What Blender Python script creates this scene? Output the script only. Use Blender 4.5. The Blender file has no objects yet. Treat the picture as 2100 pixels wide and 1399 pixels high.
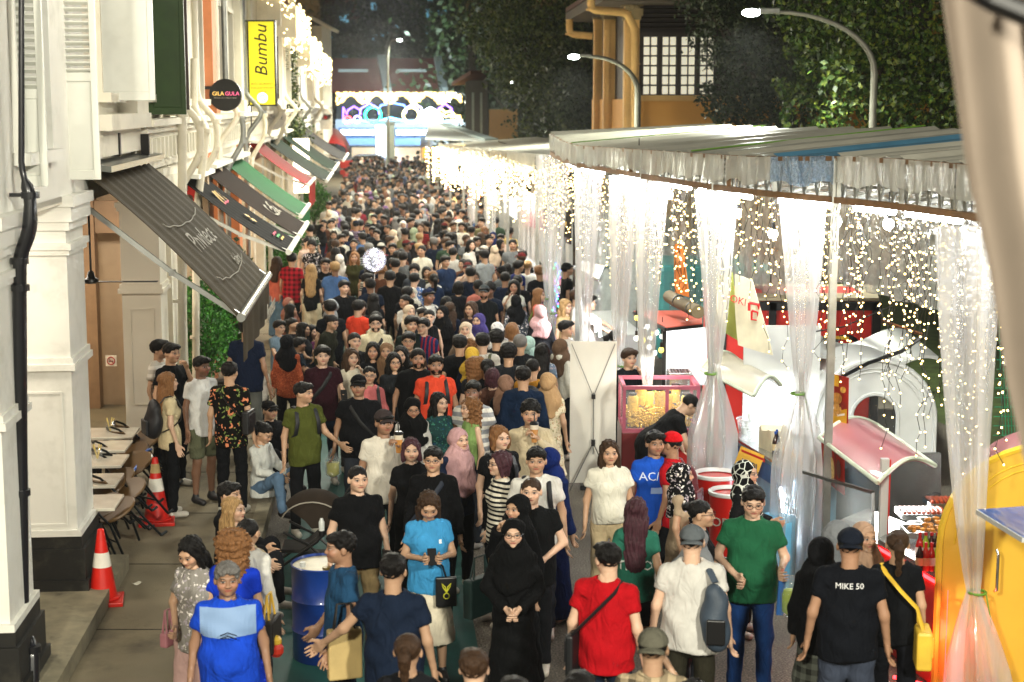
import bpy, math, random, time
import numpy as np
from mathutils import Vector, Matrix
from mathutils.bvhtree import BVHTree
T0 = time.time()
SC = bpy.context.scene
COL = SC.collection
PI = math.pi
rnd = random.Random(7)
FPX, CX, CY, HC, YH = 3300.0, 1050.0, 699.5, 4.9, 210.0     # focal length in photo pixels, centre, camera height, horizon row
PITCH = math.atan((CY - YH) / FPX)
cam_d = bpy.data.cameras.new('camera'); cam = bpy.data.objects.new('camera', cam_d); COL.objects.link(cam)
cam.location = (0, 0, HC); cam.rotation_euler = (PI / 2 - PITCH, 0, 0)
cam_d.sensor_width = 36; cam_d.lens = FPX / 2100 * 36; cam_d.clip_end = 2000; cam_d.clip_start = .1
cam_d.dof.use_dof = True; cam_d.dof.focus_distance = 17; cam_d.dof.aperture_fstop = 2.2
SC.camera = cam
def ray(px, py):
    x = (px - CX) / FPX; y = -(py - CY) / FPX
    c, s = math.cos(PITCH), math.sin(PITCH)
    return Vector((x, c + y * s, -s + y * c))
def W(px, py, d):
    "world point seen at photo pixel (px,py) at street distance d"
    r = ray(px, py); return Vector((0, 0, HC)) + r * (d / r.y)
def onz(px, py, z):
    r = ray(px, py); return Vector((0, 0, HC)) + r * ((z - HC) / r.z)
world = bpy.data.worlds.new('World'); SC.world = world; world.use_nodes = True
wn = world.node_tree.nodes; wl = world.node_tree.links
sky = wn.new('ShaderNodeTexSky'); sky.sky_type = 'NISHITA'; sky.sun_disc = False
sky.sun_elevation = math.radians(1.0); sky.sun_rotation = math.radians(200)
wn['Background'].inputs['Strength'].default_value = .03
wl.new(sky.outputs[0], wn['Background'].inputs['Color'])
SC.view_settings.view_transform = 'Standard'; SC.view_settings.look = 'None'
SC.view_settings.exposure = 0.6; SC.view_settings.gamma = 1.0; SC.view_settings.use_curve_mapping = False
SC.render.engine = 'CYCLES'
cy = SC.cycles; cy.use_denoising = True
cy.max_bounces = 6; cy.diffuse_bounces = 2; cy.glossy_bounces = 2; cy.transmission_bounces = 4; cy.transparent_max_bounces = 14
cy.sample_clamp_indirect = 6; cy.caustics_reflective = False; cy.caustics_refractive = False
def light(name, kind, loc, power, color=(1, 1, 1), size=.3, size_y=None, target=None, spot=None, blend=.5):
    l = bpy.data.lights.new(name, kind); l.energy = power; l.color = color
    if kind == 'AREA':
        l.size = size
        if size_y: l.shape = 'RECTANGLE'; l.size_y = size_y
    elif kind in ('POINT', 'SPOT'): l.shadow_soft_size = size
    if kind == 'SPOT': l.spot_size = spot or 2.4; l.spot_blend = blend
    o = bpy.data.objects.new(name, l); COL.objects.link(o); o.location = loc
    if target is not None:
        o.rotation_euler = (Vector(target) - Vector(loc)).to_track_quat('-Z', 'Y').to_euler()
    return o
MATS = {}
def rgb(c):
    "hex or 0-1 tuple -> linear rgba"
    if isinstance(c, str):
        v = [int(c[i:i + 2], 16) / 255 for i in (0, 2, 4)]
        v = [a / 12.92 if a <= .04045 else ((a + .055) / 1.055) ** 2.4 for a in v]
        return (*v, 1)
    return (*c[:3], 1)
class G:
    "tiny node graph helper"
    def __init__(s, m): s.t = m.node_tree; s.n = s.t.nodes; s.l = s.t.links
    def node(s, typ, ins=None, **kw):
        n = s.n.new(typ)
        for k, v in kw.items(): setattr(n, k, v)
        for k, v in (ins or {}).items(): s.put(n.inputs[k], v)
        return n
    def put(s, sock, v):
        if hasattr(v, 'is_output') or isinstance(v, bpy.types.NodeSocket): s.l.new(v, sock)
        else: sock.default_value = v
    def m(s, op, a, b=None, c=None):
        n = s.n.new('ShaderNodeMath'); n.operation = op
        for i, v in enumerate((a, b, c)):
            if v is not None: s.put(n.inputs[i], v)
        return n.outputs[0]
    def mix(s, f, a, b, mode='MIX'):
        n = s.n.new('ShaderNodeMix'); n.data_type = 'RGBA'; n.blend_type = mode
        s.put(n.inputs[0], f); s.put(n.inputs[6], a); s.put(n.inputs[7], b)
        return n.outputs[2]
    def noise(s, scale, detail=3, vec=None, rough=.5):
        n = s.n.new('ShaderNodeTexNoise'); n.inputs['Scale'].default_value = scale; n.inputs['Detail'].default_value = detail
        n.inputs['Roughness'].default_value = rough
        if vec is not None: s.l.new(vec, n.inputs['Vector'])
        return n.outputs[0]
    def ramp(s, f, stops):
        n = s.n.new('ShaderNodeValToRGB'); e = n.color_ramp.elements
        while len(e) < len(stops): e.new(.5)
        for q, (p, c) in zip(e, stops): q.position = p; q.color = rgb(c)
        s.l.new(f, n.inputs[0]); return n.outputs[0]
    def map(s, f, a, b, c=0., d=1.):
        n = s.n.new('ShaderNodeMapRange'); s.put(n.inputs[0], f)
        for i, v in enumerate((a, b, c, d)): n.inputs[i + 1].default_value = v
        return n.outputs[0]
    def obj(s): 
        return s.n.new('ShaderNodeTexCoord').outputs['Object']
    def bump(s, h, strength=.3, dist=.01):
        n = s.n.new('ShaderNodeBump'); n.inputs['Strength'].default_value = strength; n.inputs['Distance'].default_value = dist
        s.l.new(h, n.inputs['Height']); return n.outputs[0]
def mat(name, color='808080', rough=.6, metal=0., emit=None, es=0., var=.12, vscale=6., bump=0., bscale=60., alpha=None, spec=.5, coat=0., trans=0., sample=False, dirt=0., dirtc='3a352c'):
    if name in MATS: return MATS[name]
    m = bpy.data.materials.new(name); m.use_nodes = True; g = G(m); b = g.n['Principled BSDF']
    base = rgb(color)
    b.inputs['Roughness'].default_value = rough; b.inputs['Metallic'].default_value = metal
    b.inputs['Specular IOR Level'].default_value = spec; b.inputs['Coat Weight'].default_value = coat
    o = g.obj()
    c = base
    if var:
        n = g.noise(vscale, 4, o)
        lo = tuple(v * (1 - var) for v in base[:3]); hi = tuple(min(1, v * (1 + var)) for v in base[:3])
        c = g.ramp(n, [(.3, lo), (.7, hi)])
    if dirt:
        n = g.noise(vscale * .6, 6, o, .7); c = g.mix(g.map(n, .52, .75, 0, dirt), c, rgb(dirtc))
    g.put(b.inputs['Base Color'], c)
    if bump: g.put(b.inputs['Normal'], g.bump(g.noise(bscale, 3, o), bump))
    if emit: b.inputs['Emission Color'].default_value = rgb(emit); b.inputs['Emission Strength'].default_value = es
    if emit and not sample: m.cycles.emission_sampling = 'NONE'
    if alpha is not None: b.inputs['Alpha'].default_value = alpha
    if trans: b.inputs['Transmission Weight'].default_value = trans
    MATS[name] = m; return m
def pattern_mat(name, kind, a='ffffff', b='000000', scale=30, rough=.85):
    "cloth whose first colour is the object colour; kind: plain stripe check floral vstripe knit"
    if name in MATS: return MATS[name]
    m = bpy.data.materials.new(name); m.use_nodes = True; g = G(m); p = g.n['Principled BSDF']
    oi = g.n.new('ShaderNodeObjectInfo').outputs['Color']; o = g.obj()
    sep = g.node('ShaderNodeSeparateXYZ', {0: o})
    x, y, z = sep.outputs
    fold = g.noise(9, 3, o); fine = g.noise(400, 2, o)
    c = g.mix(g.map(fold, .3, .75, 0, .22), oi, (0, 0, 0, 1), 'MULTIPLY')
    if kind == 'stripe':
        f = g.m('GREATER_THAN', g.m('SINE', g.m('MULTIPLY', z, scale * 6.2832)), .15); c = g.mix(f, oi, rgb(b))
    if kind == 'vstripe':
        f = g.m('GREATER_THAN', g.m('SINE', g.m('MULTIPLY', x, scale * 6.2832)), .3); c = g.mix(f, oi, rgb(b))
    if kind == 'check':
        f1 = g.m('GREATER_THAN', g.m('SINE', g.m('MULTIPLY', x, scale * 6.2832)), 0); f2 = g.m('GREATER_THAN', g.m('SINE', g.m('MULTIPLY', z, scale * 6.2832)), 0)
        c = g.mix(g.m('MULTIPLY', g.m('ADD', f1, f2), .42), oi, rgb(b))
    if kind == 'floral':
        dv = g.node('ShaderNodeTexNoise', {'Vector': o, 'Scale': scale * .8, 'Detail': 2.}); o_ = g.node('ShaderNodeVectorMath', {0: o}, operation='ADD'); dm = g.node('ShaderNodeVectorMath', {0: dv.outputs['Color'], 1: (3. / scale,) * 3}, operation='MULTIPLY'); g.l.new(dm.outputs[0], o_.inputs[1])
        v = g.node('ShaderNodeTexVoronoi', {'Vector': o_.outputs[0], 'Scale': scale, 'Randomness': 1.})
        f = g.m('LESS_THAN', v.outputs[0], .36); c = g.mix(f, oi, g.mix(g.m('GREATER_THAN', g.noise(scale * .7, 2, o), .5), rgb(a), rgb(b)))
    if kind == 'net':
        v = g.node('ShaderNodeTexVoronoi', {'Vector': o, 'Scale': scale}, feature='DISTANCE_TO_EDGE')
        c = g.mix(g.m('LESS_THAN', v.outputs[0], .05), oi, rgb(b))
    g.put(p.inputs['Base Color'], c); p.inputs['Roughness'].default_value = rough; p.inputs['Specular IOR Level'].default_value = .12
    mp = g.node('ShaderNodeMapping', {0: o}); mp.inputs['Scale'].default_value = (9, 9, 4.5); mp.inputs['Rotation'].default_value = (.3, .5, .2)
    wv = g.node('ShaderNodeTexNoise', {'Vector': mp.outputs[0], 'Scale': 1.3, 'Detail': 2., 'Distortion': 1.2})
    g.put(p.inputs['Normal'], g.bump(g.m('ADD', wv.outputs[0], g.m('MULTIPLY', fine, .03)), .55, .05))
    MATS[name] = m; return m
def tag(o, label=None, cat=None, group=None, kind=None, color=None):
    if label: o['label'] = label
    if cat: o['category'] = cat
    if group: o['group'] = group
    if kind: o['kind'] = kind
    if color: o.color = rgb(color)
    return o
def empty(name, loc=(0, 0, 0), rz=0., label=None, cat=None, group=None, parent=None):
    o = bpy.data.objects.new(name, None); COL.objects.link(o); o.location = loc; o.rotation_euler = (0, 0, rz); o.empty_display_size = .2
    if parent: o.parent = parent
    return tag(o, label, cat, group)
def link_mesh(name, me, material=None, parent=None, world=False):
    o = bpy.data.objects.new(name, me); COL.objects.link(o)
    if material is not None and not me.materials:
        for mm in (material if isinstance(material, (list, tuple)) else [material]): me.materials.append(mm)
    if parent:
        o.parent = parent
        if world: o.matrix_parent_inverse = parent_mat(parent).inverted()
    return o
def parent_mat(p):
    m = Matrix.LocRotScale(p.location, p.rotation_euler, p.scale)
    return (parent_mat(p.parent) @ p.matrix_parent_inverse @ m) if p.parent else m
def np_mesh(name, v, f, smooth=True):
    me = bpy.data.meshes.new(name); v = np.asarray(v, np.float32); f = np.asarray(f, np.int32)
    k = f.shape[1] if len(f) else 4
    me.vertices.add(len(v)); me.vertices.foreach_set('co', v.ravel())
    me.loops.add(f.size); me.loops.foreach_set('vertex_index', f.ravel())
    me.polygons.add(len(f)); me.polygons.foreach_set('loop_start', np.arange(len(f), dtype=np.int32) * k)
    me.polygons.foreach_set('use_smooth', np.full(len(f), smooth)); me.update(calc_edges=True)
    return me
class MB:
    "collects simple shapes in world coordinates; build() links ONE mesh object"
    def __init__(s): s.v = []; s.f = []; s.m = []; s.cur = 0
    def add(s, vs, fs):
        k = len(s.v); s.v += [tuple(p) for p in vs]
        for f in fs: s.f.append(tuple(i + k for i in f)); s.m.append(s.cur)
        return s
    def quad(s, a, b, c, d): return s.add([a, b, c, d], [(0, 1, 2, 3)])
    def box(s, c, d, rz=0., rot=None):
        R = rot or Matrix.Rotation(rz, 3, 'Z'); c = Vector(c); hx, hy, hz = d[0] / 2, d[1] / 2, d[2] / 2
        vs = [c + R @ Vector((x * hx, y * hy, z * hz)) for z in (-1, 1) for x, y in ((-1, -1), (1, -1), (1, 1), (-1, 1))]
        return s.add(vs, [(3, 2, 1, 0), (4, 5, 6, 7), (0, 1, 5, 4), (1, 2, 6, 5), (2, 3, 7, 6), (3, 0, 4, 7)])
    def bar(s, a, b, w, h=None, up=(0, 0, 1)):
        a, b = Vector(a), Vector(b); h = h or w; d = b - a; L = d.length
        if L < 1e-6: return s
        z = d / L; u = Vector(up)
        if abs(z.dot(u)) > .98: u = Vector((0, 1, 0))
        x = z.cross(u).normalized(); y = x.cross(z)
        R = Matrix((x, y, z)).transposed()
        return s.box((a + b) / 2, (w, h, L), rot=R)
    def tube(s, pts, r, n=8, cap=True, flat=1., close=False):
        pts = [Vector(p) for p in pts]; m = len(pts); rs = r if isinstance(r, (list, tuple)) else [r] * m
        k = len(s.v); prev = None
        for i, p in enumerate(pts):
            a, b = pts[max(i - 1, 0)], pts[min(i + 1, m - 1)]
            if close: a, b = pts[i - 1], pts[(i + 1) % m]
            t = (b - a).normalized()
            if prev is None:
                x = t.cross(Vector((0, 0, 1)));
                if x.length < .1: x = t.cross(Vector((0, 1, 0)))
            else: x = prev - t * prev.dot(t)
            x.normalize(); prev = x; y = t.cross(x)
            for j in range(n):
                q = 2 * PI * j / n; s.v.append(tuple(p + x * (math.cos(q) * rs[i]) + y * (math.sin(q) * rs[i] * flat)))
        for i in range(m if close else m - 1):
            i2 = (i + 1) % m
            for j in range(n):
                j2 = (j + 1) % n; s.f.append((k + i * n + j, k + i * n + j2, k + i2 * n + j2, k + i2 * n + j)); s.m.append(s.cur)
        if cap and not close:
            s.f.append(tuple(k + j for j in range(n))[::-1]); s.f.append(tuple(k + (m - 1) * n + j for j in range(n))); s.m += [s.cur] * 2
        return s
    def lathe(s, c, prof, n=24, sx=1., sy=1., cap=True):
        k = len(s.v); c = Vector(c)
        for r, z in prof:
            for j in range(n):
                q = 2 * PI * j / n; s.v.append((c.x + math.cos(q) * r * sx, c.y + math.sin(q) * r * sy, c.z + z))
        for i in range(len(prof) - 1):
            for j in range(n):
                j2 = (j + 1) % n; s.f.append((k + i * n + j, k + i * n + j2, k + (i + 1) * n + j2, k + (i + 1) * n + j)); s.m.append(s.cur)
        if cap:
            s.f.append(tuple(k + j for j in range(n))[::-1]); s.f.append(tuple(k + (len(prof) - 1) * n + j for j in range(n))); s.m += [s.cur] * 2
        return s
    def sphere(s, c, r, n=10, sz=1.):
        return s.lathe(c, [(r * math.sin(PI * (i + .02) / (n // 2 + .04)), -r * sz * math.cos(PI * i / (n // 2))) for i in range(n // 2 + 1)], n, cap=False)
    def sheet(s, P, nu, nv, th=.0):
        "P(u,v)->Vector; thickness along the local normal"
        g = [[Vector(P(i / nu, j / nv)) for j in range(nv + 1)] for i in range(nu + 1)]
        k = len(s.v); w = nv + 1
        for r_ in g: s.v += [tuple(p) for p in r_]
        F = [(k + i * w + j, k + (i + 1) * w + j, k + (i + 1) * w + j + 1, k + i * w + j + 1) for i in range(nu) for j in range(nv)]
        if th:
            k2 = len(s.v)
            for i in range(nu + 1):
                for j in range(nv + 1):
                    a = g[min(i + 1, nu)][j] - g[max(i - 1, 0)][j]; b = g[i][min(j + 1, nv)] - g[i][max(j - 1, 0)]
                    s.v.append(tuple(g[i][j] - a.cross(b).normalized() * th))
            d = k2 - k
            F2 = [tuple(q + d for q in f[::-1]) for f in F]
            E = []
            for i in range(nu):
                for j in (0, nv):
                    a, b = k + i * w + j, k + (i + 1) * w + j; E.append((a, a + d, b + d, b) if j == 0 else (b, b + d, a + d, a))
            for j in range(nv):
                for i in (0, nu):
                    a, b = k + i * w + j, k + i * w + j + 1; E.append((b, b + d, a + d, a) if i == 0 else (a, a + d, b + d, b))
            F = F + F2 + E
        s.f += F; s.m += [s.cur] * len(F); return s
    def prism(s, poly, n):
        "poly = list of Vectors, extruded by vector n"
        k = len(poly); n = Vector(n); vs = [Vector(p) for p in poly] + [Vector(p) + n for p in poly]
        return s.add(vs, [tuple(range(k))[::-1], tuple(range(k, 2 * k))] + [(i, (i + 1) % k, k + (i + 1) % k, k + i) for i in range(k)])
    def build(s, name, material, parent=None, smooth=False, label=None, cat=None, group=None, kind=None, color=None, origin=None, bevel=0):
        me = bpy.data.meshes.new(name)
        if origin is None:
            if parent is not None: origin = parent_mat(parent).translation
            else:
                a = np.array(s.v); origin = Vector(((a[:, 0].min() + a[:, 0].max()) / 2, (a[:, 1].min() + a[:, 1].max()) / 2, a[:, 2].min()))
        O = Vector(origin)
        if parent is not None:
            M = parent_mat(parent).inverted(); vs = [M @ Vector(p) for p in s.v]; O = Vector((0, 0, 0))
        else: vs = [Vector(p) - O for p in s.v]
        me.from_pydata(vs, [], s.f)
        ms = material if isinstance(material, (list, tuple)) else [material]
        for mm in ms: me.materials.append(mm)
        if len(ms) > 1: me.polygons.foreach_set('material_index', s.m)
        if smooth: me.polygons.foreach_set('use_smooth', [True] * len(s.f))
        me.update()
        o = bpy.data.objects.new(name, me); COL.objects.link(o)
        if parent is not None: o.parent = parent
        else: o.location = O
        if smooth: 
            try: me.set_sharp_from_angle(angle=math.radians(50))
            except Exception: pass
        if bevel:
            b = o.modifiers.new('bevel', 'BEVEL'); b.width = bevel; b.segments = 2; b.limit_method = 'ANGLE'
        return tag(o, label, cat, group, kind, color)
def text_mesh(body, size=1., extrude=.004, shear=0., align='CENTER'):
    c = bpy.data.curves.new('lettering', 'FONT'); c.body = body; c.size = size; c.extrude = extrude; c.shear = shear; c.resolution_u = 2
    c.align_x = align; c.align_y = 'CENTER'
    o = bpy.data.objects.new('lettering', c); COL.objects.link(o)
    me = bpy.data.meshes.new_from_object(o); bpy.data.objects.remove(o); bpy.data.curves.remove(c)
    return me
def text_on(body, origin, right, up, size, material, parent, extrude=.004, shear=0., name='lettering', wide=1., fn=None):
    me = text_mesh(body, size, extrude, shear); me.materials.clear()
    r, u = Vector(right).normalized(), Vector(up).normalized(); n = r.cross(u); O = Vector(origin)
    Mi = parent_mat(parent).inverted() if parent else Matrix.Identity(4)
    for v in me.vertices:
        p = O + r * (v.co.x * wide) + u * v.co.y + n * v.co.z
        if fn: p = fn(p, v.co)
        v.co = Mi @ p
    me.materials.append(material); o = bpy.data.objects.new(name, me); COL.objects.link(o)
    if parent: o.parent = parent
    return o
def copy_tree(o, parent=None):
    c = o.copy(); COL.objects.link(c)
    if parent is not None: c.parent = parent
    for ch in KIDS.get(o.name, ()): copy_tree(ch, c)
    return c
KIDS = {}
light('street_lamp_light', 'AREA', (5.5, -1.5, 8.5), 1600, (1., .96, .81), .8, .8, target=(-.5, 15, 1.0))
light('street_lamp_light', 'AREA', (-3.0, -2, 7.5), 1200, (1., .95, .78), .8, .8, target=(-2.5, 18, 1.5))
for u, e in ((14, 40), (18.5, 60), (23.5, 60), (29, 60), (35, 70), (42, 70), (50, 80), (60, 80), (72, 80)):
    light('arcade_light', 'AREA', (-4.2 - .08 * (u - 15.8) - 1.2, u, 3.85), e, (1, .9, .74), .5, 1.5, target=(-4.2 - .08 * (u - 15.8) + .2, u, 0))
for y, e in ((25, 230), (34, 400), (46, 520), (60, 600), (78, 650), (96, 650)):
    light('street_fill_light', 'AREA', (-.08 * (y - 15) - 1.2, y, 6.5), e, (1, .97, .82), 1.5, 5, target=(-.08 * (y - 15) - 1.2, y - 2, 0))  # added fill that brightens the mid-street crowd; no lamps hang here
light('far_roof_fill', 'AREA', (-9, 112, 7.5), 2500, (.8, .9, 1.), 3, 8, target=(-9, 130, 8))  # added light to lift the dark far roofs, standing for arch glow
light('wall_fill', 'AREA', (-1.5, 14, 6.8), 60, (1, .93, .8), .5, 3, target=(-4.6, 17, 5.2))  # added fill without a fixture, brightens the near facade
light('wall_fill', 'AREA', (-2.6, 27, 6.8), 90, (1, .92, .76), .5, 6, target=(-5.2, 27, 5.2))  # second added fill, for the facade further along
# ================================================================ people
def surfnet(F, org, h):
    "naive surface nets on a numpy field (inside < 0) -> verts, quads"
    S = F < 0
    nx, ny, nz = F.shape
    m = np.zeros((nx - 1, ny - 1, nz - 1), np.int8)
    for a in (0, 1):
        for b in (0, 1):
            for c in (0, 1): m += S[a:nx - 1 + a, b:ny - 1 + b, c:nz - 1 + c]
    act = (m > 0) & (m < 8)
    idx = np.full(act.shape, -1, np.int32); I = np.argwhere(act); idx[act] = np.arange(len(I))
    if not len(I): return np.zeros((0, 3)), np.zeros((0, 4), int)
    acc = np.zeros((len(I), 3), np.float32); cnt = np.zeros(len(I), np.float32)
    C = [(a, b, c) for a in (0, 1) for b in (0, 1) for c in (0, 1)]
    val = {c: F[I[:, 0] + c[0], I[:, 1] + c[1], I[:, 2] + c[2]] for c in C}
    for c in C:
        for ax in range(3):
            if c[ax]: continue
            d = list(c); d[ax] = 1; d = tuple(d); va, vb = val[c], val[d]; q = (va < 0) != (vb < 0)
            den = np.where(q, va - vb, 1.); t = va / den
            p = np.tile(np.array(c, np.float32), (len(I), 1)); p[:, ax] = t
            acc += p * q[:, None]; cnt += q
    V = (I + acc / np.maximum(cnt, 1)[:, None]) * h + np.array(org)
    Q = []
    for ax in range(3):
        u, w = (ax + 1) % 3, (ax + 2) % 3
        sl = [slice(1, n - 1) for n in F.shape]; s2 = list(sl); sl[ax] = slice(0, F.shape[ax] - 1); s2[ax] = slice(1, F.shape[ax])
        A, B = S[tuple(sl)], S[tuple(s2)]
        for flip, K in ((False, A & ~B), (True, B & ~A)):
            P = np.argwhere(K)
            if not len(P): continue
            P[:, u] += 1; P[:, w] += 1
            def at(du, dw):
                R = P.copy(); R[:, u] += du; R[:, w] += dw; return idx[R[:, 0], R[:, 1], R[:, 2]]
            q = np.stack([at(-1, -1), at(0, -1), at(0, 0), at(-1, 0)], 1)
            Q.append(q[:, ::-1] if flip else q)
    Q = np.concatenate(Q); Q = Q[(Q >= 0).all(1)]
    return V, Q
def field(prims, h, cuts=(), disp=None, k=.03, pad=.02):
    """prims: ('s',p0,p1,r0,r1[,ysc[,k]]) tapered segment; ('e',c,(rx,ry,rz)[,k]) ellipsoid; ('-e',...) smooth subtraction"""
    lo = np.full(3, 9.); hi = np.full(3, -9.); B = []
    for p in prims:
        if p[0] == 's':
            a, b = np.array(p[1]), np.array(p[2]); r = max(p[3], p[4]); l_, h_ = np.minimum(a, b) - r, np.maximum(a, b) + r
        else: c, r = np.array(p[1]), np.array(p[2]); l_, h_ = c - r, c + r
        B.append((l_, h_))
        if p[0] != '-e': lo = np.minimum(lo, l_); hi = np.maximum(hi, h_)
    lo = lo - pad - 2 * h; hi = hi + pad + 2 * h
    n = np.ceil((hi - lo) / h).astype(int) + 1
    ax = [(lo[i] + np.arange(n[i]) * h).astype(np.float32) for i in range(3)]
    F = np.full(n, .15, np.float32)
    for p, (l_, h_) in zip(prims, B):
        m = .05 + pad
        i0 = np.maximum(((l_ - m - lo) / h).astype(int), 0); i1 = np.minimum(((h_ + m - lo) / h).astype(int) + 2, n)
        if (i1 <= i0).any(): continue
        X = ax[0][i0[0]:i1[0], None, None]; Y = ax[1][None, i0[1]:i1[1], None]; Z = ax[2][None, None, i0[2]:i1[2]]
        sl = tuple(slice(i0[i], i1[i]) for i in range(3)); kk = k
        if p[0] == 's':
            ysc = p[5] if len(p) > 5 and p[5] else 1.; kk = p[6] if len(p) > 6 else k
            a, b = np.array(p[1], float), np.array(p[2], float)
            yc = (a[1] + b[1]) / 2
            ay, by = yc + (a[1] - yc) / ysc, yc + (b[1] - yc) / ysc
            Yq = yc + (Y - yc) / ysc
            d0, d1, d2 = b[0] - a[0], by - ay, b[2] - a[2]; L2 = d0 * d0 + d1 * d1 + d2 * d2 + 1e-9
            t = np.clip(((X - a[0]) * d0 + (Yq - ay) * d1 + (Z - a[2]) * d2) / L2, 0, 1)
            D = np.sqrt((X - a[0] - t * d0) ** 2 + (Yq - ay - t * d1) ** 2 + (Z - a[2] - t * d2) ** 2) - (p[3] + t * (p[4] - p[3]))
            D = D * (.5 + .5 * ysc)
            if len(p) > 7: c0, zc = p[7]; D = np.maximum(D, (X - c0[0]) * zc[0] + (Y - c0[1]) * zc[1] + (Z - c0[2]) * zc[2])
        else:
            c, r = p[1], p[2]; kk = p[3] if len(p) > 3 else k
            q = np.sqrt(((X - c[0]) / r[0]) ** 2 + ((Y - c[1]) / r[1]) ** 2 + ((Z - c[2]) / r[2]) ** 2)
            D = (q - 1) * min(r)
        f = F[sl]
        if p[0] == '-e':
            D = -D; hh = np.maximum(kk - np.abs(f - D), 0) / kk; F[sl] = np.maximum(f, D) + hh * hh * kk * .25
        else:
            hh = np.maximum(kk - np.abs(f - D), 0) / kk; F[sl] = np.minimum(f, D) - hh * hh * kk * .25
    X = ax[0][:, None, None]; Y = ax[1][None, :, None]; Z = ax[2][None, None, :]
    if disp: F = F - disp(X, Y, Z)
    for c in cuts: F = np.maximum(F, c(X, Y, Z))
    return surfnet(F, lo, h)
def folds(amp, seed=0, drop=1.):
    "cloth wrinkles: drooping diagonal waves"
    r = random.Random(seed); P = [(r.uniform(8, 20) * r.choice((-1, 1)), r.uniform(8, 18), r.uniform(14, 34) * drop, r.uniform(0, 6)) for _ in range(4)]
    def f(X, Y, Z):
        w = .35 * np.sin(9 * Z + 5 * X + seed) ; o = 0
        for a, b, c, p in P: o = o + np.sin(a * X + b * Y + c * Z + 3 * w + p)
        return (amp * .45 * o).astype(np.float32)
    return f
SKIN = bpy.data.materials.new('skin'); SKIN.use_nodes = True
def _skin():
    g = G(SKIN); b = g.n['Principled BSDF']
    oi = g.n.new('ShaderNodeObjectInfo').outputs['Color']
    at = g.n.new('ShaderNodeAttribute'); at.attribute_name = 'hp'
    sep = g.node('ShaderNodeSeparateXYZ', {0: at.outputs['Vector']}); x, y, z = sep.outputs
    ax = g.m('ABSOLUTE', x)
    def ell(cx, cz, rx, rz, soft=.25, src=None):
        dx = g.m('DIVIDE', g.m('SUBTRACT', src if src is not None else ax, cx), rx); dz = g.m('DIVIDE', g.m('SUBTRACT', z, cz), rz)
        q = g.m('SQRT', g.m('ADD', g.m('MULTIPLY', dx, dx), g.m('MULTIPLY', dz, dz)))
        return g.map(q, 1 - soft, 1 + soft, 1., 0.)
    front = g.m('LESS_THAN', y, -.045)
    c = g.mix(g.m('MULTIPLY', g.map(g.noise(40, 3, at.outputs['Vector']), .3, .7), .25), oi, (.55, .33, .25, 1), 'MULTIPLY')
    c = g.mix(g.m('MULTIPLY', g.m('MULTIPLY', ell(.042, -.022, .026, .022, .6), front), .25), c, (.75, .3, .22, 1))
    c = g.mix(g.m('MULTIPLY', g.m('MULTIPLY', ell(.031, .012, .024, .016, .5), front), .45), c, (.18, .08, .05, 1))
    c = g.mix(g.m('MULTIPLY', ell(.031, .009, 0.0155, .0055), front), c, (.34, .30, .27, 1))
    c = g.mix(g.m('MULTIPLY', ell(.031, .009, .0075, .0075), front), c, (.015, .01, .008, 1))
    c = g.mix(g.m('MULTIPLY', ell(.031, .0165, .0185, .003, .4), front), c, (.012, .008, .007, 1))
    arch = g.m('MULTIPLY', g.m('MULTIPLY', g.m('SUBTRACT', ax, .033), g.m('SUBTRACT', ax, .033)), 12.)
    zz = g.m('ADD', z, arch)
    dx = g.m('DIVIDE', g.m('SUBTRACT', ax, .033), .021); dz = g.m('DIVIDE', g.m('SUBTRACT', zz, .0335), .0052)
    bq = g.map(g.m('SQRT', g.m('ADD', g.m('MULTIPLY', dx, dx), g.m('MULTIPLY', dz, dz))), .7, 1.2, 1., 0.)
    c = g.mix(g.m('MULTIPLY', g.m('MULTIPLY', bq, front), .85), c, (.02, .014, .01, 1))
    c = g.mix(g.m('MULTIPLY', g.m('MULTIPLY', ell(0, -.054, .025, .0095, .25), front), .75), c, (.36, .085, .07, 1))
    c = g.mix(g.m('MULTIPLY', g.m('MULTIPLY', ell(0, -.0545, .023, .0018, .6), front), .9), c, (.05, .015, .012, 1))
    c = g.mix(g.m('MULTIPLY', g.m('MULTIPLY', ell(.008, -.031, .005, .003, .6), front), .8), c, (.05, .02, .015, 1))
    g.put(b.inputs['Base Color'], c); b.inputs['Roughness'].default_value = .48; b.inputs['Specular IOR Level'].default_value = .4
    b.inputs['Subsurface Weight'].default_value = 0.
_skin()
HAIR = bpy.data.materials.new('hair'); HAIR.use_nodes = True
def _hair():
    g = G(HAIR); b = g.n['Principled BSDF']; oi = g.n.new('ShaderNodeObjectInfo').outputs['Color']; o = g.obj()
    mp = g.node('ShaderNodeMapping', {0: o}); mp.inputs['Scale'].default_value = (150, 150, 9)
    n = g.noise(1., 4, mp.outputs[0]); n2 = g.noise(14, 3, o)
    c = g.mix(g.map(n, .35, .7), oi, g.mix(.6, oi, (.0, .0, .0, 1)))
    g.put(b.inputs['Base Color'], c)
    b.inputs['Roughness'].default_value = .5; b.inputs['Specular IOR Level'].default_value = .2
    g.put(b.inputs['Normal'], g.bump(g.m('ADD', n, n2), .9, .012))
_hair()
CLOTH = pattern_mat('cloth', 'plain')
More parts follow.
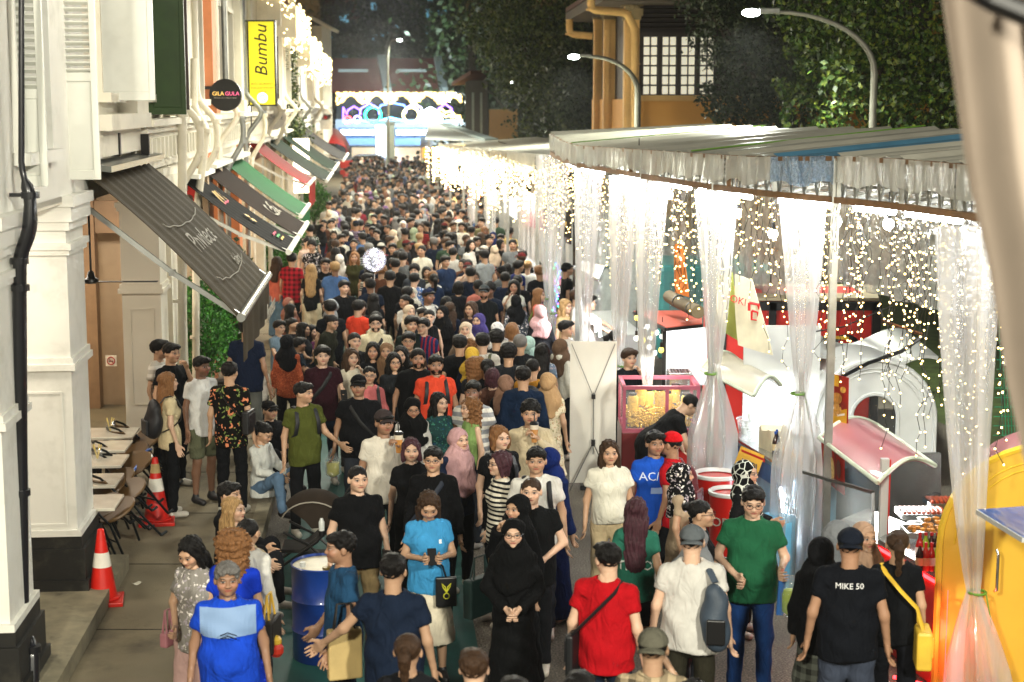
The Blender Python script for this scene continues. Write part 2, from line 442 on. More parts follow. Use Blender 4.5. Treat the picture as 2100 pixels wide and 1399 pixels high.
PAT = {'stripe': pattern_mat('cloth_stripe', 'stripe', b='10131a', scale=22), 'wstripe': pattern_mat('cloth_wide_stripe', 'stripe', b='e6e2d8', scale=11),
       'vstripe': pattern_mat('cloth_vertical_stripe', 'vstripe', b='8a2430', scale=18), 'check': pattern_mat('cloth_check', 'check', b='141412', scale=11),
       'floral': pattern_mat('cloth_floral', 'floral', 'd9865f', '77894c', 15), 'print': pattern_mat('cloth_print', 'floral', 'b46a44', '51201a', 55),
       'sprig': pattern_mat('cloth_sprig', 'floral', 'b98f6e', '9a9a70', 34), 'net': pattern_mat('cloth_net', 'net', b='cfd4cc', scale=14),
       'wfloral': pattern_mat('cloth_white_floral', 'floral', 'e8e2dc', 'a9a0a8', 24), 'camo': pattern_mat('cloth_leaf', 'floral', '3f7a66', '1c3b55', 30)}
SHOE = mat('shoe', 'b9b4a8', .6, var=.2); SHOE_D = mat('dark_shoe', '17171a', .5)
GLASS_F = mat('glasses_frame', '15100e', .3)
def join(parts):
    V, Q, n = [], [], 0
    for v, q in parts:
        if len(v): V.append(v); Q.append(q + n); n += len(v)
    return np.concatenate(V), np.concatenate(Q)
_HC = {}
def hand(res, curl):
    key = (res, curl)
    if key in _HC: return _HC[key]
    P = [('e', (0, 0, .045), (.042, .016, .052)), ('s', (0, 0, -.02), (0, 0, .02), .026, .028, .8)]
    for i, (x, L) in enumerate(((-.03, .066), (-.01, .078), (.011, .073), (.03, .058))):
        a = np.array((x, 0, .088)); c1 = curl * (.9 + .1 * i); m = a + np.array((x * .12, -math.sin(c1) * L * .5, math.cos(c1) * L * .5))
        c2 = curl * 2.1; e = m + np.array((0, -math.sin(c2) * L * .5, math.cos(c2) * L * .5))
        P += [('s', tuple(a), tuple(m), .0095, .009, 1, .004), ('s', tuple(m), tuple(e), .009, .0075, 1, .004)]
    P += [('s', (-.03, -.004, .02), (-.058, -.018, .058), .013, .011, 1, .01), ('s', (-.058, -.018, .058), (-.058, -.03, .086), .011, .008, 1, .004)]
    r = field(P, res, k=.012, pad=.005); _HC[key] = r; return r
HSC = 1.045
ARMS = {  # elbow, wrist (right-hand side +x, mirrored for the other)
    'down': ((.228, .035, 1.115), (.248, -.03, .875)), 'swing': ((.235, .06, 1.12), (.255, .0, .89)), 'fwd': ((.24, .02, 1.14), (.255, -.13, .93)),
    'phone': ((.23, .0, 1.13), (.075, -.27, 1.17)), 'clasp': ((.255, .0, 1.13), (.05, -.21, 1.01)), 'cup': ((.26, -.11, 1.17), (.075, -.21, 1.385)),
    'mouth': ((.25, -.10, 1.18), (.07, -.17, 1.43)), 'give': ((.25, .0, 1.13), (.33, -.22, 1.02)), 'hold': ((.25, .03, 1.13), (.20, -.22, 1.10)),
    'out': ((.34, .02, 1.17), (.52, -.08, 1.02)), 'reach': ((.25, -.22, 1.24), (.22, -.42, 1.12)), 'lap': ((.22, -.10, 1.15), (.10, -.32, 1.08)), 'belly': ((.26, .02, 1.14), (.12, -.21, 1.05))}
def build_arche(sex='m', w=1., top='tee', bottom='trousers', hair='short', arms=('down', 'down'), legs='stand', lean=0., res=1., hy=0., hp=0., seed=0, glasses=False, cap=None, beard=False, shoes=True, open_=False):
    """returns list of (part name, kind, mesh); kinds pick the material: skin hair top bottom hijab shoe cap glasses"""
    out = []; hB = .0172 * res; hH = .0084 * min(res, 3.1); fem = sex == 'f'
    sw = .143 if fem else .163      # shoulder half width
    ww = w * (.93 if fem else 1.)
    sit = legs in ('sit', 'kerb')
    A = []
    for s, nm in ((1, arms[0]), (-1, arms[1])):
        e, wr = ARMS[nm]; k = sw / .163
        sh = (s * sw * (1 + (w - 1) * .4), .01, 1.365); e = (s * (e[0] + (w - 1) * .18) * (k * .9 + .1) * .95, e[1], e[2]); wr = (s * (wr[0] + ((w - 1) * .18 if nm in ('down', 'swing', 'fwd') else 0)) * k, wr[1] - (w - 1) * .1 * (nm in ('phone', 'clasp', 'belly', 'lap')), wr[2]); A.append((sh, e, wr, s, nm))
    L = []
    for s in (1, -1):
        hip = (s * .088, .0, .90)
        if legs == 'stand': kn, an = (s * .105, -.012, .50), (s * .115, .02, .085)
        elif legs == 'walk': f = s * (1 if seed % 2 else -1); kn, an = (s * .095, -.06 if f > 0 else -.03, .51), (s * .10, -.17 if f > 0 else .21, .085 if f > 0 else .12)
        elif legs == 'kerb': kn, an = (s * .15, -.36, 1.10), (s * .13, -.40, .70)
        else: kn, an = (s * .12, -.42, .92), (s * .12, -.40, .50)
        L.append((hip, kn, an, s))
    zoff = {'kerb': -.615, 'sit': -.415}.get(legs, 0.)
    def pose(V, upper=True):
        V = np.array(V, np.float64)
        if lean and upper:
            t = np.clip((V[:, 2] - .88) / .28, 0, 1); a = lean * t * t * (3 - 2 * t); z0 = .93
            y, z = V[:, 1].copy(), V[:, 2] - z0
            V[:, 1] = y * np.cos(a) - z * np.sin(a); V[:, 2] = z0 + y * np.sin(a) + z * np.cos(a)
        V[:, 2] += zoff; return V
    cz = np.cos(hy), np.sin(hy), np.cos(hp), np.sin(hp)
    def headx(V):
        V = np.array(V, np.float64) * (1.05, 1.0, .94); x, y, z = V[:, 0], V[:, 1], V[:, 2] + .09
        y, z = y * cz[2] - z * cz[3], y * cz[3] + z * cz[2]
        x, y = x * cz[0] - y * cz[1], x * cz[1] + y * cz[0]
        return np.stack([x, y - .014, z + 1.578 - .09], 1)
    H = [('e', (0, .022, .032), (.076, .094, .088)), ('e', (0, -.02, -.035), (.061 if fem else .066, .068, .076)), ('s', (0, -.06, -.088), (0, -.068, -.084), .02, .022),
         ('s', (0, -.086, .012), (0, -.099, -.024), .006, .0125, 1, .014), ('e', (.012, -.096, -.026), (.008, .01, .008), .008), ('e', (-.012, -.096, -.026), (.008, .01, .008), .008),
         ('s', (-.036, -.073, .032), (.036, -.073, .032), .012, .012, 1, .02), ('e', (.04, -.055, -.02), (.026, .03, .028)), ('e', (-.04, -.055, -.02), (.026, .03, .028)),
         ('-e', (.031, -.106, .010), (.019, .02, .012), .012), ('-e', (-.031, -.106, .010), (.019, .02, .012), .012),
         ('e', (.031, -.077, .009), (.0145, .0135, .0115), .004), ('e', (-.031, -.077, .009), (.0145, .0135, .0115), .004),
         ('s', (-.016, -.084, -.049), (.016, -.084, -.049), .007, .007, 1, .008), ('s', (-.012, -.083, -.059), (.012, -.083, -.059), .0075, .0075, 1, .008),
         ('s', (0, .03, -.07), (0, .035, -.19), .05 * (.9 if fem else 1.05), .056, 1, .03)]
    if hair in ('short', 'buzz', 'curly_short', 'bun', 'pony', 'none', 'side', 'bald') or hair == 'short': H += [('e', (s * .078, .012, -.008), (.011, .021, .032), .01) for s in (1, -1)]
    Hf = H if res < 1.6 else H[:4] + H[6:9] + [H[15]] + H[16:]
    v, q = field(Hf, hH, k=.022, pad=.01)
    hpv = v.copy(); BV = [(pose(headx(v)), q)]; HPs = [hpv]
    Bp = [('s', (0, .01, 1.45), (0, .0, 1.36), .058, .07), ('s', (-.07, .012, 1.33), (.07, .012, 1.33), .05, .05)]
    slv = {'tee': .55, 'polo': .55, 'shirt': .6, 'puff': .45, 'long': 9, 'hoodie': 9, 'dress': .55, 'abaya': 9, 'tank': .1, 'jacket': 9}[top]
    for sh, e, wr, s, nm in A:
        Bp += [('s', sh, e, .041 * (.9 if fem else 1) * (.7 + .3 * w), .036), ('s', e, wr, .036 * (.9 if fem else 1), .024)]
    if bottom in ('shorts', 'skirt', 'miniskirt') or (top == 'dress'):
        for hip, kn, an, s in L: Bp += [('s', kn, (kn[0] + (an[0] - kn[0]) * .35, kn[1] + (an[1] - kn[1]) * .35 + .015, kn[2] + (an[2] - kn[2]) * .35), .052, .052), ('s', (kn[0] + (an[0] - kn[0]) * .35, kn[1] + (an[1] - kn[1]) * .35 + .015, kn[2] + (an[2] - kn[2]) * .35), an, .05, .033), ('s', hip, kn, .07, .052)]
    v, q = field(Bp, hB * 1.15, k=.025)
    if bottom in ('shorts', 'skirt', 'miniskirt') or top == 'dress':
        up = v[:, 2] > 1.0
        v = np.where(up[:, None], pose(v), pose(v, False))
    else: v = pose(v)
    BV.append((v, q)); HPs.append(np.full((len(v), 3), 5.))
    for sh, e, wr, s, nm in A:
        hv, hq = hand(.0088 if res < 1.2 else (.0105 if res < 1.7 else .017), .95 if nm in ('phone', 'cup', 'clasp', 'hold', 'belly', 'mouth') else .38)
        a, b = np.array(e), np.array(wr); z = (b - a) / np.linalg.norm(b - a)
        ref = np.array((0, 1., 0)) if abs(z[2]) > .6 else np.array((0, 0, 1.))
        if abs(z[2]) > .6: xax = np.array((0, -1., 0)) * 1.; xax = xax - z * xax.dot(z)       # thumb forward
        else: xax = np.array((0, 0, 1.)) - z * z[2]
        xax /= np.linalg.norm(xax); yax = np.cross(z, xax)
        M = np.stack([-xax, yax * (1), z], 1)
        hv2 = hv.copy()
        if s < 0: hv2[:, 1] *= -1
        V = hv2 @ M.T * (.93 if fem else 1.02) + b
        qq = hq[:, ::-1] if s < 0 else hq
        BV.append((pose(V), qq)); HPs.append(np.full((len(V), 3), 5.))
    v, q = join(BV); me = np_mesh('body', v, q)
    at = me.attributes.new('hp', 'FLOAT_VECTOR', 'POINT'); at.data.foreach_set('vector', np.concatenate(HPs).astype(np.float32).ravel())
    me.materials.append(SKIN); out.append(('body', 'skin', me))
    hz = {'tee': .80, 'polo': .80, 'shirt': .77, 'puff': .90, 'long': .79, 'hoodie': .78, 'dress': .46, 'abaya': .07, 'tank': .84, 'jacket': .80}[top]
    g_ = ww; T = []
    belly = max(0, w - 1.05)
    wa = .135 if fem else .152
    T += [('s', (0, .0, .92), (0, .0, 1.08), .168 * g_, (wa + .012) * g_, .72, .05), ('s', (0, -.0, 1.08), (0, .0, 1.26), (wa + .012) * g_, .165 * g_, .66, .05), ('s', (-sw + .05, .012, 1.345), (0, .018, 1.395), .06, .072, .95, .05), ('s', (sw - .05, .012, 1.345), (0, .018, 1.395), .06, .072, .95, .05),
          ('s', (0, .0, 1.25), (0, .005, 1.34), .158 * g_, .12, .66, .05)]
    if fem: T += [('e', (s * .066, -.078 * g_, 1.235), (.066, .052, .065), .06) for s in (1, -1)]
    if belly: T += [('e', (0, -.05, 1.02), (.15 * g_, .13 + belly * .35, .15), .06)]
    if hz < .9 and top not in ('dress', 'abaya'): T += [('s', (0, .0, .98), (0, .0, .78), .168 * g_, .182 * g_, .78, .05)]
    if top == 'dress': T += [('s', (0, 0, .92), (0, .0, .44), .165 * g_, .25 * g_, .8, .05)]
    if top == 'abaya': T += [('s', (0, 0, .95), (0, .0, .0), .17 * g_, .27 * g_, .85, .05)]
    for sh, e, wr, s, nm in A:
        R0, R1 = (.054, .060) if not fem else (.047, .051)
        if top == 'puff': R0, R1 = .06, .078
        if top in ('tank',): continue
        q_ = .75 + .25 * w; t = min(slv, 1); a = np.array(sh); b = np.array(e); m = a + (b - a) * t; z = (b - a) / np.linalg.norm(b - a)
        T.append(('s', (s * .05, .012, 1.335), sh, .062, R0 * q_, 1, .045))
        if slv < 1: m2 = m + z * .05; T.append(('s', sh, tuple(m2), R0 * q_, R1 * q_, 1, .03, (m, z)))
        else:
            T.append(('s', sh, e, R0 * q_, R1 * q_ * .95, 1, .03)); m2 = b + (np.array(wr) - b) * .93; z2 = (np.array(wr) - b) / np.linalg.norm(np.array(wr) - b); T.append(('s', e, tuple(m2 + z2 * .03), .053 * q_, .040 if top != 'abaya' else .058, 1, .02, (m2, z2)))
    CC = [lambda X, Y, Z: np.where(np.abs(X) < .235 + max(0, w - 1) * .2, hz - Z + .012 * np.sin(11 * X + seed), -1.).astype(np.float32) + 0 * Y]
    if top != 'hoodie': CC.append(lambda X, Y, Z: .074 - np.sqrt(X * X + (Y - .015) ** 2 + (Z - 1.475) ** 2 * .8))
    TP = [field(T, hB, CC, folds(.0075 if res < 1.6 else .006, seed), k=.05)]
    if top == 'hoodie': TP.append(field([('s', (-.06, .06, 1.44), (.06, .06, 1.44), .06, .06), ('s', (-.08, -.03, 1.43), (-.06, .06, 1.44), .03, .05), ('s', (.08, -.03, 1.43), (.06, .06, 1.44), .03, .05)], hB, k=.03))
    if top in ('polo', 'shirt'):
        ring = MB(); ring.tube([(math.sin(t) * .073, .014 - math.cos(t) * .068, 1.435 + .012 * math.cos(t + PI) - (.018 if abs(t) > 2.7 or abs(t) < .0 else 0)) for t in np.linspace(.16, 2 * PI - .16, 14)], .016, 6, flat=.6)
        vv = np.array(ring.v); ff = np.array([f for f in ring.f if len(f) == 4]); TP.append((vv, ff))
    v, q = join(TP); v = pose(v); me = np_mesh('top', v, q)
    nmt = {'tee': 'shirt', 'polo': 'polo_shirt', 'shirt': 'shirt', 'puff': 'blouse', 'long': 'sweater', 'hoodie': 'hoodie', 'dress': 'dress', 'abaya': 'robe', 'tank': 'vest', 'jacket': 'jacket'}[top]
    out.append((nmt, 'top', me))
    if top not in ('dress', 'abaya'):
        P = [('s', (-.065 * g_, 0.01, .92), (.065 * g_, 0.01, .92), .09 * g_, .09 * g_, 1, .04), ('s', (0, 0, .9), (0, 0, 1.0), .14 * g_, .125 * g_, .68, .05)]
        cu = [lambda X, Y, Z: Z - 1.02]
        if bottom in ('trousers', 'shorts', 'wide'):
            for hip, kn, an, s in L:
                r0, r1, r2 = (.09, .069, .056) if bottom != 'wide' else (.105, .10, .11)
                if bottom == 'shorts': r0, r1 = .096, .09
                P.append(('s', hip, kn, r0 * (.6 + .4 * g_), r1, 1, .025 if not sit else .03))
                if bottom != 'shorts': P.append(('s', kn, an, r1, r2, 1, .02))
            if bottom == 'shorts':
                if not sit: cu.append(lambda X, Y, Z: .53 - Z)
            else: cu.append(lambda X, Y, Z: (.075 if not sit else .4) - Z)
        elif bottom == 'miniskirt': P.append(('s', (0, 0, .93), (0, 0, .55), .155 * g_, .22, .75, .04)); cu.append(lambda X, Y, Z: .60 - Z)
        else: P.append(('s', (0, 0, .93), (0, 0, .25), .155 * g_, .25, .8, .04)); cu.append(lambda X, Y, Z: .36 - Z)
        if sit: cu = cu[1:] if False else [lambda X, Y, Z: np.where(Y > -.16, Z - 1.02, -1.).astype(np.float32)]
        v, q = field(P, hB * 1.3, cu, folds(.005, seed + 9, 1.3), k=.03)
        me = np_mesh('bottom', pose(v, False), q); out.append(({'trousers': 'trousers', 'shorts': 'shorts', 'wide': 'trousers', 'skirt': 'skirt', 'miniskirt': 'skirt'}[bottom], 'bottom', me))
    if shoes:
        for hip, kn, an, s in L:
            x, y, z = an; b = .0 if not sit else z - .085
            P = [('s', (x, y + .02, b + .045), (x + s * .015, y - .15, b + .035), .042, .036, 1, .02), ('s', (x, y + .01, b + .05), (x, y + .0, b + .095), .04, .038)]
            if an[2] > .1 and not sit: P = [(p[0], tuple(np.array(p[1]) + (0, 0, .035)), tuple(np.array(p[2]) + (0, 0, .02)), *p[3:]) for p in P]
            v, q = field(P, .0165 * max(1, res * .8), [lambda X, Y, Z, b=b: b + .002 - Z], k=.02)
            out.append(('shoe', 'shoe', np_mesh('shoe', pose(v, False), q)))
    def hl(xs, zs): return lambda X, Y, Z: (np.interp(Y, xs, zs).astype(np.float32) - Z + ((.004 + .011 * (Y < -.03)) * np.sin(95 * X + seed) * np.sin(60 * X + 2) - .25 * np.abs(X) * (Y < -.03)).astype(np.float32))
    hb_ = .008 if res > 1.5 else 0.
    def nz(a, s1=70, s2=95): return lambda X, Y, Z: (hb_ + a * (np.sin(s1 * X + 3 * np.sin(40 * Z)) * np.sin(s2 * Y + 2 * np.sin(50 * X)) + .6 * np.sin(s2 * Z + 2 * np.sin(60 * Y)))).astype(np.float32)
    base_c = hl([-.12, -.085, -.05, -.02, .0, .05, .12], [.068, .062, .046, .004, -.026, -.068, -.10])
    cap_e = ('e', (0, .024, .042), (.085, .103, .092))
    hairs = []
    if hair == 'short': hairs = field([cap_e, ('e', (.015, -.05, .088), (.062, .05, .032), .03)], hH, [base_c], nz(.004), k=.02, pad=.015)
    elif hair == 'curly_short': hairs = field([('e', (0, .022, .05), (.095, .112, .105))], hH, [base_c], nz(.009, 110, 130), k=.02, pad=.02)
    elif hair == 'buzz': hairs = field([('e', (0, .023, .034), (.0795, .097, .0905))], hH, [base_c], nz(.0), k=.02, pad=.01)
    elif hair == 'bald': hairs = field([('e', (0, .023, .03), (.0795, .097, .0885))], hH, [hl([-.12, -.02, .0, .05, .12], [.2, .05, -.01, -.05, -.08]), lambda X, Y, Z: Z - .07 + 0 * X], None, k=.02, pad=.01)
    elif hair in ('bun', 'pony'):
        P = [('e', (0, .024, .036), (.082, .099, .0925))]
        hc = hl([-.12, -.085, -.05, -.01, .03, .08, .12], [.075, .072, .058, .03, .005, -.04, -.05])
        b1 = field(P, hH, [hc], nz(.002), k=.02, pad=.01)
        if hair == 'bun': b2 = field([('e', (0, .125, .06), (.045, .042, .042))], hH, (), nz(.005), pad=.01)
        else: b2 = field([('s', (0, .11, .05), (0, .165, .0), .028, .034), ('s', (0, .165, .0), (0, .15, -.22), .034, .016)], hH * 1.2, (), nz(.005, 60, 60), pad=.01)
        hairs = join([b1, b2])
    elif hair in ('bob', 'long', 'curly', 'vlong'):
        zb = {'bob': -.125, 'long': -.33, 'curly': -.28, 'vlong': -.46}[hair]
        a = .004 if hair != 'curly' else .015
        wd = .092 if hair != 'curly' else .125
        fc = lambda X, Y, Z: np.minimum((np.interp(Y, [-.12, -.085, -.05], [.082, .075, .05]).astype(np.float32) - Z), (.0 - (Y + .03 + .00 * Z)) * 1. + 0 * X)
        def fc(X, Y, Z):
            open_w = np.interp(Z, [-.5, -.12, 0.0, .05, .085], [.03, .045, .055, .045, 0.]).astype(np.float32)
            return np.minimum(open_w - np.abs(X), -(Y + .02)).astype(np.float32)
        P = [('e', (0, .026, .040), (wd - .004, .105, .098)), ('s', (0, .035, .0), (0, .055, zb + .05), wd, wd * .78, .78, .03), ('s', (.07, -.012, -.01), (.078, -.005, zb * .8), .027, .02), ('s', (-.07, -.012, -.01), (-.078, -.005, zb * .8), .027, .02)]
        if zb < -.3: P.append(('s', (0, .085, -.12), (0, .125, zb), .10, .08, .5, .03))
        stn = lambda X, Y, Z: (hb_ + .0045 * np.sin(170 * X + 5 * np.sin(9 * Z) + seed) + .004 * np.sin(140 * Y + 4 * np.sin(11 * Z)) + .003 * np.sin(20 * Z + 30 * X)).astype(np.float32)
        hairs = field(P, hH * 1.1, [fc], stn if hair != 'curly' else nz(a, 75 if hair != 'curly' else 100, 60 if hair != 'curly' else 110), k=.02, pad=.02)
    if cap and len(hairs) and hair not in ('x',):
        V_ = np.array(hairs[0]); V_[:, 2] = np.where(V_[:, 2] > .05, .05 + (V_[:, 2] - .05) * .55, V_[:, 2]); V_[:, :2] *= .96; hairs = (V_, hairs[1])
    if len(hairs): out.append(('hair', 'hair', np_mesh('hair', pose(headx(hairs[0])), hairs[1])))
    if hair == 'hijab':
        def op(X, Y, Z): return (1 - np.sqrt((X / .057) ** 2 + ((Z + .012) / .083) ** 2)) * .055 + 0 * Y
        def opc(X, Y, Z): return np.minimum(op(X, Y, Z), -(Y + .02)).astype(np.float32)
        h1 = field([('e', (0, .024, .024), (.093, .115, .112)), ('e', (0, -.015, -.07), (.082, .09, .075)), ('e', (0, .10, -.02), (.06, .055, .07))], hH * 1.1, [opc], folds(.0035, seed, 1.5), k=.035, pad=.015)
        V1 = headx(h1[0])
        h2 = field([('s', (0, .01, 1.52), (0, .0, 1.40), .08, .125, .9), ('s', (0, .0, 1.42), (0, -.012, 1.17 if not open_ else 1.1), .13, .182 if not open_ else .215, .84, .05), ('s', (-sw + .04, .01, 1.35), (0, .0, 1.42), .078, .09, 1, .06), ('s', (sw - .04, .01, 1.35), (0, .0, 1.42), .078, .09, 1, .06), ('s', (0, -.03, 1.46), (0, -.05, 1.2), .07, .10, .8, .05)], hB * .9,
                   [lambda X, Y, Z: (1.13 + .55 * (X * X) * 4 + .02 * np.sin(25 * X) + .25 * (Y + .1) - (.0 if not open_ else .1)) - Z], folds(.010, seed + 5, 1.), k=.045)
        v, q = join([(V1, h1[1]), h2]); out.append(('headscarf', 'hijab', np_mesh('headscarf', pose(v), q)))
    if cap:
        P = [('e', (0, .024, .045), (.087, .105, .095))]
        c1 = field(P, hH, [lambda X, Y, Z: .045 - Z + .12 * (Y - .0) * -.2], None, k=.02, pad=.01)
        sgn = -1 if cap == 'front' else 1
        yb = -.07 if cap == 'front' else .10
        br = MB(); br.sheet(lambda u, t: Vector(((u - .5) * .15, yb + sgn * (.01 + t * .085 * math.sin(PI * (.12 + .76 * u))), .055 - .012 * t - .03 * (2 * u - 1) ** 2)), 8, 3, .005)
        bv = np.array(br.v); bq = np.array(br.f)
        v, q = join([c1, (bv, bq)]); out.append(('cap', 'cap', np_mesh('cap', pose(headx(v)), q)))
    if beard:
        b = field([('e', (0, -.024, -.05), (.061, .071, .07))], hH, [lambda X, Y, Z: np.maximum(Z + .035 - .9 * np.maximum(0, np.abs(X) - .035), Y - .0), lambda X, Y, Z: (.02 - np.sqrt(X * X + ((Z + .054) * 1.9) ** 2)) + 0 * Y], None, pad=.01)
        if len(b[0]): out.append(('beard', 'hair', np_mesh('beard', pose(headx(b[0])), b[1])))
    if glasses:
        gm = MB()
        for s in (1, -1):
            gm.tube([(s * .033 + math.cos(t) * .024, -.102 + .25 * (s * math.cos(t) * .024 + .0), .008 + math.sin(t) * .017) for t in np.linspace(0, 2 * PI, 13)[:-1]], .0022, 4, close=True)
            gm.tube([(s * .058, -.094, .012), (s * .078, -.04, .012), (s * .08, .0, .008)], .0022, 4)
        gm.tube([(-.010, -.106, .012), (.010, -.106, .012)], .002, 4)
        vv = pose(headx(np.array(gm.v))); me = bpy.data.meshes.new('glasses'); me.from_pydata([tuple(p) for p in vv], [], gm.f); me.materials.append(GLASS_F); out.append(('glasses', 'glasses', me))
    return out, pose, headx
PSC = 1.055
ARCH = {}
def arche(**kw):
    key = tuple(sorted(kw.items()))
    if key not in ARCH: ARCH[key] = build_arche(**kw)
    return ARCH[key]
SKINS = {'l': (.60, .40, .28), 'm': (.48, .30, .19), 't': (.36, .205, .125), 'd': (.19, .10, .06)}
HAIRS = {'k': (.006, .005, .0048), 'b': (.055, .028, .014), 'r': (.16, .055, .022), 'y': (.45, .28, .12), 'g': (.20, .19, .18), 'p': (.07, .025, .035), 'o': (.28, .13, .05)}
def put_person(loc, yaw, H, spec, label, group=None, skin='m', hc='k', tc='202225', bc='17181c', sc=None, hj='111215', cc='222222', tpat=None, bpat=None, hpat=None, cat='person'):
    "spec = kwargs for arche(); loc = feet; yaw 0 faces the camera, + turns to the picture's right"
    root = empty('person', loc, yaw, label, cat, group); k = H * PSC / 1.72; root.scale = (k, k, k)
    jit = .85 + .3 * rnd.random()
    for nm, kind, me in arche(**spec)[0]:
        o = bpy.data.objects.new(nm, me); COL.objects.link(o); o.parent = root
        m = {'skin': SKIN, 'hair': HAIR, 'top': PAT.get(tpat, CLOTH), 'bottom': PAT.get(bpat, CLOTH), 'hijab': PAT.get(hpat, CLOTH), 'shoe': None, 'cap': CLOTH, 'glasses': GLASS_F}[kind]
        if kind == 'shoe': m = SHOE if (sc or 'w') == 'w' else SHOE_D
        if not me.materials: me.materials.append(m)
        elif me.materials[0] is not m: o.material_slots[0].link = 'OBJECT'; o.material_slots[0].material = m
        c = {'skin': SKINS[skin], 'hair': HAIRS[hc] if hc in HAIRS else None, 'top': tc, 'bottom': bc, 'hijab': hj, 'cap': cc}.get(kind)
        if c is not None:
            c = rgb(c)
            if kind == 'skin': c = tuple(v * jit for v in c[:3]) + (1,)
            o.color = c
    return root
# ================================================================ setting
M = mat
ASPHALT = M('asphalt', '5d5a52', .85, var=.22, vscale=3, bump=.6, bscale=90, dirt=.5, dirtc='2d2b28')
def _asph():
    m = bpy.data.materials.new('aggregate_road'); m.use_nodes = True; g = G(m); b = g.n['Principled BSDF']; o = g.obj()
    n = g.noise(55, 3, o); n2 = g.noise(.6, 5, o, .6)
    c = g.ramp(n, [(.35, '2a261f'), (.5, '5c554a'), (.68, '8d8473')]); c = g.mix(g.map(n2, .4, .62, 0, .6), c, rgb('38332a'))
    g.put(b.inputs['Base Color'], c); b.inputs['Roughness'].default_value = .75
    g.put(b.inputs['Normal'], g.bump(n, .5, .01)); return m
ROAD = _asph()
CONC = M('pavement_concrete', '6f6650', .8, var=.18, vscale=1.6, bump=.5, bscale=70, dirt=.9, dirtc='3a3327')
GREEN = M('green_road_coating', '0a4a44', .6, var=.2, vscale=2.5, bump=.25, bscale=120, dirt=.5, dirtc='0a3a36')
KERB = M('kerb_stone', '7d7660', .8, var=.2, dirt=.7, dirtc='3c382c')
WALLW = M('cream_plaster', 'ece6d4', .75, var=.06, vscale=1.2, bump=.12, bscale=25, dirt=.5, dirtc='9c9072')
WALLW2 = M('white_paint_plaster', 'eae9e0', .6, var=.05, vscale=2, bump=.1, bscale=20, dirt=.5, dirtc='969380')
PIPEC = M('cream_pipe', 'e3dbc6', .4, var=.05, dirt=.2, dirtc='998f76'); BLACKP = M('black_pipe', '14151a', .3, var=.1, coat=.3)
BLACKB = M('black_base', '151513', .55, var=.3, dirt=.5, dirtc='4a473c'); BEIGE = M('beige_wall', 'b79f82', .7, var=.05)
WOODW = M('white_shutter', 'dfe0d6', .45, var=.05, vscale=3, dirt=.2, dirtc='9a9785'); GREENS = M('green_shutter', '27430f', .5, var=.15); BROWNS = M('brown_shutter', '2a170f', .5, var=.15)
METAL = M('steel', '8d8f8c', .35, .9, var=.1); GALV = M('galvanised', '9a9c97', .45, .7, var=.15, dirt=.3, dirtc='6b5a45')
DARK = M('dark_metal', '101113', .45); BLK = M('black_plastic', '0b0b0d', .4)
ORANGEW = M('peach_plaster', 'd98a5c', .7, var=.07)
def xf(u): return -4.2 - .08 * (u - 15.8)
def F(u, v=0., z=0.): return Vector((xf(u) + v, u + .08 * v, z))        # facade coordinates: along, out to the street, up
KZ = .15
def strip(name, material, xa, xb, ys, z, **kw):
    m = MB()
    for y0, y1 in zip(ys, ys[1:]): m.quad((xa(y0), y0, z), (xb(y0), y0, z), (xb(y1), y1, z), (xa(y1), y1, z))
    return m.build(name, material, origin=(0, 0, z), **kw)
ys = [0, 8] + list(range(10, 150, 5)) + [200, 600]
g = MB(); g.quad((-500, -30, -.02), (500, -30, -.02), (500, 900, -.02), (-500, 900, -.02)); g.build('ground', M('earth', '2c2c22', .9), kind='structure', origin=(0, 0, 0))
def kx(y): # pavement edge
    return xf(y) + 1.55 if y < 60 else xf(y) + 1.3
def tentx(y):
    return float(np.interp(y, [0, 8, 12, 13, 14.5, 15.6, 16.9, 19.2, 22.6, 24.4, 27, 30.6, 38, 45, 60, 85, 120, 600], [4.7, 4.5, 4.05, 3.87, 3.5, 3.1, 2.5, 1.92, 1.31, .95, .8, .72, .3, -.1, -1.2, -2.6, -5.5, -44]))
strip('road', ROAD, kx, lambda y: tentx(y) + 6, ys, 0., kind='structure')
strip('green_road_coating', GREEN, lambda y: kx(y) + .25, lambda y: kx(y) + (2.2 if y < 19 else 2.1), [9, 12, 14, 16, 18, 20, 24, 28, 32, 38, 44, 52], .004, kind='structure')
g = MB()
for y0, y1 in zip(ys, ys[1:]): g.quad((tentx(y0) + 5.6, y0, .01), (tentx(y0) + 60, y0, .01), (tentx(y1) + 60, y1, .01), (tentx(y1) + 5.6, y1, .01))
g.build('lawn', M('grass_green', '3c4a1d', .9, var=.4, vscale=4, bump=.8, bscale=120), kind='structure', origin=(0, 0, 0))
pav = MB()
for y0, y1 in zip(ys, ys[1:]): pav.add([(xf(y0) - 3.2, y0, KZ), (kx(y0) - .16, y0, KZ), (kx(y1) - .16, y1, KZ), (xf(y1) - 3.2, y1, KZ)], [(0, 1, 2, 3)])
pav_o = pav.build('pavement', CONC, kind='structure', origin=(0, 0, 0))
ks = None; y = 9.0; n = 0
while y < 60:
    L = 1.0
    a, b = Vector((kx(y) - .08, y, 0)), Vector((kx(y + L) - .08, y + L, 0))
    m = MB(); m.bar(a + Vector((0, .006, KZ / 2)), b + Vector((0, -.006, KZ / 2)), .16, KZ + .01)
    o = m.build('kerb_stone', KERB, pav_o); y += L; n += 1
dr = empty('drain_grate', (kx(16.9) + .14, 16.9, .006), 0, 'rusty iron drain grate set against the kerb near the stroller', 'grate')
m = MB(); m.box((kx(16.9) + .14, 16.9, .004), (.24, .6, .008)); m.build('frame', DARK, dr)
m = MB()
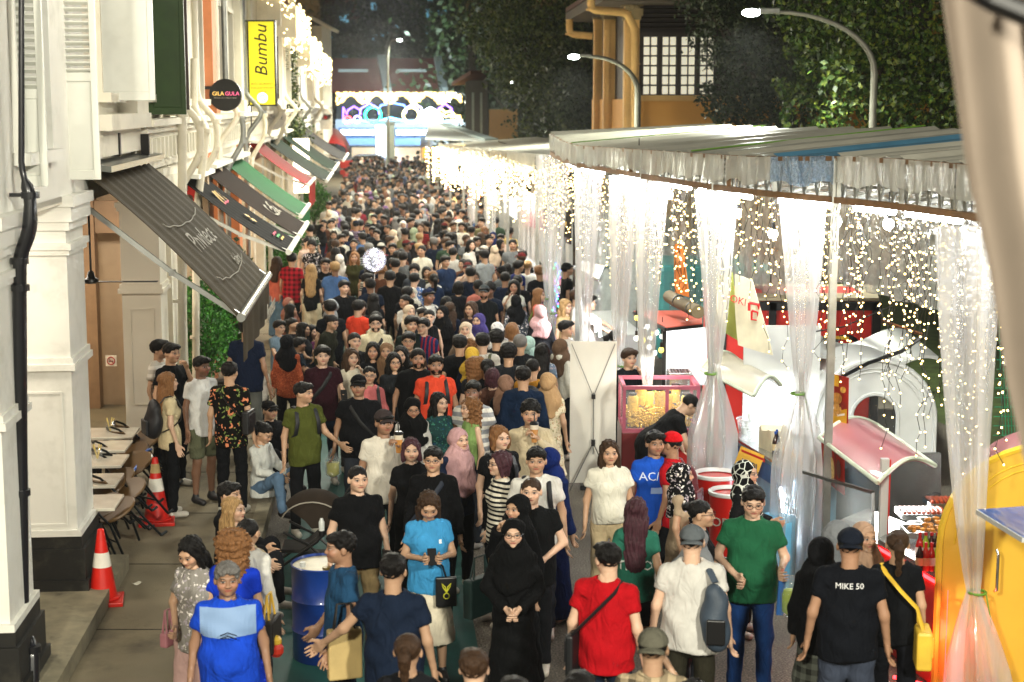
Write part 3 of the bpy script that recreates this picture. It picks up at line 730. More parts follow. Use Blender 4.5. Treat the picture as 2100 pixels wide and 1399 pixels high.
for i in range(9): m.box((kx(16.9) + .14, 16.64 + i * .065, .012), (.2, .022, .012))
m.build('bar', GALV, dr)
m = MB()
for u0, u1 in ((8, 16.0),): m.prism([F(u0, -.9, KZ), F(u0, .28, KZ), F(u1, .28, KZ), F(u1, -.9, KZ)], (0, 0, .16))
m.build('stone_step', KERB, kind='structure')
for k, (px, py, lb) in enumerate(((178, 1279, 'small white paper scrap on the pavement by the glossy cone'), (166, 1248, 'crumpled wrapper beside the black column base'), (270, 1200, 'tiny pale litter on the brown pavement'))):
    c = onz(px, py, KZ + .006); m = MB(); m.sheet(lambda u, v: c + Vector((.09 * u + .01 * v, .06 * v, .012 * math.sin(5 * u + 3 * v + k) + .012)), 5, 4, .001); m.build('paper_scrap', M('paper', 'c9c4b4', .7), label=lb, cat='litter')
y = 12.0
while y < 40:
    m = MB(); m.prism([(xf(y) + .0, y, KZ + .001), (kx(y) - .17, y, KZ + .001), (kx(y) - .17, y + .018, KZ + .001), (xf(y) + .0, y + .018, KZ + .001)], (0, 0, .003)); m.build('expansion_joint', M('joint_dark', '26221a', .9), pav_o); y += 2.1
def house(name, label, u0, u1, plaster, ztop=9.5, zl=4.05):
    h = empty(name, F((u0 + u1) / 2, -3, 0), 0, label, 'shophouse', 'shophouses along the left pavement')
    return h
def fbox(m, u0, u1, v0, v1, z0, z1):
    return m.prism([F(u0, v0, z0), F(u0, v1, z0), F(u1, v1, z0), F(u1, v0, z0)][::1], (0, 0, z1 - z0))
def column(h, u0, u1, v0, v1, mt, base=True, zc=4.05):
    m = MB(); z0 = KZ + (.16 if u0 < 16 else 0)
    zb = z0 + (.52 if base else .05)
    fbox(m, u0, u1, v0, v1, zb, zc)
    for (za, zbb, e) in ((zc - .55, zc - .5, .03), (zc - .5, zc - .44, .05), (zc - .32, zc - .24, .04), (zc - .24, zc - .1, .07), (zc - .1, zc, .1), (zb, zb + .06, .04), (2.42, 2.48, .045), (2.48, 2.54, .025)):
        fbox(m, u0 - e, u1 + e, v0 - e, v1 + e, za, zbb)
    o = m.build('column', mt, h)
    p = MB(); e = .012
    for (ua, ub, va, vb) in ((u0 - e, u0 + .002, v0 + .09, v1 - .09),):
        for (a, b, c, d) in ((va, va + .02, .95, 2.2), (vb - .02, vb, .95, 2.2)): fbox(p, ua, ub, a, b, c, d)
        fbox(p, ua, ub, va, vb, 2.2, 2.22); fbox(p, ua, ub, va, vb, .93, .95)
    p.build('panel_moulding', mt, o)
    if base:
        m = MB(); fbox(m, u0 - .06, u1 + .06, v0 - .06, v1 + .07, z0, z0 + .40); fbox(m, u0 - .09, u1 + .09, v0 - .09, v1 + .1, z0, z0 + .1); fbox(m, u0 - .03, u1 + .03, v0 - .03, v1 + .04, z0 + .4, z0 + .52)
        m.build('column_base', BLACKB, h)
    return o
def louvre(h, c, w, z0, z1, mt, axis='x', slats=True, th=.045, split=.45):
    "a shutter leaf standing open, facing the camera: frame with louvres above and a solid panel below"
    c = Vector(c); r = Vector((1, .08, 0)).normalized() if axis == 'x' else Vector((-.08, 1, 0)).normalized(); n = Vector((-r.y, r.x, 0))
    m = MB()
    def bx(a, b, za, zb, t=th): p = c + r * ((a + b) / 2); m.box((p.x, p.y, (za + zb) / 2), (b - a, t, zb - za), rz=math.atan2(r.y, r.x))
    s = .06; zm = z0 + (z1 - z0) * split
    bx(-w / 2, -w / 2 + s, z0, z1); bx(w / 2 - s, w / 2, z0, z1); bx(-w / 2 + s, w / 2 - s, z0, z0 + .09); bx(-w / 2 + s, w / 2 - s, z1 - .08, z1); bx(-w / 2 + s, w / 2 - s, zm - .04, zm + .04)
    bx(-w / 2 + s, w / 2 - s, z0 + .09, zm - .04, th * .45)
    o = m.build('shutter', mt, h, bevel=.004)
    z = zm + .06
    while z < z1 - .1:
        q = MB(); p = c; q.box((p.x, p.y, z), (w - 2 * s, .05, .012), rot=(Matrix.Rotation(math.atan2(r.y, r.x), 3, 'Z') @ Matrix.Rotation(-.6, 3, 'X')))
        q.build('slat', mt, o); z += .062
    return o
def downpipe(h, pts, r=.055, mt=None):
    m = MB(); P = [Vector(p) for p in pts]; out = [P[0]]
    for i in range(1, len(P) - 1):
        a = (P[i - 1] - P[i]).normalized(); b = (P[i + 1] - P[i]).normalized(); q = min(.12, (P[i - 1] - P[i]).length * .4, (P[i + 1] - P[i]).length * .4)
        out += [P[i] + a * q, P[i] + (a + b) * q * .3, P[i] + b * q]
    out.append(P[-1]); m.tube(out, r, 12)
    o = m.build('downpipe', mt or PIPEC, h, smooth=True)
    c = MB()
    for p in P[1:-1]: c.tube([p - Vector((0, 0, .03)), p + Vector((0, 0, .03))], r * 1.25, 12)
    z = P[-1].z + .8
    while z < P[-2].z - .3: c.tube([(P[-1].x, P[-1].y, z - .02), (P[-1].x, P[-1].y, z + .02)], r * 1.2, 12); z += 1.1
    c.build('pipe_collar', mt or PIPEC, o, smooth=True); return o
def upper(h, u0, u1, mt, z0=4.05, z1=9.5, v=0., thick=.3, openings=(), zs=4.95, zt=7.2):
    "upper wall with window openings"
    m = MB(); us = sorted(openings); cur = u0
    for a, b in us:
        fbox(m, cur, a, v - thick, v, z0, z1); fbox(m, a, b, v - thick, v, z0, zs); fbox(m, a, b, v - thick, v, zt, z1); cur = b
    fbox(m, cur, u1, v - thick, v, z0, z1)
    o = m.build('wall', mt, h)
    for a, b in us:
        q = MB(); fbox(q, a - .06, a, v + .001, v + .05, zs, zt); fbox(q, b, b + .06, v + .001, v + .05, zs, zt); fbox(q, a - .06, b + .06, v + .001, v + .06, zt, zt + .08); fbox(q, a - .1, b + .1, v + .001, v + .14, zs - .1, zs)
        w_ = q.build('window_frame', mt, h)
        q = MB(); fbox(q, a, b, v - .25, v - .22, zs, zt); q.build('pane', M('dark_glass', '0d1214', .1, spec=.8), w_)
    return o
def entab(h, u0, u1, mt, v=0., z=4.05):
    m = MB()
    for (za, zb, e) in ((z - .02, z + .08, .08), (z + .08, z + .36, .05), (z + .36, z + .44, .12), (z + .44, z + .52, .2), (z + .52, z + .60, .28)): fbox(m, u0, u1, v - .05, v + e, za, zb)
    o = m.build('cornice', mt, h)
    n = int((u1 - u0) / .35)
    for i in range(n):
        u = u0 + (i + .5) * (u1 - u0) / n; q = MB(); fbox(q, u - .05, u + .05, v + .05, v + .17, z + .10, z + .36); q.build('bracket', mt, o)
    return o
h = house('shophouse', 'white shophouse nearest the camera with open louvred shutters and black pipe', 9, 16.2, WALLW2)
column(h, 12.05, 12.9, -.75, 0., WALLW2); column(h, 14.85, 15.7, -.62, 0., WALLW2)
upper(h, 8, 16.1, WALLW2, openings=((12.95, 14.2),), z0=4.0, zs=4.5)
m = MB(); fbox(m, 8, 16.1, -3.2, .0, 3.98, 4.05); m.build('soffit', WALLW, h)
o = louvre(h, F(15.2, .05, 0) , .46, 4.18, 6.3, WOODW); o = louvre(h, F(14.7, -.36, 0), .30, 4.12, 6.6, WOODW, split=.0)
louvre(h, F(13.2, .02, 0), .36, 4.22, 6.0, WOODW, split=.42)
pp = empty('black_downpipe', W(60, 1399, 12.6), 0, 'thick black downpipe with kinks fixed to the first white column', 'pipe')
m = MB(); P = [W(44, -120, 12.6), W(44, 350, 12.6), W(62, 400, 12.6), W(62, 470, 12.6), W(40, 530, 12.6), W(42, 900, 12.6), W(46, 1290, 12.6), W(66, 1330, 12.4), W(68, 1480, 12.3)]
rr = [.022, .025, .058, .058, .055, .055, .055, .055, .055]
pts, rs = [], []
for i, p in enumerate(P):
    if 0 < i < len(P) - 1:
        a = (P[i - 1] - p).normalized(); b = (P[i + 1] - p).normalized(); pts += [p + a * .07, p + (a + b) * .02, p + b * .07]; rs += [rr[i] if i != 2 else .05] * 3
    else: pts.append(p); rs.append(rr[i])
m.tube(pts, rs, 14); m.build('pipe', BLACKP, pp, smooth=True)
for q_ in (W(62, 400, 12.6), W(40, 535, 12.6), W(42, 590, 12.6), W(44, 1010, 12.6), W(66, 1330, 12.4)):
    m = MB(); m.tube([q_ - Vector((0, 0, .025)), q_ + Vector((0, 0, .025))], .072, 14); m.box(q_ + Vector((-.1, 0, 0)), (.12, .03, .03)); m.build('pipe_clamp', BLACKP, pp, smooth=True)
h = house('shophouse', 'white corner pillared shophouse with brown sun awning and green shutter', 16.2, 21.6, WALLW)
column(h, 21.0, 21.65, -.5, .0, WALLW, base=False)
upper(h, 16.12, 21.9, WALLW, openings=((16.9, 17.7), (18.9, 20.2)), z0=3.95, zs=5.0)
entab(h, 18.9, 21.9, WALLW, 0, 4.1)
m = MB(); fbox(m, 16.12, 18.9, 0, .25, 4.62, 4.78); fbox(m, 16.12, 18.9, 0, .12, 4.35, 4.62); m.build('ledge', WALLW, h)
louvre(h, F(17.3, .22, 0), .60, 4.92, 6.4, WOODW, split=1.0 - .12)
q = MB(); fbox(q, 18.1, 18.8, .0, .16, 4.75, 9.4); fbox(q, 18.05, 18.85, .0, .22, 4.75, 5.0); q.build('pilaster', WALLW, h)
q = MB(); fbox(q, 20.9, 21.5, .0, .16, 4.75, 9.4); fbox(q, 20.85, 21.55, .0, .22, 4.75, 5.0); q.build('pilaster', WALLW, h)
o = louvre(h, F(20.2, .27, 0), .46, 4.75, 7.2, GREENS, split=.9)
m = MB(); m.box((xf(25) - 1.1, 25.2, 2.1), (2.6, .12, 3.9)); m.build('cross_wall', BEIGE, h)
m = MB(); m.box((W(190, 700, 24.9).x, 24.9, 2.1), (.22, .2, 3.9)); m.box((W(275, 700, 24.9).x, 24.85, 2.1), (.1, .2, 3.9)); m.box((W(228, 400, 24.9).x, 24.95, 3.15), (.75, .16, .5)); m.build('door_frame', M('tan_frame', '8f7358', .6), h)
m = MB(); fbox(m, 12, 40, -2.75, -2.6, KZ, 4.05); m.build('inner_wall', M('pink_beige_wall', 'c9a78c', .7, var=.04), h)
m = MB(); fbox(m, 16.12, 45, -2.7, .0, 3.93, 4.0); m.build('soffit', WALLW, h)
m = MB(); m.box((W(315, 700, 22.2).x, 22.4, 2.0), (.5, .6, 3.9)); m.build('pilaster', WALLW2, h)
sg = empty('no_smoking_sign', W(228, 740, 24.75), 0, 'small square no smoking sign on the beige wall', 'sign')
p = W(228, 740, 24.75); m = MB(); m.box(p, (.17, .012, .17)); m.build('plate', M('sign_white', 'e8e2d8', .4), sg)
m = MB(); m.tube([p + Vector((math.cos(t) * .058, -.012, math.sin(t) * .058)) for t in np.linspace(0, 2 * PI, 17)[:-1]], .008, 4, close=True); m.bar(p + Vector((-.04, -.014, .04)), p + Vector((.04, -.014, -.04)), .012, .006); m.build('ring', M('sign_red', 'b01818', .4), sg)
m = MB(); m.box(p + Vector((0, -.010, -.005)), (.07, .006, .014)); m.build('cigarette', BLK, sg)
fn = empty('ceiling_fan', W(187, 575, 17.5), 0, 'black ceiling fan on a long rod under the white arcade', 'fan')
p = W(187, 578, 17.5); m = MB(); m.tube([p + Vector((0, 0, .05)), p + Vector((0, 0, 1.0))], .012, 8); m.build('rod', BLK, fn)
m = MB(); m.lathe(p, [(.02, .12), (.035, .1), (.045, .05), (.075, .03), (.078, -.0), (.05, -.02), (.01, -.025)], 16); m.build('motor', BLK, fn, smooth=True)
for k, a in enumerate((.05, 2.2, 4.3)):
    m = MB(); d = Vector((math.cos(a), math.sin(a), 0)); m.bar(p + d * .07, p + d * .72, .09, .008); m.build('blade', BLK, fn)
hs = empty('bracket_sign', F(17, .1, 4.5), 0, 'row of black plate signs on short brackets above the brown awning', 'sign')
for (px, pw, d_) in ((181, 14, 16.2), (202, 18, 16.7), (238, 17, 17.3), (298, 15, 18.9)):
    p = W(px, 297, d_); m = MB(); m.box(p, (pw / FPX * d_ * 1.1, .05, .25)); o = m.build('sign_plate', BLK, hs); m = MB(); m.box(p + Vector((-.08, .0, 0)), (.12, .04, .07)); m.build('bracket', BLK, o)
HS = [(21.9, 27, 'f', 'cream shophouse with brown shutters beside the round dessert sign', BROWNS, WALLW), (27, 32.5, 'o', 'peach pillared shophouse under the yellow lightbox sign', BROWNS, WALLW), (32.5, 39, 'w', 'cream shophouse with clustered downpipes behind the yellow sign', WOODW, WALLW),
      (39, 46, 'w', 'cream shophouse above the green and white awning', BROWNS, WALLW), (46, 55, 'w', 'shophouse hung with trailing ivy down its corner', WOODW, WALLW), (55, 66, 'w', 'shophouse under the brightest roofline of fairy lights', WOODW, WALLW2), (66, 80, 'w', 'narrow windowed white gabled shophouse far down the street', WOODW, WALLW2)]
for i, (u0, u1, k, lb, sh, pl) in enumerate(HS):
    h = house('shophouse', lb, u0, u1, pl)
    zt = 9.0 if u1 < 40 else (7.6 if u1 < 60 else 7.0)
    a = u0 + (u1 - u0) * .3; b = u0 + (u1 - u0) * .5; c = u0 + (u1 - u0) * .7
    upper(h, u0 + .003, u1 - .003, pl if k != 'o' else WALLW, z0=3.9, z1=zt, openings=((a, b), (c, c + (b - a))), zs=4.95, zt=6.6)
    entab(h, u0 + .02, u1 - .02, pl, 0, 4.1)
    for uu in ((22.0,) if i == 0 else (a - .3, b + .1)): louvre(h, F(uu, .16 if i == 0 else .1, 0), .34 if i == 0 else .3, 4.8 if i == 0 else 5.0, 7.4 if i == 0 else 6.6, sh, split=.9 if i == 0 else .5) if u0 < 50 and i != 1 else None
    q = MB(); fbox(q, u0 + .05, u0 + .6, .0, .14, 4.72, zt); fbox(q, u0 + .0, u0 + .65, .0, .19, 4.72, 4.95); q.build('pilaster', pl if k != 'o' else ORANGEW, h)
    q = MB(); fbox(q, u0 + .1, u0 + .75, -.5, 0.02, KZ, 4.1); q.build('column', ORANGEW if k == 'o' or i == 2 else pl, h)
    m = MB(); fbox(m, u0, u1, -.5, .04, 3.6, 3.92); m.build('beam', pl, h)
    if u0 > 39: m = MB(); fbox(m, u0, u1, -2.9, -2.6, KZ, 4.05); m.build('inner_wall', M('shop_wall', 'c9b596', .7), h)
    m = MB(); fbox(m, u0 + 1.5, u1 - .6, -2.58, -2.55, .6, 2.6); m.build('shop_window', M('lit_shop', 'ffe8c0', .5, emit='ffdfae', es=1.6, var=0), h)
    m = MB(); m.prism([F(u0, .35, zt), F(u1, .35, zt), F(u1, -3.5, zt + 1.6), F(u0, -3.5, zt + 1.6)], (0, 0, .12)); m.build('roof', M('roof_tile', '5a2c1e', .8, var=.2), h)
    m = MB(); fbox(m, u0 - .12, u0 + .12, -.0, .55, zt - .9, zt + .3); m.build('corbel', pl, h)
    for j in range(2 if i < 4 else 1):
        u = u0 + .9 + j * 1.3; r = .05 if i < 3 else .06
        if i == 0: u = (22.3, 24.6)[j]
        downpipe(h, [F(u, .14, zt), F(u, .14, 4.95), F(u + .1, .42, 4.62), F(u + .1, .42, 4.2), F(u + .05, .12, 3.7), F(u + .05, .12, .3)] if j or i == 0 else [F(u, .12, zt), F(u, .12, 5.1), F(u, .5, 4.7), F(u, .12, 4.2), F(u, .12, .3)], r, PIPEC if (i + j) % 3 != 2 else GALV)
h1 = house('rain_pipe', '', 0, 0, None); bpy.data.objects.remove(h1)
dp = empty('cream_downpipe', F(19.6, .2, 3), 0, 'long cream downpipe dropping past the green shutter to the brown awning', 'pipe')
downpipe(dp, [W(338, -200, 21.2), W(338, 190, 21.2), W(374, 236, 21.6), W(374, 900, 21.6)], .062)
dp = empty('cream_downpipe', F(21, .2, 3), 0, 'slanting cream downpipe right of the green shutter', 'pipe')
downpipe(dp, [W(398, 120, 24), W(398, 225, 24), W(425, 268, 23.7), W(402, 440, 23.7), W(402, 800, 23.7)], .056)
fb = empty('far_gable_wall', F(78, .0, 5), 0, 'far cream gable wall with one narrow window and open shutter', 'wall')
p0, p1 = W(628, 300, 78), W(664, 300, 78)
m = MB(); m.box(((p0.x + p1.x) / 2, 80, 5.2), (p1.x - p0.x, 4, 6.6)); m.build('wall', WALLW, fb)
m = MB(); c = W(643, 195, 77.9); m.box(c, (.22, .1, .95)); m.build('pane', M('dark_glass'), fb)
m = MB(); c = W(671, 193, 77.9); m.box(c, (.40, .06, 1.15)); m.build('shutter', WOODW, fb)
m = MB(); c = W(660, 30, 78); m.box((c.x, 79, 8.6), (1.2, 3, .15), rot=Matrix.Rotation(.5, 3, 'Y')); m.build('eave', WALLW, fb)
def awning(u0, u1, zt, zb, out, mt, name, label, ztf=None, zbf=None, bar=WALLW2, val=.32, ribs=12, valm=None, v0=.02, valance=True, sag=.05):
    a = empty(name, F((u0 + u1) / 2, out / 2, zb), 0, label, 'awning', 'shop awnings over the left pavement')
    def P(u, v): # u along, v out
        uu = u0 + (u1 - u0) * u; z = zt + (zb - zt) * v
        return F(uu, v0 + out * v, z - sag * math.sin(PI * v) + .015 * math.sin(u * ribs * 2 * PI + .8 * math.sin(5 * v)) * (1 - .3 * v))
    m = MB(); m.sheet(P, ribs * 6, 10, -.008); cl = m.build('canopy', mt, a, smooth=True)
    m = MB(); m.tube([F(u0 - .05, v0 + out + .02, zb), F(u1 + .05, v0 + out + .02, zb)], .045, 10); m.build('front_bar', bar, a, smooth=True)
    if valance:
        m = MB(); m.sheet(lambda u, v: F(u0 + (u1 - u0) * u, v0 + out + .03 + .015 * math.sin(u * 30), zb - .03 - val * v), 40, 3, .005); m.build('valance', valm or mt, a, smooth=True)
    for u in (u0 + .1, u1 - .1):
        k = F(u, v0 + out * .55, (zt + zb) / 2 - .28)
        m = MB(); m.bar(F(u, v0, zt - .35), k, .035, .05); m.bar(k, F(u, v0 + out, zb), .035, .05); m.box(k, (.06, .06, .06)); m.build('folding_arm', bar, a)
    m = MB(); m.prism([F(u0, 0, zt + .03), F(u0, .28, zt - .0), F(u1, .28, zt), F(u1, 0, zt + .03)], (0, 0, .06)); m.build('housing', bar, a)
    return a, P
AW1 = M('taupe_canvas', '463e30', .8, spec=.08, var=.12, vscale=2.5, bump=.1)
TXT = M('white_print', 'a39e90', .7, var=0)
a1, P1 = awning(15.8, 19.7, 4.22, 2.78, 1.46, AW1, 'awning', 'large taupe fabric awning with white script nearest the camera', val=.42, ribs=9, bar=METAL, sag=-.06)
def on_awn(P, u, v, body, su, sv, mt, par, shear=0., rot=0.):
    me = text_mesh(body, 1., .0, shear); me.materials.clear(); Mi = parent_mat(par).inverted()
    c, s_ = math.cos(rot), math.sin(rot)
    for w in me.vertices:
        x, y = w.co.x, w.co.y; x, y = x * c - y * s_, x * s_ + y * c
        q = P(u + x * su, v - y * sv); w.co = Mi @ (Vector(q) + Vector((.0, 0, .035)))
    me.materials.append(mt); o = bpy.data.objects.new('lettering', me); COL.objects.link(o); o.parent = par
on_awn(P1, .5, .62, 'Providence', .095, .18, TXT, a1, .3, 0); on_awn(P1, .72, .82, 'bakery', .05, .09, TXT, a1, .3, 0)
for tt in (.47, .83):
    m = MB(); m.tube([Vector(P1(.5 + .38 * math.sin(q), tt + .04 * math.cos(q * 1.5))) + Vector((0, 0, .04)) for q in np.linspace(-1.3, 1.3, 14)], .006, 5); m.build('swoosh', TXT, a1)
text_on('Providence', F(18.3, 1.62, 2.55), F(19, 1.6, 0) - F(17, 1.6, 0), (0, 0, 1), .3, TXT, a1, .002, .3)
GOLD = M('gold_print', 'c9a24a', .6, var=0)
a2, P2 = awning(23.3, 25.6, 3.8, 2.74, 1.5, M('black_canvas', '070606', .8, spec=.08), 'awning', 'black canvas awning with gold lettering and green pink print', bar=WALLW2, val=.1, ribs=7, valance=False)
on_awn(P2, .5, .6, '8', .3, .2, GOLD, a2, 0, 0); on_awn(P2, .5, .3, 'W3', .25, .2, GOLD, a2, 0, 0)
for k, (c_, vv) in enumerate((('2f8f4a', .86), ('b83a5a', .82), ('c9a24a', .9), ('b83a5a', .35))):
    m = MB(); m.sheet(lambda u, v, vv=vv: Vector(P2(.35 + .25 * u, vv + .018 * v)) + Vector((0, 0, .03)), 10, 2); m.build('printed_stripe', M('print' + str(k), c_, .7), a2)
a3, P3 = awning(25.9, 28.7, 3.85, 2.76, 1.52, M('brown_canvas', '21130a', .8, spec=.08), 'awning', 'dark brown canvas awning with pale script behind the black one', val=.1, ribs=8, valance=False)
on_awn(P3, .5, .68, 'Cafe', .22, .26, TXT, a3, .3, 0)
a4, P4 = awning(29.4, 32.6, 3.85, 2.84, 1.38, M('emerald_canvas', '045c2a', .7, spec=.08), 'awning', 'emerald green awning with a white underside and hanging flap', val=.35, ribs=8)
a5, P5 = awning(35.4, 38.6, 4.0, 3.1, 1.25, M('red_canvas', '8a1610', .7, spec=.08), 'awning', 'white awning with a bright red top further down the arcade', val=.5, ribs=8)
a6, P6 = awning(39.6, 44.2, 4.0, 2.98, 1.5, M('dark_green_canvas', '06200f', .8, spec=.08), 'awning', 'dark green awning above the lit white menu sign', val=.2, ribs=10, valance=False)
a7, P7 = awning(45.2, 51, 4.05, 3.0, 1.5, M('dark_green_canvas'), 'awning', 'second dark green awning beyond the lit menu sign', val=.2, ribs=10, valance=False)
a8, P8 = awning(53, 60, 4.05, 3.0, 1.6, M('charcoal_canvas', '1c1a1a', .8, spec=.08), 'awning', 'charcoal awning with tiny text near the street end', val=.2, ribs=10, valance=False)
dm = empty('dome_awning', F(84, 1.2, 3), 0, 'rounded red dome awning at the far end of the arcade', 'awning')
m = MB(); m.sheet(lambda u, v: F(80 + 9 * u, .1 + 1.0 * math.sin(v * PI / 2), 2.6 + 1.0 * math.cos(v * PI / 2) * math.sin(PI * (.1 + .8 * u))), 14, 8, .02); m.build('canopy', M('red_canvas'), dm, smooth=True)
m = MB(); m.sheet(lambda u, v: F(80 + 9 * u, 1.12, 2.58 - .4 * v), 10, 2, .02); m.build('valance', M('red_canvas'), dm)
YEL = M('yellow_lightbox', 'f0e020', .5, emit='f4ea2c', es=.35, var=0)
s1 = empty('lightbox_sign', W(538, 130, 33.5), 0, 'tall yellow lightbox sign reading Bumbu', 'sign')
c = W(538, 130, 33.5); wv, hv = 54 / FPX * 33.5, 168 / FPX * 33.5
m = MB(); m.box(c, (wv, .16, hv)); m.build('lightbox', YEL, s1)
m = MB()
for dx, dz, sx, sz in ((0, hv / 2, wv + .05, .03), (0, -hv / 2, wv + .05, .03), (-wv / 2, 0, .03, hv), (wv / 2, 0, .03, hv)): m.box(c + Vector((dx, 0, dz)), (sx, .18, sz))
m.build('frame', BLK, s1)
m = MB(); m.bar(c + Vector((-wv / 2 - .35, 0, hv / 2)), c + Vector((-wv / 2, 0, hv / 2)), .025); m.bar(c + Vector((-wv / 2 - .4, 0, -hv / 2)), c + Vector((-wv / 2, 0, -hv / 2)), .025); m.bar(c + Vector((-wv / 2 + .02, 0, -hv / 2)), c + Vector((-wv / 2 + .02, 0, -hv / 2 - .5)), .025); m.build('bracket', BLK, s1)
PB = M('print_black', '120c08', .6, var=0)
text_on('Bumbu', c + Vector((.0, -.085, .25)), (0, 0, 1), (-1, 0, 0), .37, PB, s1, .004, .25)
PG = M('print_mustard', 'b59a20', .6, var=0)
for k, (t_, z_) in enumerate((('RESTAURANT', -.42), ('THAI-INDONESIAN', -.50), ('CUISINE', -.57))): text_on(t_, c + Vector((0, -.085, z_)), (1, 0, 0), (0, 0, 1), .072 if k == 0 else .055, PG, s1, .003)
m = MB(); m.tube([c + Vector((0, -.083, -.70)), c + Vector((0, -.088, -.70))], .11, 20); m.build('logo_disc', M('logo_white', 'dfeef2', .5, emit='dfeef2', es=.8, var=0), s1)
m = MB()
for k in range(9): a = k * 2 * PI / 9; m.box(c + Vector((math.cos(a) * .055, -.091, -.70 + math.sin(a) * .055)), (.03, .004, .02))
m.build('logo_mark', M('logo_blue', '2a7fae', .5, var=0), s1)
s2 = empty('round_sign', W(463, 195, 27), 0, 'round black sign reading Gila Gula in pink and gold', 'sign')
c = W(463, 195, 27); r_ = .265
m = MB(); m.tube([c + Vector((0, -.05, 0)), c + Vector((0, .05, 0))], r_, 40); m.build('disc', BLK, s2)
m = MB(); m.bar(c + Vector((-r_ - .15, 0, .12)), c + Vector((-r_ + .05, 0, .12)), .05); m.bar(c + Vector((-r_ - .15, 0, -.12)), c + Vector((-r_ + .05, 0, -.12)), .05); m.build('bracket', BLK, s2)
text_on('GILA', c + Vector((-.118, -.055, .02)), (1, 0, 0), (0, 0, 1), .092, M('neon_gold', 'e8b95a', .5, emit='f2c46a', es=.8, var=0), s2, .004)
text_on('GULA', c + Vector((.115, -.055, .02)), (1, 0, 0), (0, 0, 1), .092, M('neon_pink', 'e8608a', .5, emit='ee6a90', es=.8, var=0), s2, .004)
text_on('WHERE OLD MEETS NEW', c + Vector((0, -.055, -.05)), (1, 0, 0), (0, 0, 1), .033, TXT, s2, .003)
s3 = empty('lamp_sign', W(495, 240, 36), 0, 'glowing white window panel behind the round black sign', 'sign')
m = MB(); m.box(W(495, 245, 36), (.38, .1, 1.5)); m.build('lit_panel', M('lit_white', 'fff4dc', .5, emit='fff0cf', es=4, var=0), s3)
s4 = empty('round_sign', W(560, 240, 40), 0, 'round white coffee sign partly hidden behind the yellow sign', 'sign')
m = MB(); c = W(560, 240, 40); m.tube([c, c + Vector((0, .08, 0))], .32, 28); m.build('disc', M('sign_white'), s4); text_on('COFFEE', c + Vector((.03, -.01, -.02)), (1, 0, 0), (0, 0, 1), .13, M('print_grey', '8a8680', .6), s4)
s5 = empty('round_sign', W(668, 247, 76), 0, 'small white round topped sign with a red mark beside the far wall', 'sign')
m = MB(); c = W(668, 250, 76); m.box(c, (.55, .1, .7)); m.tube([c + Vector((0, -.05, .35)), c + Vector((0, .05, .35))], .275, 20); m.build('board', M('sign_white'), s5); m = MB(); m.box(c + Vector((0, -.06, .2)), (.15, .02, .15)); m.build('mark', M('sign_red'), s5)
s6 = empty('lit_menu_sign', W(618, 340, 47), 0, 'tall bright white lightbox with red swirl under the green awning', 'sign')
c = W(618, 340, 48); m = MB(); m.box(c, (.46, .15, 1.6)); m.build('lightbox', M('lit_white'), s6)
m = MB(); m.tube([c + Vector((math.cos(t) * .12, -.09, math.sin(t) * .2 - .45)) for t in np.linspace(-1.8, 2.4, 12)], .03, 6); m.build('red_swirl', M('sign_red'), s6)
s7 = empty('wall_poster', W(410, 595, 26), 0, 'red poster with white writing on the wall under the brown awning', 'poster')
c = W(410, 597, 27); m = MB(); m.box(c, (.24, .02, .42)); m.build('sheet', M('poster_red', 'c23028', .6, emit='c23028', es=.25), s7)
for k in range(6): text_on('menu set daily' if k else 'EAT', c + Vector((0, -.014, .15 - k * .055)), (1, 0, 0), (0, 0, 1), .03 if k else .07, TXT, s7, .002)
s8 = empty('hanging_sign', W(383, 405, 24), 0, 'red and white hanging sign half hidden behind the cream pipe', 'sign')
c = W(385, 408, 24); m = MB(); m.box(c, (.28, .05, .42), rot=Matrix.Rotation(.15, 3, 'Y')); m.build('board', M('poster_red'), s8); m = MB(); m.sphere(c + Vector((.02, -.02, .0)), .07, 10); m.build('white_emblem', TXT, s8)
YE = 112.
def E(px, py, d=YE): return W(px, py, d)
sh = empty('far_shop_row', E(800, 360, 118), 0, 'brightly lit shop row closing the far end of the street', 'building')
def rectpx(m, x0, y0, x1, y1, d, th=.3):
    a, b = W(x0, y1, d), W(x1, y0, d); m.box(((a.x + b.x) / 2, d + th / 2, (a.z + b.z) / 2), (abs(b.x - a.x), th, abs(b.z - a.z)))
m = MB(); rectpx(m, 690, 245, 1000, 380, 120, 4); m.build('wall', M('far_wall', '8a9aa8', .7), sh)
LITC = M('lit_cool', 'd8ecff', .5, emit='d4eaff', es=5, var=0); LITW = M('lit_warm_white', 'fff2dc', .5, emit='fff0d8', es=4, var=0)
for (x0, x1) in ((694, 768), (808, 900)):
    m = MB(); rectpx(m, x0, 262, x1, 281, 119, .4); o = m.build('sign_fascia', M('navy_board', '1a3552', .5, emit='3a6c9a', es=.6), sh)
    m = MB(); x = x0 + 5
    while x < x1 - 6: w_ = rnd.choice((4, 6, 7)); rectpx(m, x, 266, x + w_, 277, 118.8, .1); x += w_ + 2.5
    m.build('sign_lettering', LITC, o)
for (x0, x1, mt) in ((722, 768, M('shop_interior', 'e9d8be', .6, emit='d9c7a8', es=.8)), (806, 862, M('shop_interior')), (866, 900, M('shop_orange', 'd98a30', .6, emit='e6a048', es=1.2))):
    m = MB(); rectpx(m, x0, 303, x1, 345, 119.5, .4); m.build('shop_front', mt, sh)
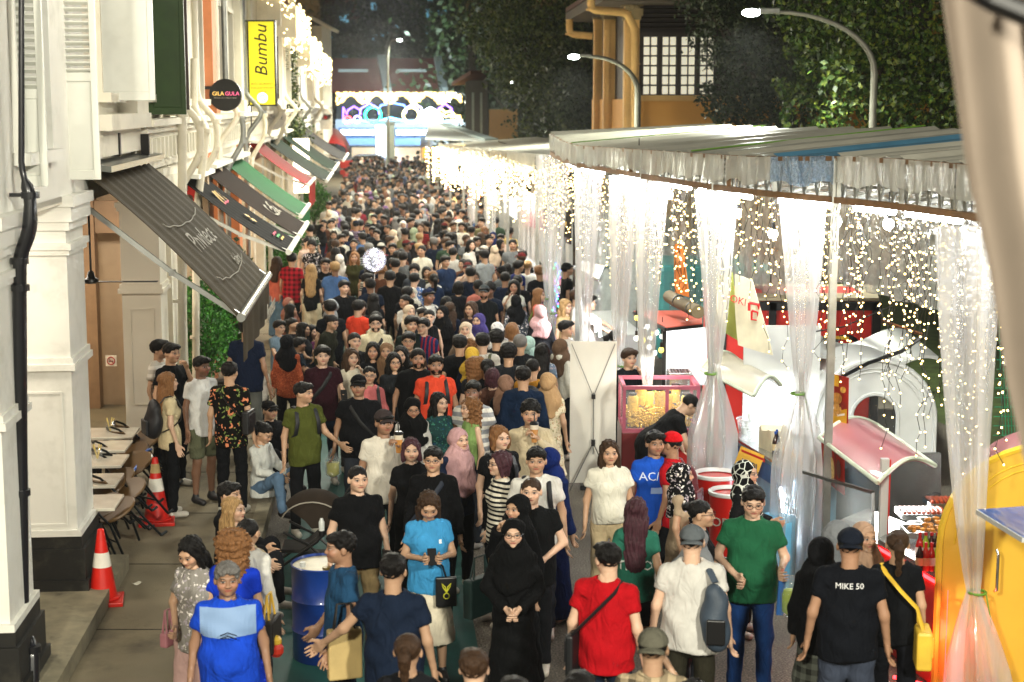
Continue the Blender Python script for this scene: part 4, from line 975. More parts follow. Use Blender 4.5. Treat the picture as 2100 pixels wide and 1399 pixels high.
for (x0, x1) in ((694, 770), (806, 862)):
    m = MB(); a, b = W(x0, 283, 119), W(x1, 298, 117.5); m.prism([W(x0, 283, 119), W(x1, 283, 119), W(x1, 298, 117.4), W(x0, 298, 117.4)], (0, .1, .0)); m.build('canopy', M('blue_canopy', '5a7fae', .7), sh)
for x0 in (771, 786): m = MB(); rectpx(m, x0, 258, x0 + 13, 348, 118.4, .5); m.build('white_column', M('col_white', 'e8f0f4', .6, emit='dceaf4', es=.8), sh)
rf = empty('tiled_roof_house', E(800, 190, 130), 0, 'dark red tiled roofs with white ridges above the light arch', 'building')
m = MB()
for x0, x1, xi in ((680, 790, 4), (792, 912, 8)):
    a, b, c_, d_ = W(x0, 190, 126), W(x1, 190, 126), W(x1 - xi, 122, 136), W(x0 + xi, 122, 136)
    n = 16
    for k in range(n): t0, t1 = k / n, (k + .92) / n; m.prism([a.lerp(d_, t0), b.lerp(c_, t0), b.lerp(c_, t1), a.lerp(d_, t1)], (0, -.1, .12))
m.build('roof', M('far_roof', '6e281c', .8, var=.2), rf)
for x0, x1 in ((694, 754), (815, 875)): m = MB(); rectpx(m, x0, 142, x1, 150, 131.5, .4); m.build('ridge_vent', M('vent_white', '9fb0aa', .6), rf)
m = MB()
for x0 in (787, 902): m.bar(W(x0 - 5, 122, 135), W(x0 + 8, 190, 125.5), .6, .8)
m.build('party_wall', M('vent_white'), rf); m = MB(); rectpx(m, 690, 190, 912, 246, 127, 1); m.build('wall', M('far_dark_wall', '2a3336', .8), rf)
ar = empty('light_arch', E(815, 350, 104), 0, 'festive neon arch of purple green and white curves across the street', 'light display')
DA = 104.
def neon(name, pts, col, es=9, r=.05, close=False):
    m = MB(); m.tube([W(x, y, DA) for x, y in pts], r, 5, close=close); return m.build(name, M('neon_' + col, col, .5, emit=col, es=es, var=0), ar)
def ogee(x0, x1, yb, yt): 
    xm = (x0 + x1) / 2; return [(x0, yb), (x0 + (xm - x0) * .12, yb - (yb - yt) * .55), (x0 + (xm - x0) * .6, yb - (yb - yt) * .78), (xm, yt), (x1 - (x1 - xm) * .6, yb - (yb - yt) * .78), (x1 - (x1 - xm) * .12, yb - (yb - yt) * .55), (x1, yb)]
neon('neon_curve', [(704, 250), (704, 220)] + ogee(712, 740, 235, 218), '8a5cff', 6); neon('neon_curve', ogee(738, 778, 235, 212), '7a6cff', 6); neon('neon_curve', ogee(778, 832, 222, 211), '5a86ff', 6)
neon('neon_curve', ogee(832, 866, 232, 212), 'b0a0ff', 6); neon('neon_curve', ogee(866, 900, 240, 222), 'e0e6ff', 14, .09); neon('neon_curve', ogee(898, 928, 235, 213), '8a5cff', 6)
neon('neon_curve', [(704, 250), (735, 248), (765, 252), (800, 241), (835, 250), (870, 248), (926, 250)], '64c8ff', 7)
circ = lambda x, y, r: [(x + r * math.cos(t), y + r * math.sin(t)) for t in np.linspace(0, 2 * PI, 17)[:-1]]
neon('neon_ring', circ(765, 236, 16), '2cf0b0', 9, .07, True); neon('neon_ring', circ(843, 236, 16), 'fff0a8', 9, .07, True); neon('neon_ring', circ(713, 246, 7), 'ff4a50', 7, .05, True); neon('neon_ring', circ(733, 245, 7), 'a090ff', 7, .05, True)
neon('neon_wave', [(898, 228), (906, 224), (914, 231), (922, 228), (932, 234)], 'ffe08a', 7); neon('neon_wave', [(898, 237), (906, 233), (914, 240), (922, 237), (930, 242)], 'ffe08a', 7)
for (x, y) in ((885, 243), (873, 240), (894, 246)): m = MB(); m.sphere(W(x, y, DA), .42, 10); m.build('flood_lamp', M('flood', 'ffffff', .5, emit='eef6ff', es=22, var=0), ar)
m = MB()
for x in (800,): rectpx(m, x - 8, 250, x + 8, 345, DA + .3, .5)
rectpx(m, 703, 249, 930, 253, DA + .2, .3); m.build('frame', M('arch_frame', '9aa39a', .5), ar)
def block(px0, px1, d, zt, label, seed):
    b = empty('apartment_block', W((px0 + px1) / 2, 200, d), 0, label, 'apartment building', 'apartment blocks on the horizon')
    a, c = W(px0, 200, d), W(px1, 200, d); m = MB(); m.box(((a.x + c.x) / 2, d + 8, zt / 2), (c.x - a.x, 16, zt)); m.build('wall', M('far_concrete', '1e282c', .8), b)
    r = random.Random(seed); q = [MB(), MB()]
    z = 9.
    while z < zt:
        x = a.x + .8
        while x < c.x - 1.5:
            q[0 if r.random() < .55 else 1].box((x + .7, d - .05, z), (1.5, .1, 1.5)); x += 2.3
        z += 3.
    q[0].build('dark_window', M('night_glass', '0b1418', .2), b).__setitem__('kind', 'stuff'); q[1].build('lit_window', M('far_lit_window', '7fc0d8', .5, emit='6db4d0', es=.35, var=0), b).__setitem__('kind', 'stuff')
block(752, 800, 330, 60, 'narrow apartment block with bluish lit windows above the far trees', 1); block(866, 932, 300, 60, 'wider apartment block with cyan lit stair windows at top centre', 2); block(660, 745, 260, 60, 'dim apartment block left of the lamp post', 3); block(803, 860, 360, 60, 'pale stair tower between the lit apartment blocks', 4)
text_on('2', W(722, 20, 259.8), (1, 0, 0), (0, 0, 1), 5, M('dull_red', '5a2018', .7), None, .1)['label'] = 'large faded red block number two on the dim apartment wall'
bpy.data.objects['lettering'].name = 'block_number' if 'lettering' in bpy.data.objects and bpy.data.objects['lettering'].parent is None else 'lettering'
YB = empty('yellow_colonial_building', (5, 50, 0), 0, 'yellow colonial building with white grid windows and corner columns', 'building')
YP = M('ochre_plaster', 'e0a552', .75, var=.06, vscale=.8, bump=.08); YT = M('pale_ochre_trim', 'e3b976', .7, var=.05)
dY = 47.
a = W(1312, 200, dY); b = W(1480, 200, dY); zc = W(1312, 200, dY).z
m = MB(); m.box(((a.x + b.x) / 2 + 3, dY + .3, 4), (b.x - a.x + 6, .6, 1.9)); 
zsill = W(1400, 203, dY).z
m = MB(); m.box(((a.x + b.x) / 2 + 3, dY + .3, zsill / 2), (b.x - a.x + 6, .6, zsill)); m.build('wall', YP, YB)
m = MB(); m.box(((a.x + b.x) / 2 + 3, dY + .2, zsill + .02), (b.x - a.x + 6, .8, .16)); m.build('sill_course', YT, YB)
m = MB(); m.box(((a.x + b.x) / 2 + 3, dY + .35, zsill + 3.2), (b.x - a.x + 6, .3, 6.2)); m.build('dark_backing', M('dark_wood', '1c120b', .7), YB)
wx0, wx1, wz0, wz1 = W(1311, 200, dY).x, W(1466, 200, dY).x, W(1400, 195, dY).z, W(1400, 74, dY).z
WF = M('window_wood', '22150d', .6); PL = M('lit_pane', 'e8e2c8', .4, emit='f0ead0', es=.45, var=.1)
fr = MB(); fr.box(((wx0 + wx1) / 2, dY + .1, wz0 - .05), (wx1 - wx0 + .1, .16, .12)); fr.box(((wx0 + wx1) / 2, dY + .1, wz1 + .05), (wx1 - wx0 + .1, .16, .12)); fo = fr.build('window_frame', WF, YB)
for s_ in range(4):
    xs0 = wx0 + (wx1 - wx0) * s_ / 4; w4 = (wx1 - wx0) / 4
    m = MB(); m.box((xs0 + .04, dY + .1, (wz0 + wz1) / 2), (.09, .14, wz1 - wz0)); m.build('mullion', WF, fo)
    for i in range(2):
        for j in range(6):
            pw, ph = (w4 - .12) / 2, (wz1 - wz0) / 6
            m = MB(); m.box((xs0 + .1 + pw * (i + .5), dY + .14, wz0 + ph * (j + .5)), (pw - .05, .02, ph - .05)); m.build('pane', PL, fo)
for j in range(14):
    m = MB(); m.box(((wx0 + wx1) / 2, dY + .12, wz1 + .25 + j * .13), (wx1 - wx0, .08, .03), rot=Matrix.Rotation(.6, 3, 'X')); m.build('louvre_slat', WF, YB)
for (px, w_, d_) in ((1295, 30, dY - .1), (1250, 24, dY + 4), (1226, 16, dY + 7)):
    c = W(px, 200, d_); wz = w_ / FPX * d_
    m = MB(); m.box((c.x, d_ + .3, 4.2), (wz, .6, 8.4)); m.box((c.x - wz * .2, d_ - .03, 4.2), (wz * .3, .06, 8.0)); m.build('column', YT, YB)
    zt = W(px, 36, d_).z
    m = MB(); m.box((c.x, d_ + .28, zt + .15), (wz + .18, .78, .2)); m.box((c.x, d_ + .28, zt), (wz + .08, .7, .12))
    for k in range(3): m.sphere((c.x - wz * .3 + k * wz * .3, d_ - .06, zt + .3), .09, 8)
    m.box((c.x, d_ + .28, zt + .38), (wz + .2, .8, .12)); m.build('capital', M('old_stone', '8d7c5a', .9, bump=.5, bscale=25), YB)
m = MB(); p0, p1 = W(1214, 200, dY + 9), W(1290, 200, dY + .3); m.prism([(p0.x, p0.y, 0), (p1.x, p1.y, 0), (p1.x + .3, p1.y, 0), (p0.x + .3, p0.y, 0)], (0, 0, zsill)); m.prism([(p0.x, p0.y, zsill + 3.6), (p1.x, p1.y, zsill + 3.6), (p1.x + .3, p1.y, zsill + 3.6), (p0.x + .3, p0.y, zsill + 3.6)], (0, 0, 2)); m.build('side_wall', YP, YB)
m = MB(); m.prism([(p0.x + .1, p0.y, zsill), (p1.x + .1, p1.y, zsill), (p1.x + .3, p1.y, zsill), (p0.x + .3, p0.y, zsill)], (0, 0, 3.6)); m.build('side_window', WF, YB)
m = MB(); e0, e1 = W(1160, 45, dY + 10), W(1236, 2, dY - 2); m.prism([e0, e1, e1 + Vector((9, 3, 0)), e0 + Vector((9, 3, .0))], (0, 0, .3)); m.build('eave', M('eave_grey', '5d5348', .8), YB)
m = MB(); m.prism([e0 + Vector((0, 0, .32)), e1 + Vector((0, 0, .32)), e1 + Vector((9, 6, 4)), e0 + Vector((9, 6, 4))], (0, 0, .15)); m.build('roof', M('roof_tile'), YB)
downpipe(YB, [W(1212, -20, dY - 1.5), W(1212, 20, dY - 1.5), W(1285, 26, dY - 1), W(1302, 60, dY - .8), W(1302, 270, dY - .8)], .11, YT); downpipe(YB, [W(1168, 40, dY + 4), W(1168, 70, dY + 4), W(1215, 74, dY + 4)], .11, YT)
gb = empty('grey_corner_house', W(980, 200, 95), 0, 'grey house with white eaves behind the row of street lamps', 'building')
m = MB(); rectpx(m, 955, 165, 1000, 330, 96, 6); rectpx(m, 960, 92, 975, 165, 97, 4); m.build('wall', M('grey_wall', '4f5250', .8), gb)
m = MB(); m.prism([W(926, 176, 96), W(965, 152, 94), W(1003, 152, 96), W(985, 172, 98)], (0, 0, .2)); m.build('roof', M('roof_tile'), gb)
m = MB(); rectpx(m, 968, 190, 972, 300, 95.8, .1); rectpx(m, 985, 190, 989, 300, 95.8, .1); m.build('pilaster', M('vent_white'), gb)
m = MB(); rectpx(m, 1003, 225, 1062, 330, 90, 5); m.build('low_wall', YT, gb)
LAMPL = M('lamp_lens', 'ffffff', .3, emit='eef8ee', es=40, var=0); LPOST = M('lamp_post_paint', '7a7a70', .45, .3)
def street_lamp(px_post, ytop, hx, hy, d, label, pw=.055, ybase=None):
    L = empty('street_lamp', W(px_post, 400, d) * 1, 0, label, 'street lamp', 'curved street lamps behind the stalls')
    p = W(px_post, ytop, d); h_ = W(hx, hy, d); base = Vector((p.x, d, 0)); L.location = base
    pts = [base, Vector((p.x, d, p.z))]
    for t in np.linspace(.1, 1, 10): pts.append(Vector((p.x + (h_.x - p.x) * (1 - math.cos(t * PI / 2)), d, p.z + (h_.z - p.z) * math.sin(t * PI / 2))))
    m = MB(); m.tube(pts, [pw * 1.3, pw * 1.1] + [pw * (1 - .045 * k) for k in range(10)], 10); m.build('post', LPOST, L, smooth=True)
    s = 1 if hx < px_post else -1
    m = MB(); m.box(h_ + Vector((-s * .10, 0, .02)), (.34, .2, .09)); m.build('lamp_head', M('lamp_grey', '6e716c', .4), L, bevel=.02)
    m = MB(); m.sphere(h_ + Vector((-s * .40, 0, -.01)), .12, 12, .55); m.v = [((v[0] - h_.x) * 1.3 + h_.x + s * .12, v[1], v[2]) for v in m.v]; m.build('lens', LAMPL, L, smooth=True)
    light('street_lamp_light', 'SPOT', h_ + Vector((-s * .4, 0, -.12)), 2000, (.98, 1, .84), .15, target=h_ + Vector((-s * .7, -.3, -5)), spot=2.7, blend=.8)
    return L
street_lamp(1793, 150, 1590, 25, 27, 'nearest tall street lamp arching from behind the white tent roof', .055)
street_lamp(1308, 190, 1208, 116, 43, 'second street lamp in front of the yellow building', .075)
street_lamp(1138, 240, 1062, 168, 74, 'third street lamp with cables tied to its post', .1)
street_lamp(1036, 250, 985, 184, 98, 'fourth street lamp in the row beside the grey house', .1)
street_lamp(984, 260, 942, 192, 118, 'smallest and farthest lamp of the right hand row', .1)
street_lamp(795, 130, 806, 82, 100, 'straight lamp post standing on the axis of the street over the arch', .055)
ca = empty('cable_bundle', W(1100, 260, 70), 0, 'grey cables sagging from the third lamp post to the tent roof', 'cable')
for k in range(3):
    m = MB(); A, B = W(1136, 255 + 6 * k, 73), W(1022 + 20 * k, 290 + 6 * k, 50); m.tube([A.lerp(B, t) - Vector((0, 0, (.5 + .5 * k) * math.sin(PI * t))) for t in np.linspace(0, 1, 12)], .02, 5); m.build('cable', M('cable_grey', '6a685c', .6), ca)
LEAF = bpy.data.materials.new('leaf'); LEAF.use_nodes = True
def _leaf(m, c0, c1, c2):
    g = G(m); b = g.n['Principled BSDF']; n = g.noise(1.3, 3, g.obj()); n2 = g.noise(9, 2, g.obj())
    c = g.ramp(n2, [(.3, c0), (.5, c1), (.72, c2)]); g.put(b.inputs['Base Color'], c); b.inputs['Roughness'].default_value = .45
    return m
_leaf(LEAF, '16280a', '324e16', '77802a')
LEAF2 = bpy.data.materials.new('dark_leaf'); LEAF2.use_nodes = True; _leaf(LEAF2, '101f0c', '22381a', '4a5524')
BARK = M('bark', '3a3026', .9, var=.3, bump=.6, bscale=20)
def leafmesh(pts, size, seed, droop=.3):
    r = np.random.default_rng(seed); n = len(pts); s = size * r.uniform(.6, 1.3, n)[:, None]
    a = r.normal(size=(n, 3)); a /= np.linalg.norm(a, axis=1)[:, None]; b = np.cross(a, r.normal(size=(n, 3))); b /= np.linalg.norm(b, axis=1)[:, None]
    b[:, 2] -= droop; b /= np.linalg.norm(b, axis=1)[:, None]; a = np.cross(b, np.cross(a, b)); a /= np.linalg.norm(a, axis=1)[:, None] + 1e-9
    V = np.stack([pts, pts + b * s * .5 + a * s * .3, pts + b * s, pts + b * s * .5 - a * s * .3], 1).reshape(-1, 3)
    return V, np.arange(4 * n).reshape(n, 4)
def tree(base, H, clumps, label, leaves=9000, size=.16, lm=None, group='trees behind the stalls', seed=1, trunk=.25, name='leafy_tree', per=None):
    t = empty(name, base, 0, label, 'tree', group); B = Vector(base); r = np.random.default_rng(seed)
    m = MB()
    for k, (c, rad) in enumerate(clumps):
        c = Vector(c); mid = B.lerp(c, .55) + Vector((0, 0, -rad * .2)); mid.x = B.x * .7 + c.x * .3
        m.tube([B + Vector((0, 0, 0)), B + Vector((0, 0, H * .25)), mid, c], [trunk, trunk * .75, trunk * .35, trunk * .1], 7)
    m.build('trunk', BARK, t, smooth=True)
    P = []; tot = sum(rd ** 2 for _, rd in clumps)
    for c, rd in clumps:
        n = int(leaves * rd ** 2 / tot); sub = max(10, n // 22)
        d = r.normal(size=(sub, 3)); d /= np.linalg.norm(d, axis=1)[:, None]; cc = np.array(c) + d * rd * r.uniform(.55, 1.05, (sub, 1)) * (1, 1, .8)
        i = r.integers(0, sub, n); P.append(cc[i] + r.normal(size=(n, 3)) * rd * .13)
    P = np.concatenate(P); V, Fc = leafmesh(P - np.array(B), size, seed); me = np_mesh('leaves', V, Fc, False); o = link_mesh('crown', me, lm or LEAF, t)
    return t
def clp(px, py, d, r): return (tuple(W(px, py, d)), r)
tree((9.2, 33, 0), 8, [clp(1700, 60, 30, 1.0), clp(1800, 140, 28, 1.1), clp(1900, 40, 29, 1.3), clp(1930, 200, 28, 1.2), clp(1760, 225, 28.5, .8), clp(1640, 170, 30, .55), clp(1840, 250, 28, .8), clp(1990, 120, 28, 1.2), clp(1690, -40, 31, 1.2), clp(1850, -60, 29, 1.4), clp(1660, 235, 30, .6), clp(2060, 250, 27, 1.2), clp(2080, 40, 28, 1.2), clp(1730, 120, 29, .8)], 'leafy green tree with broad leaves right of the nearest lamp', 17000, .125, LEAF, seed=3)
tree((8.6, 46, 0), 9, [clp(1490, 60, 42, 1.1), clp(1540, 140, 42, 1.2), clp(1500, 200, 42, .8), clp(1440, 0, 42, .7), clp(1560, 30, 43, 1.6), clp(1620, 100, 43, 1.5), clp(1540, 240, 41, 1.0), clp(1452, 190, 42, .35), clp(1490, -40, 42, 1.3), clp(1620, 220, 42, 1.3)], 'dense dark tree hanging in front of the yellow building', 15000, .13, LEAF2, seed=4)
tree((2.5, 72, 0), 12, [clp(1060, 60, 72, 2.2), clp(1130, 110, 70, 2.6), clp(1170, 190, 68, 2.2), clp(1090, 180, 70, 1.6), clp(1030, 10, 74, 2.2), clp(1130, -10, 72, 3), clp(1190, 60, 70, 2), clp(1060, 130, 72, 1.6), clp(1120, 250, 70, 1.6), clp(1000, 60, 74, 1.2), clp(1180, 270, 66, 1.2)], 'big round tree standing left of the yellow building', 17000, .2, LEAF, seed=5, trunk=.4)
tree((4.0, 62, 0), 9, [clp(1200, 130, 64, 1.4), clp(1190, 250, 64, 1.5), clp(1210, 200, 63, 1.2)], 'slim tree with two bare trunks beside the yellow building', 4000, .22, LEAF2, seed=6, trunk=.15)
for k, (px, py, d, r_) in enumerate(((700, 60, 200, 9), (790, 100, 190, 7), (850, 75, 185, 9), (920, 90, 180, 9), (990, 110, 150, 6), (1010, 30, 160, 7), (960, 40, 170, 6), (860, 130, 175, 6), (740, 110, 180, 7), (920, 140, 160, 6), (660, 120, 170, 6), (890, 50, 190, 6), (1300, -20, 120, 9), (1640, 90, 90, 9), (1900, 60, 90, 9), (1480, 60, 90, 8), (2100, 100, 90, 9), (1200, 80, 120, 9), (1080, 60, 120, 8), (1110, 200, 110, 6))):
    c = W(px, py, d)
    tree((c.x, d + 2, 0), max(4, c.z), [((c.x, d, c.z), r_), ((c.x + r_ * .6, d + 2, c.z - r_ * .5), r_ * .7), ((c.x - r_ * .6, d + 1, c.z - r_ * .6), r_ * .7)], 'dark rounded tree number in the night background', 2600, .5 if d > 100 else .4, LEAF2, 'dark trees beyond the street end', 20 + k, .3)['label'] = 'dark tree in the night treeline ' + ['behind the far roofs', 'under the apartment blocks', 'below the lit windows', 'right of the lamp post', 'beside the grey house', 'at the top centre', 'over the arch', 'behind the arch', 'left of the lamp post', 'above the far tent', 'over the left gable', 'between the apartment blocks', 'above the yellow roof', 'behind the dark tree', 'behind the broad leafed tree', 'behind the yellow building', 'at the right edge behind cloth', 'above the round tree', 'left of the round tree', 'behind the third lamp'][k]
def shrub(px, py, d, w_, h_, label, n=2600, size=.07, lm=None, pot=True, name='potted_shrub'):
    b = onz(px, py, KZ); t = empty(name, b, 0, label, 'plant', 'plants along the arcade')
    if pot: m = MB(); m.lathe(b, [(.14, 0), (.2, .3), (.22, .32), (.2, .34)], 16); m.build('pot', M('pot_dark', '2c2a26', .6), t, smooth=True)
    m = MB()
    for k in range(6): a = k; m.tube([b + Vector((0, 0, .2)), b + Vector((math.cos(a) * w_ * .25, math.sin(a) * w_ * .25, h_ * .8))], .012, 5)
    m.build('stem', BARK, t); r = np.random.default_rng(int(px)); d_ = r.normal(size=(n, 3)); d_ /= np.linalg.norm(d_, axis=1)[:, None]
    P = d_ * r.uniform(.35, 1, (n, 1)) ** .6 * (w_ / 2, w_ / 2, h_ * .38) + (0, 0, h_ * .62); P += r.normal(size=P.shape) * .04
    V, Fc = leafmesh(P, size, 5); link_mesh('foliage', np_mesh('foliage', V, Fc, False), lm or LEAF, t)
LEAF3 = bpy.data.materials.new('bright_leaf'); LEAF3.use_nodes = True; _leaf(LEAF3, '24501a', '3a7e26', '64a83a')
shrub(405, 850, 24, 1.25, 2.15, 'bushy green shrub under the tip of the taupe awning', 8000, .065, LEAF3)
shrub(468, 820, 26, .9, 2.7, 'tall broad leaved plant right of the bushy shrub', 800, .2, LEAF)
shrub(560, 600, 0, 1.0, 1.5, 'leafy plants massed under the black awning', 1800, .1, LEAF3); shrub(585, 560, 0, 1.1, 1.7, 'spreading green plant behind the black awning', 1800, .12, LEAF3)
shrub(645, 480, 0, 1.2, 1.9, 'green shrub below the emerald awning', 1800, .12, LEAF3)
iv = empty('ivy', F(50, .2, 4), 0, 'trailing ivy and fern spilling down the shophouse corner', 'plant'); r = np.random.default_rng(9)
P = np.array([tuple(W(595 + r.normal() * 7, y_, 49.5)) for y_ in r.uniform(100, 285, 1200)] + [tuple(W(598 + r.normal() * 18, 268 + r.normal() * 14, 49)) for _ in range(800)]) - np.array(iv.location) + r.normal(size=(2000, 3)) * (.02, .3, .05)
V, Fc = leafmesh(P, .12, 8); o = link_mesh('foliage', np_mesh('foliage', V, Fc, False), LEAF, iv)
# ================================================================ tents on the right
def TP(y, v=0., z=0.): return Vector((tentx(y) + v, y, z))
ZB = 3.97
def zt_(y): return float(np.interp(y, [13, 15.2, 16.8, 19.2, 22.6, 24.4, 27, 30.6], [4.37, 4.38, 4.32, 4.30, 4.26, 4.24, 4.27, 4.32]))
def zr_(y): return float(np.interp(y, [12, 14, 18, 20, 24, 31], [4.68, 4.65, 4.58, 4.55, 4.49, 4.45]))
TARP = M('grey_white_tarp', 'b3b0a2', .38, var=.16, vscale=1.5, bump=.3, bscale=6, dirt=.4, dirtc='5f5746', coat=.3)
TARPB = M('blue_tarp', '4d7f9c', .4, var=.15, vscale=3, bump=.3, bscale=8, coat=.3)
RUST = M('brown_rail', '7a5b3c', .6, .3, var=.25)
def film(name, tint, opacity, rough=.12, bscale=5., em=0., zs=1., bst=.9, lo=.6, hi=1.4):
    if name in MATS: return MATS[name]
    m = bpy.data.materials.new(name); m.use_nodes = True; g = G(m); t = m.node_tree
    for n in list(g.n): g.n.remove(n)
    out = g.n.new('ShaderNodeOutputMaterial'); tr = g.n.new('ShaderNodeBsdfTransparent'); gl = g.n.new('ShaderNodeBsdfGlossy'); df = g.n.new('ShaderNodeBsdfDiffuse'); tl = g.n.new('ShaderNodeBsdfTranslucent')
    gl.inputs['Roughness'].default_value = rough; df.inputs['Color'].default_value = rgb(tint); tl.inputs['Color'].default_value = rgb(tint); gl.inputs['Color'].default_value = (.9, .92, .95, 1)
    o = g.obj(); mp = g.node('ShaderNodeMapping', {0: o}); mp.inputs['Scale'].default_value = (1, 1, zs); o = mp.outputs[0]; bm = g.bump(g.noise(bscale * 2.2, 2, o), bst, .03)
    for s in (gl, df, tl): g.put(s.inputs['Normal'], bm)
    a1 = g.n.new('ShaderNodeMixShader'); a1.inputs[0].default_value = .5; g.l.new(df.outputs[0], a1.inputs[1]); g.l.new(tl.outputs[0], a1.inputs[2])
    a2 = g.n.new('ShaderNodeMixShader'); a2.inputs[0].default_value = .35; g.l.new(a1.outputs[0], a2.inputs[1]); g.l.new(gl.outputs[0], a2.inputs[2])
    a3 = g.n.new('ShaderNodeMixShader'); n = g.noise(bscale, 3, o, .5); g.put(a3.inputs[0], g.map(n, .3, .7, opacity * lo, min(1, opacity * hi))); g.l.new(tr.outputs[0], a3.inputs[1]); g.l.new(a2.outputs[0], a3.inputs[2])
    g.l.new(a3.outputs[0], out.inputs[0]); m.cycles.emission_sampling = 'NONE'; MATS[name] = m; return m
FILM = film('clear_plastic_film', 'f4f5f5', .43, .2, 6, zs=.06, bst=.5, lo=.7, hi=1.35); FILMF = film('clear_fascia_film', 'eef0e6', .66, .25, 3, bst=.6, lo=.85, hi=1.15); FILMB = film('blue_mesh_film', '5f9dd0', .8, .3, 30)
FWARM = 'ffe0a0'
BULB = M('fairy_bulb', 'fff2cf', .4, emit='ffd680', es=8, var=0); BULBW = M('warm_fairy_bulb', 'ffe2a0', .4, emit='ffd885', es=3.6, var=0); BULBF = M('far_fairy_bulb', 'ffe2a0', .4, emit='ffe0a0', es=5.5, var=0); BULB2 = M('big_bulb', 'ffffff', .4, emit='fffbe8', es=45, var=0)
TUBE = M('fluorescent_tube', 'ffffff', .4, emit='f4fbff', es=26, var=0); WIRE = M('black_wire', '15140f', .6); WIREG = M('green_wire', '5e8a2a', .5)
ICO_V = None
def ico_batch(name, P, r, mt, parent, sub=1, rs=None):
    "many tiny bulbs joined into one mesh"
    t = (1 + 5 ** .5) / 2
    V = np.array([(-1, t, 0), (1, t, 0), (-1, -t, 0), (1, -t, 0), (0, -1, t), (0, 1, t), (0, -1, -t), (0, 1, -t), (t, 0, -1), (t, 0, 1), (-t, 0, -1), (-t, 0, 1)]) / math.sqrt(1 + t * t)
    Fc = np.array([(0, 11, 5), (0, 5, 1), (0, 1, 7), (0, 7, 10), (0, 10, 11), (1, 5, 9), (5, 11, 4), (11, 10, 2), (10, 7, 6), (7, 1, 8), (3, 9, 4), (3, 4, 2), (3, 2, 6), (3, 6, 8), (3, 8, 9), (4, 9, 5), (2, 4, 11), (6, 2, 10), (8, 6, 7), (9, 8, 1)])
    P = np.array(P); n = len(P); rr = (np.full(n, r) if rs is None else rs)[:, None, None]
    me = np_mesh(name, (P[:, None, :] + V[None] * rr).reshape(-1, 3), (Fc[None] + 12 * np.arange(n)[:, None, None]).reshape(-1, 3), True)
    o = link_mesh(name, me, mt, parent); o['kind'] = 'stuff'; return o
def fairy(parent_label, y0, y1, zt, drop, n_str, per, r, v=-.03, seed=0, spread=.05, group='fairy light curtains along the tents', mt=None, fx=None, wire=True, cat='string lights'):
    rr = random.Random(seed); O = TP((y0 + y1) / 2, v, zt)
    t = empty('fairy_light_curtain', O, 0, parent_label, cat, group); P = []; wm = MB()
    for i in range(n_str):
        y = y0 + (y1 - y0) * (i + rr.random()) / n_str; L = drop * rr.choice((.3, .45, .6, .8, 1.)) * rr.uniform(.8, 1.1); b = (fx(y) if fx else TP(y, v, zt)) + Vector((rr.gauss(0, spread), 0, 0)); a = rr.uniform(0, 6)
        k = max(2, int(per * L / drop)); pts = [b]
        for j in range(k):
            q = b + Vector((rr.gauss(0, .025), rr.gauss(0, .02), -L * (j + .5 + rr.uniform(-.3, .3)) / k)); P.append(tuple(q - O)); pts.append(q)
        if wire: wm.tube(pts, .0035, 3, cap=False)
    ico_batch('bulbs', P, r, mt or BULB, t)
    if wire: wm.build('wire', WIRE, t)
    return t
def curtain(y, zt, zb, w_top, tie, label, seed=0, v=-.02, flare=.5, sh=0., fy=1.):
    "plastic curtain gathered with a tie"
    O = TP(y, v, zb); t = empty('plastic_curtain', O, 0, label, 'curtain', 'clear plastic curtains tied to the tent posts'); r = random.Random(seed); ph = r.random() * 6
    def P(a, b):
        z = zt + (zb - zt) * b; 
        pin = abs(z - tie); wd = .10 + (w_top - .10) * min(1, (max(0, z - tie) / (zt - tie + .01)) ** .75) if z > tie else .10 + flare * min(1, (tie - z) / .7) ** .8
        th = a * 2 * PI; fold = 1 + .28 * math.sin(th * 5 + ph + b * 1.5) + .12 * math.sin(th * 11 + 2 * ph + b * 3)
        c = TP(y, v, z) + Vector((sh * b, 0, 0)); lean = .04 * math.sin(3 * b + ph)
        return c + Vector((math.cos(th) * wd * .5 * fold * .8 + lean, math.sin(th) * wd * .5 * fold * .8, 0))
    m = MB(); m.sheet(P, 64, 26); m.build('sheet', FILM, t, smooth=True)
    m = MB(); c = TP(y, v, tie) + Vector((sh * (zt - tie) / (zt - zb), 0, 0)); m.tube([c + Vector((math.cos(q) * .07, math.sin(q) * .07, .0)) for q in np.linspace(0, 2 * PI, 13)[:-1]], .012, 5, close=True); m.tube([c + Vector((.06, -.05, 0)), c + Vector((.1, -.09, -.25))], .006, 4); m.build('tie', WIREG, t)
    return t
ysT = [11.2, 12.2, 13.5, 14.5, 15.5, 16.5, 17.5, 18.7, 20, 21.2, 22.5, 24.2, 26, 28, 30]
tf = empty('market_tent', TP(20, 1.5, 0), 0, 'long white roofed market tent over the right hand stalls', 'tent', 'market tents on the right side')
def post(y, v=0.): m = MB(); m.box(TP(y, v, zt_(y) / 2), (.07, .07, zt_(y))); m.build('post', GALV, tf)
for y in (13.05, 15.55, 17.9, 20.6, 24.2, 30): post(y)
for y in (14, 18, 22, 26, 30): post(y, 3.0)
for nm, z, w, mt in (('top_rail', zt_, .045, RUST), ('bottom_rail', lambda y: ZB, .06, RUST)):
    for y0, y1 in zip(ysT, ysT[1:]): m = MB(); m.bar(TP(y0, 0, z(y0)), TP(y1, 0, z(y1)), w); m.build(nm, mt, tf)
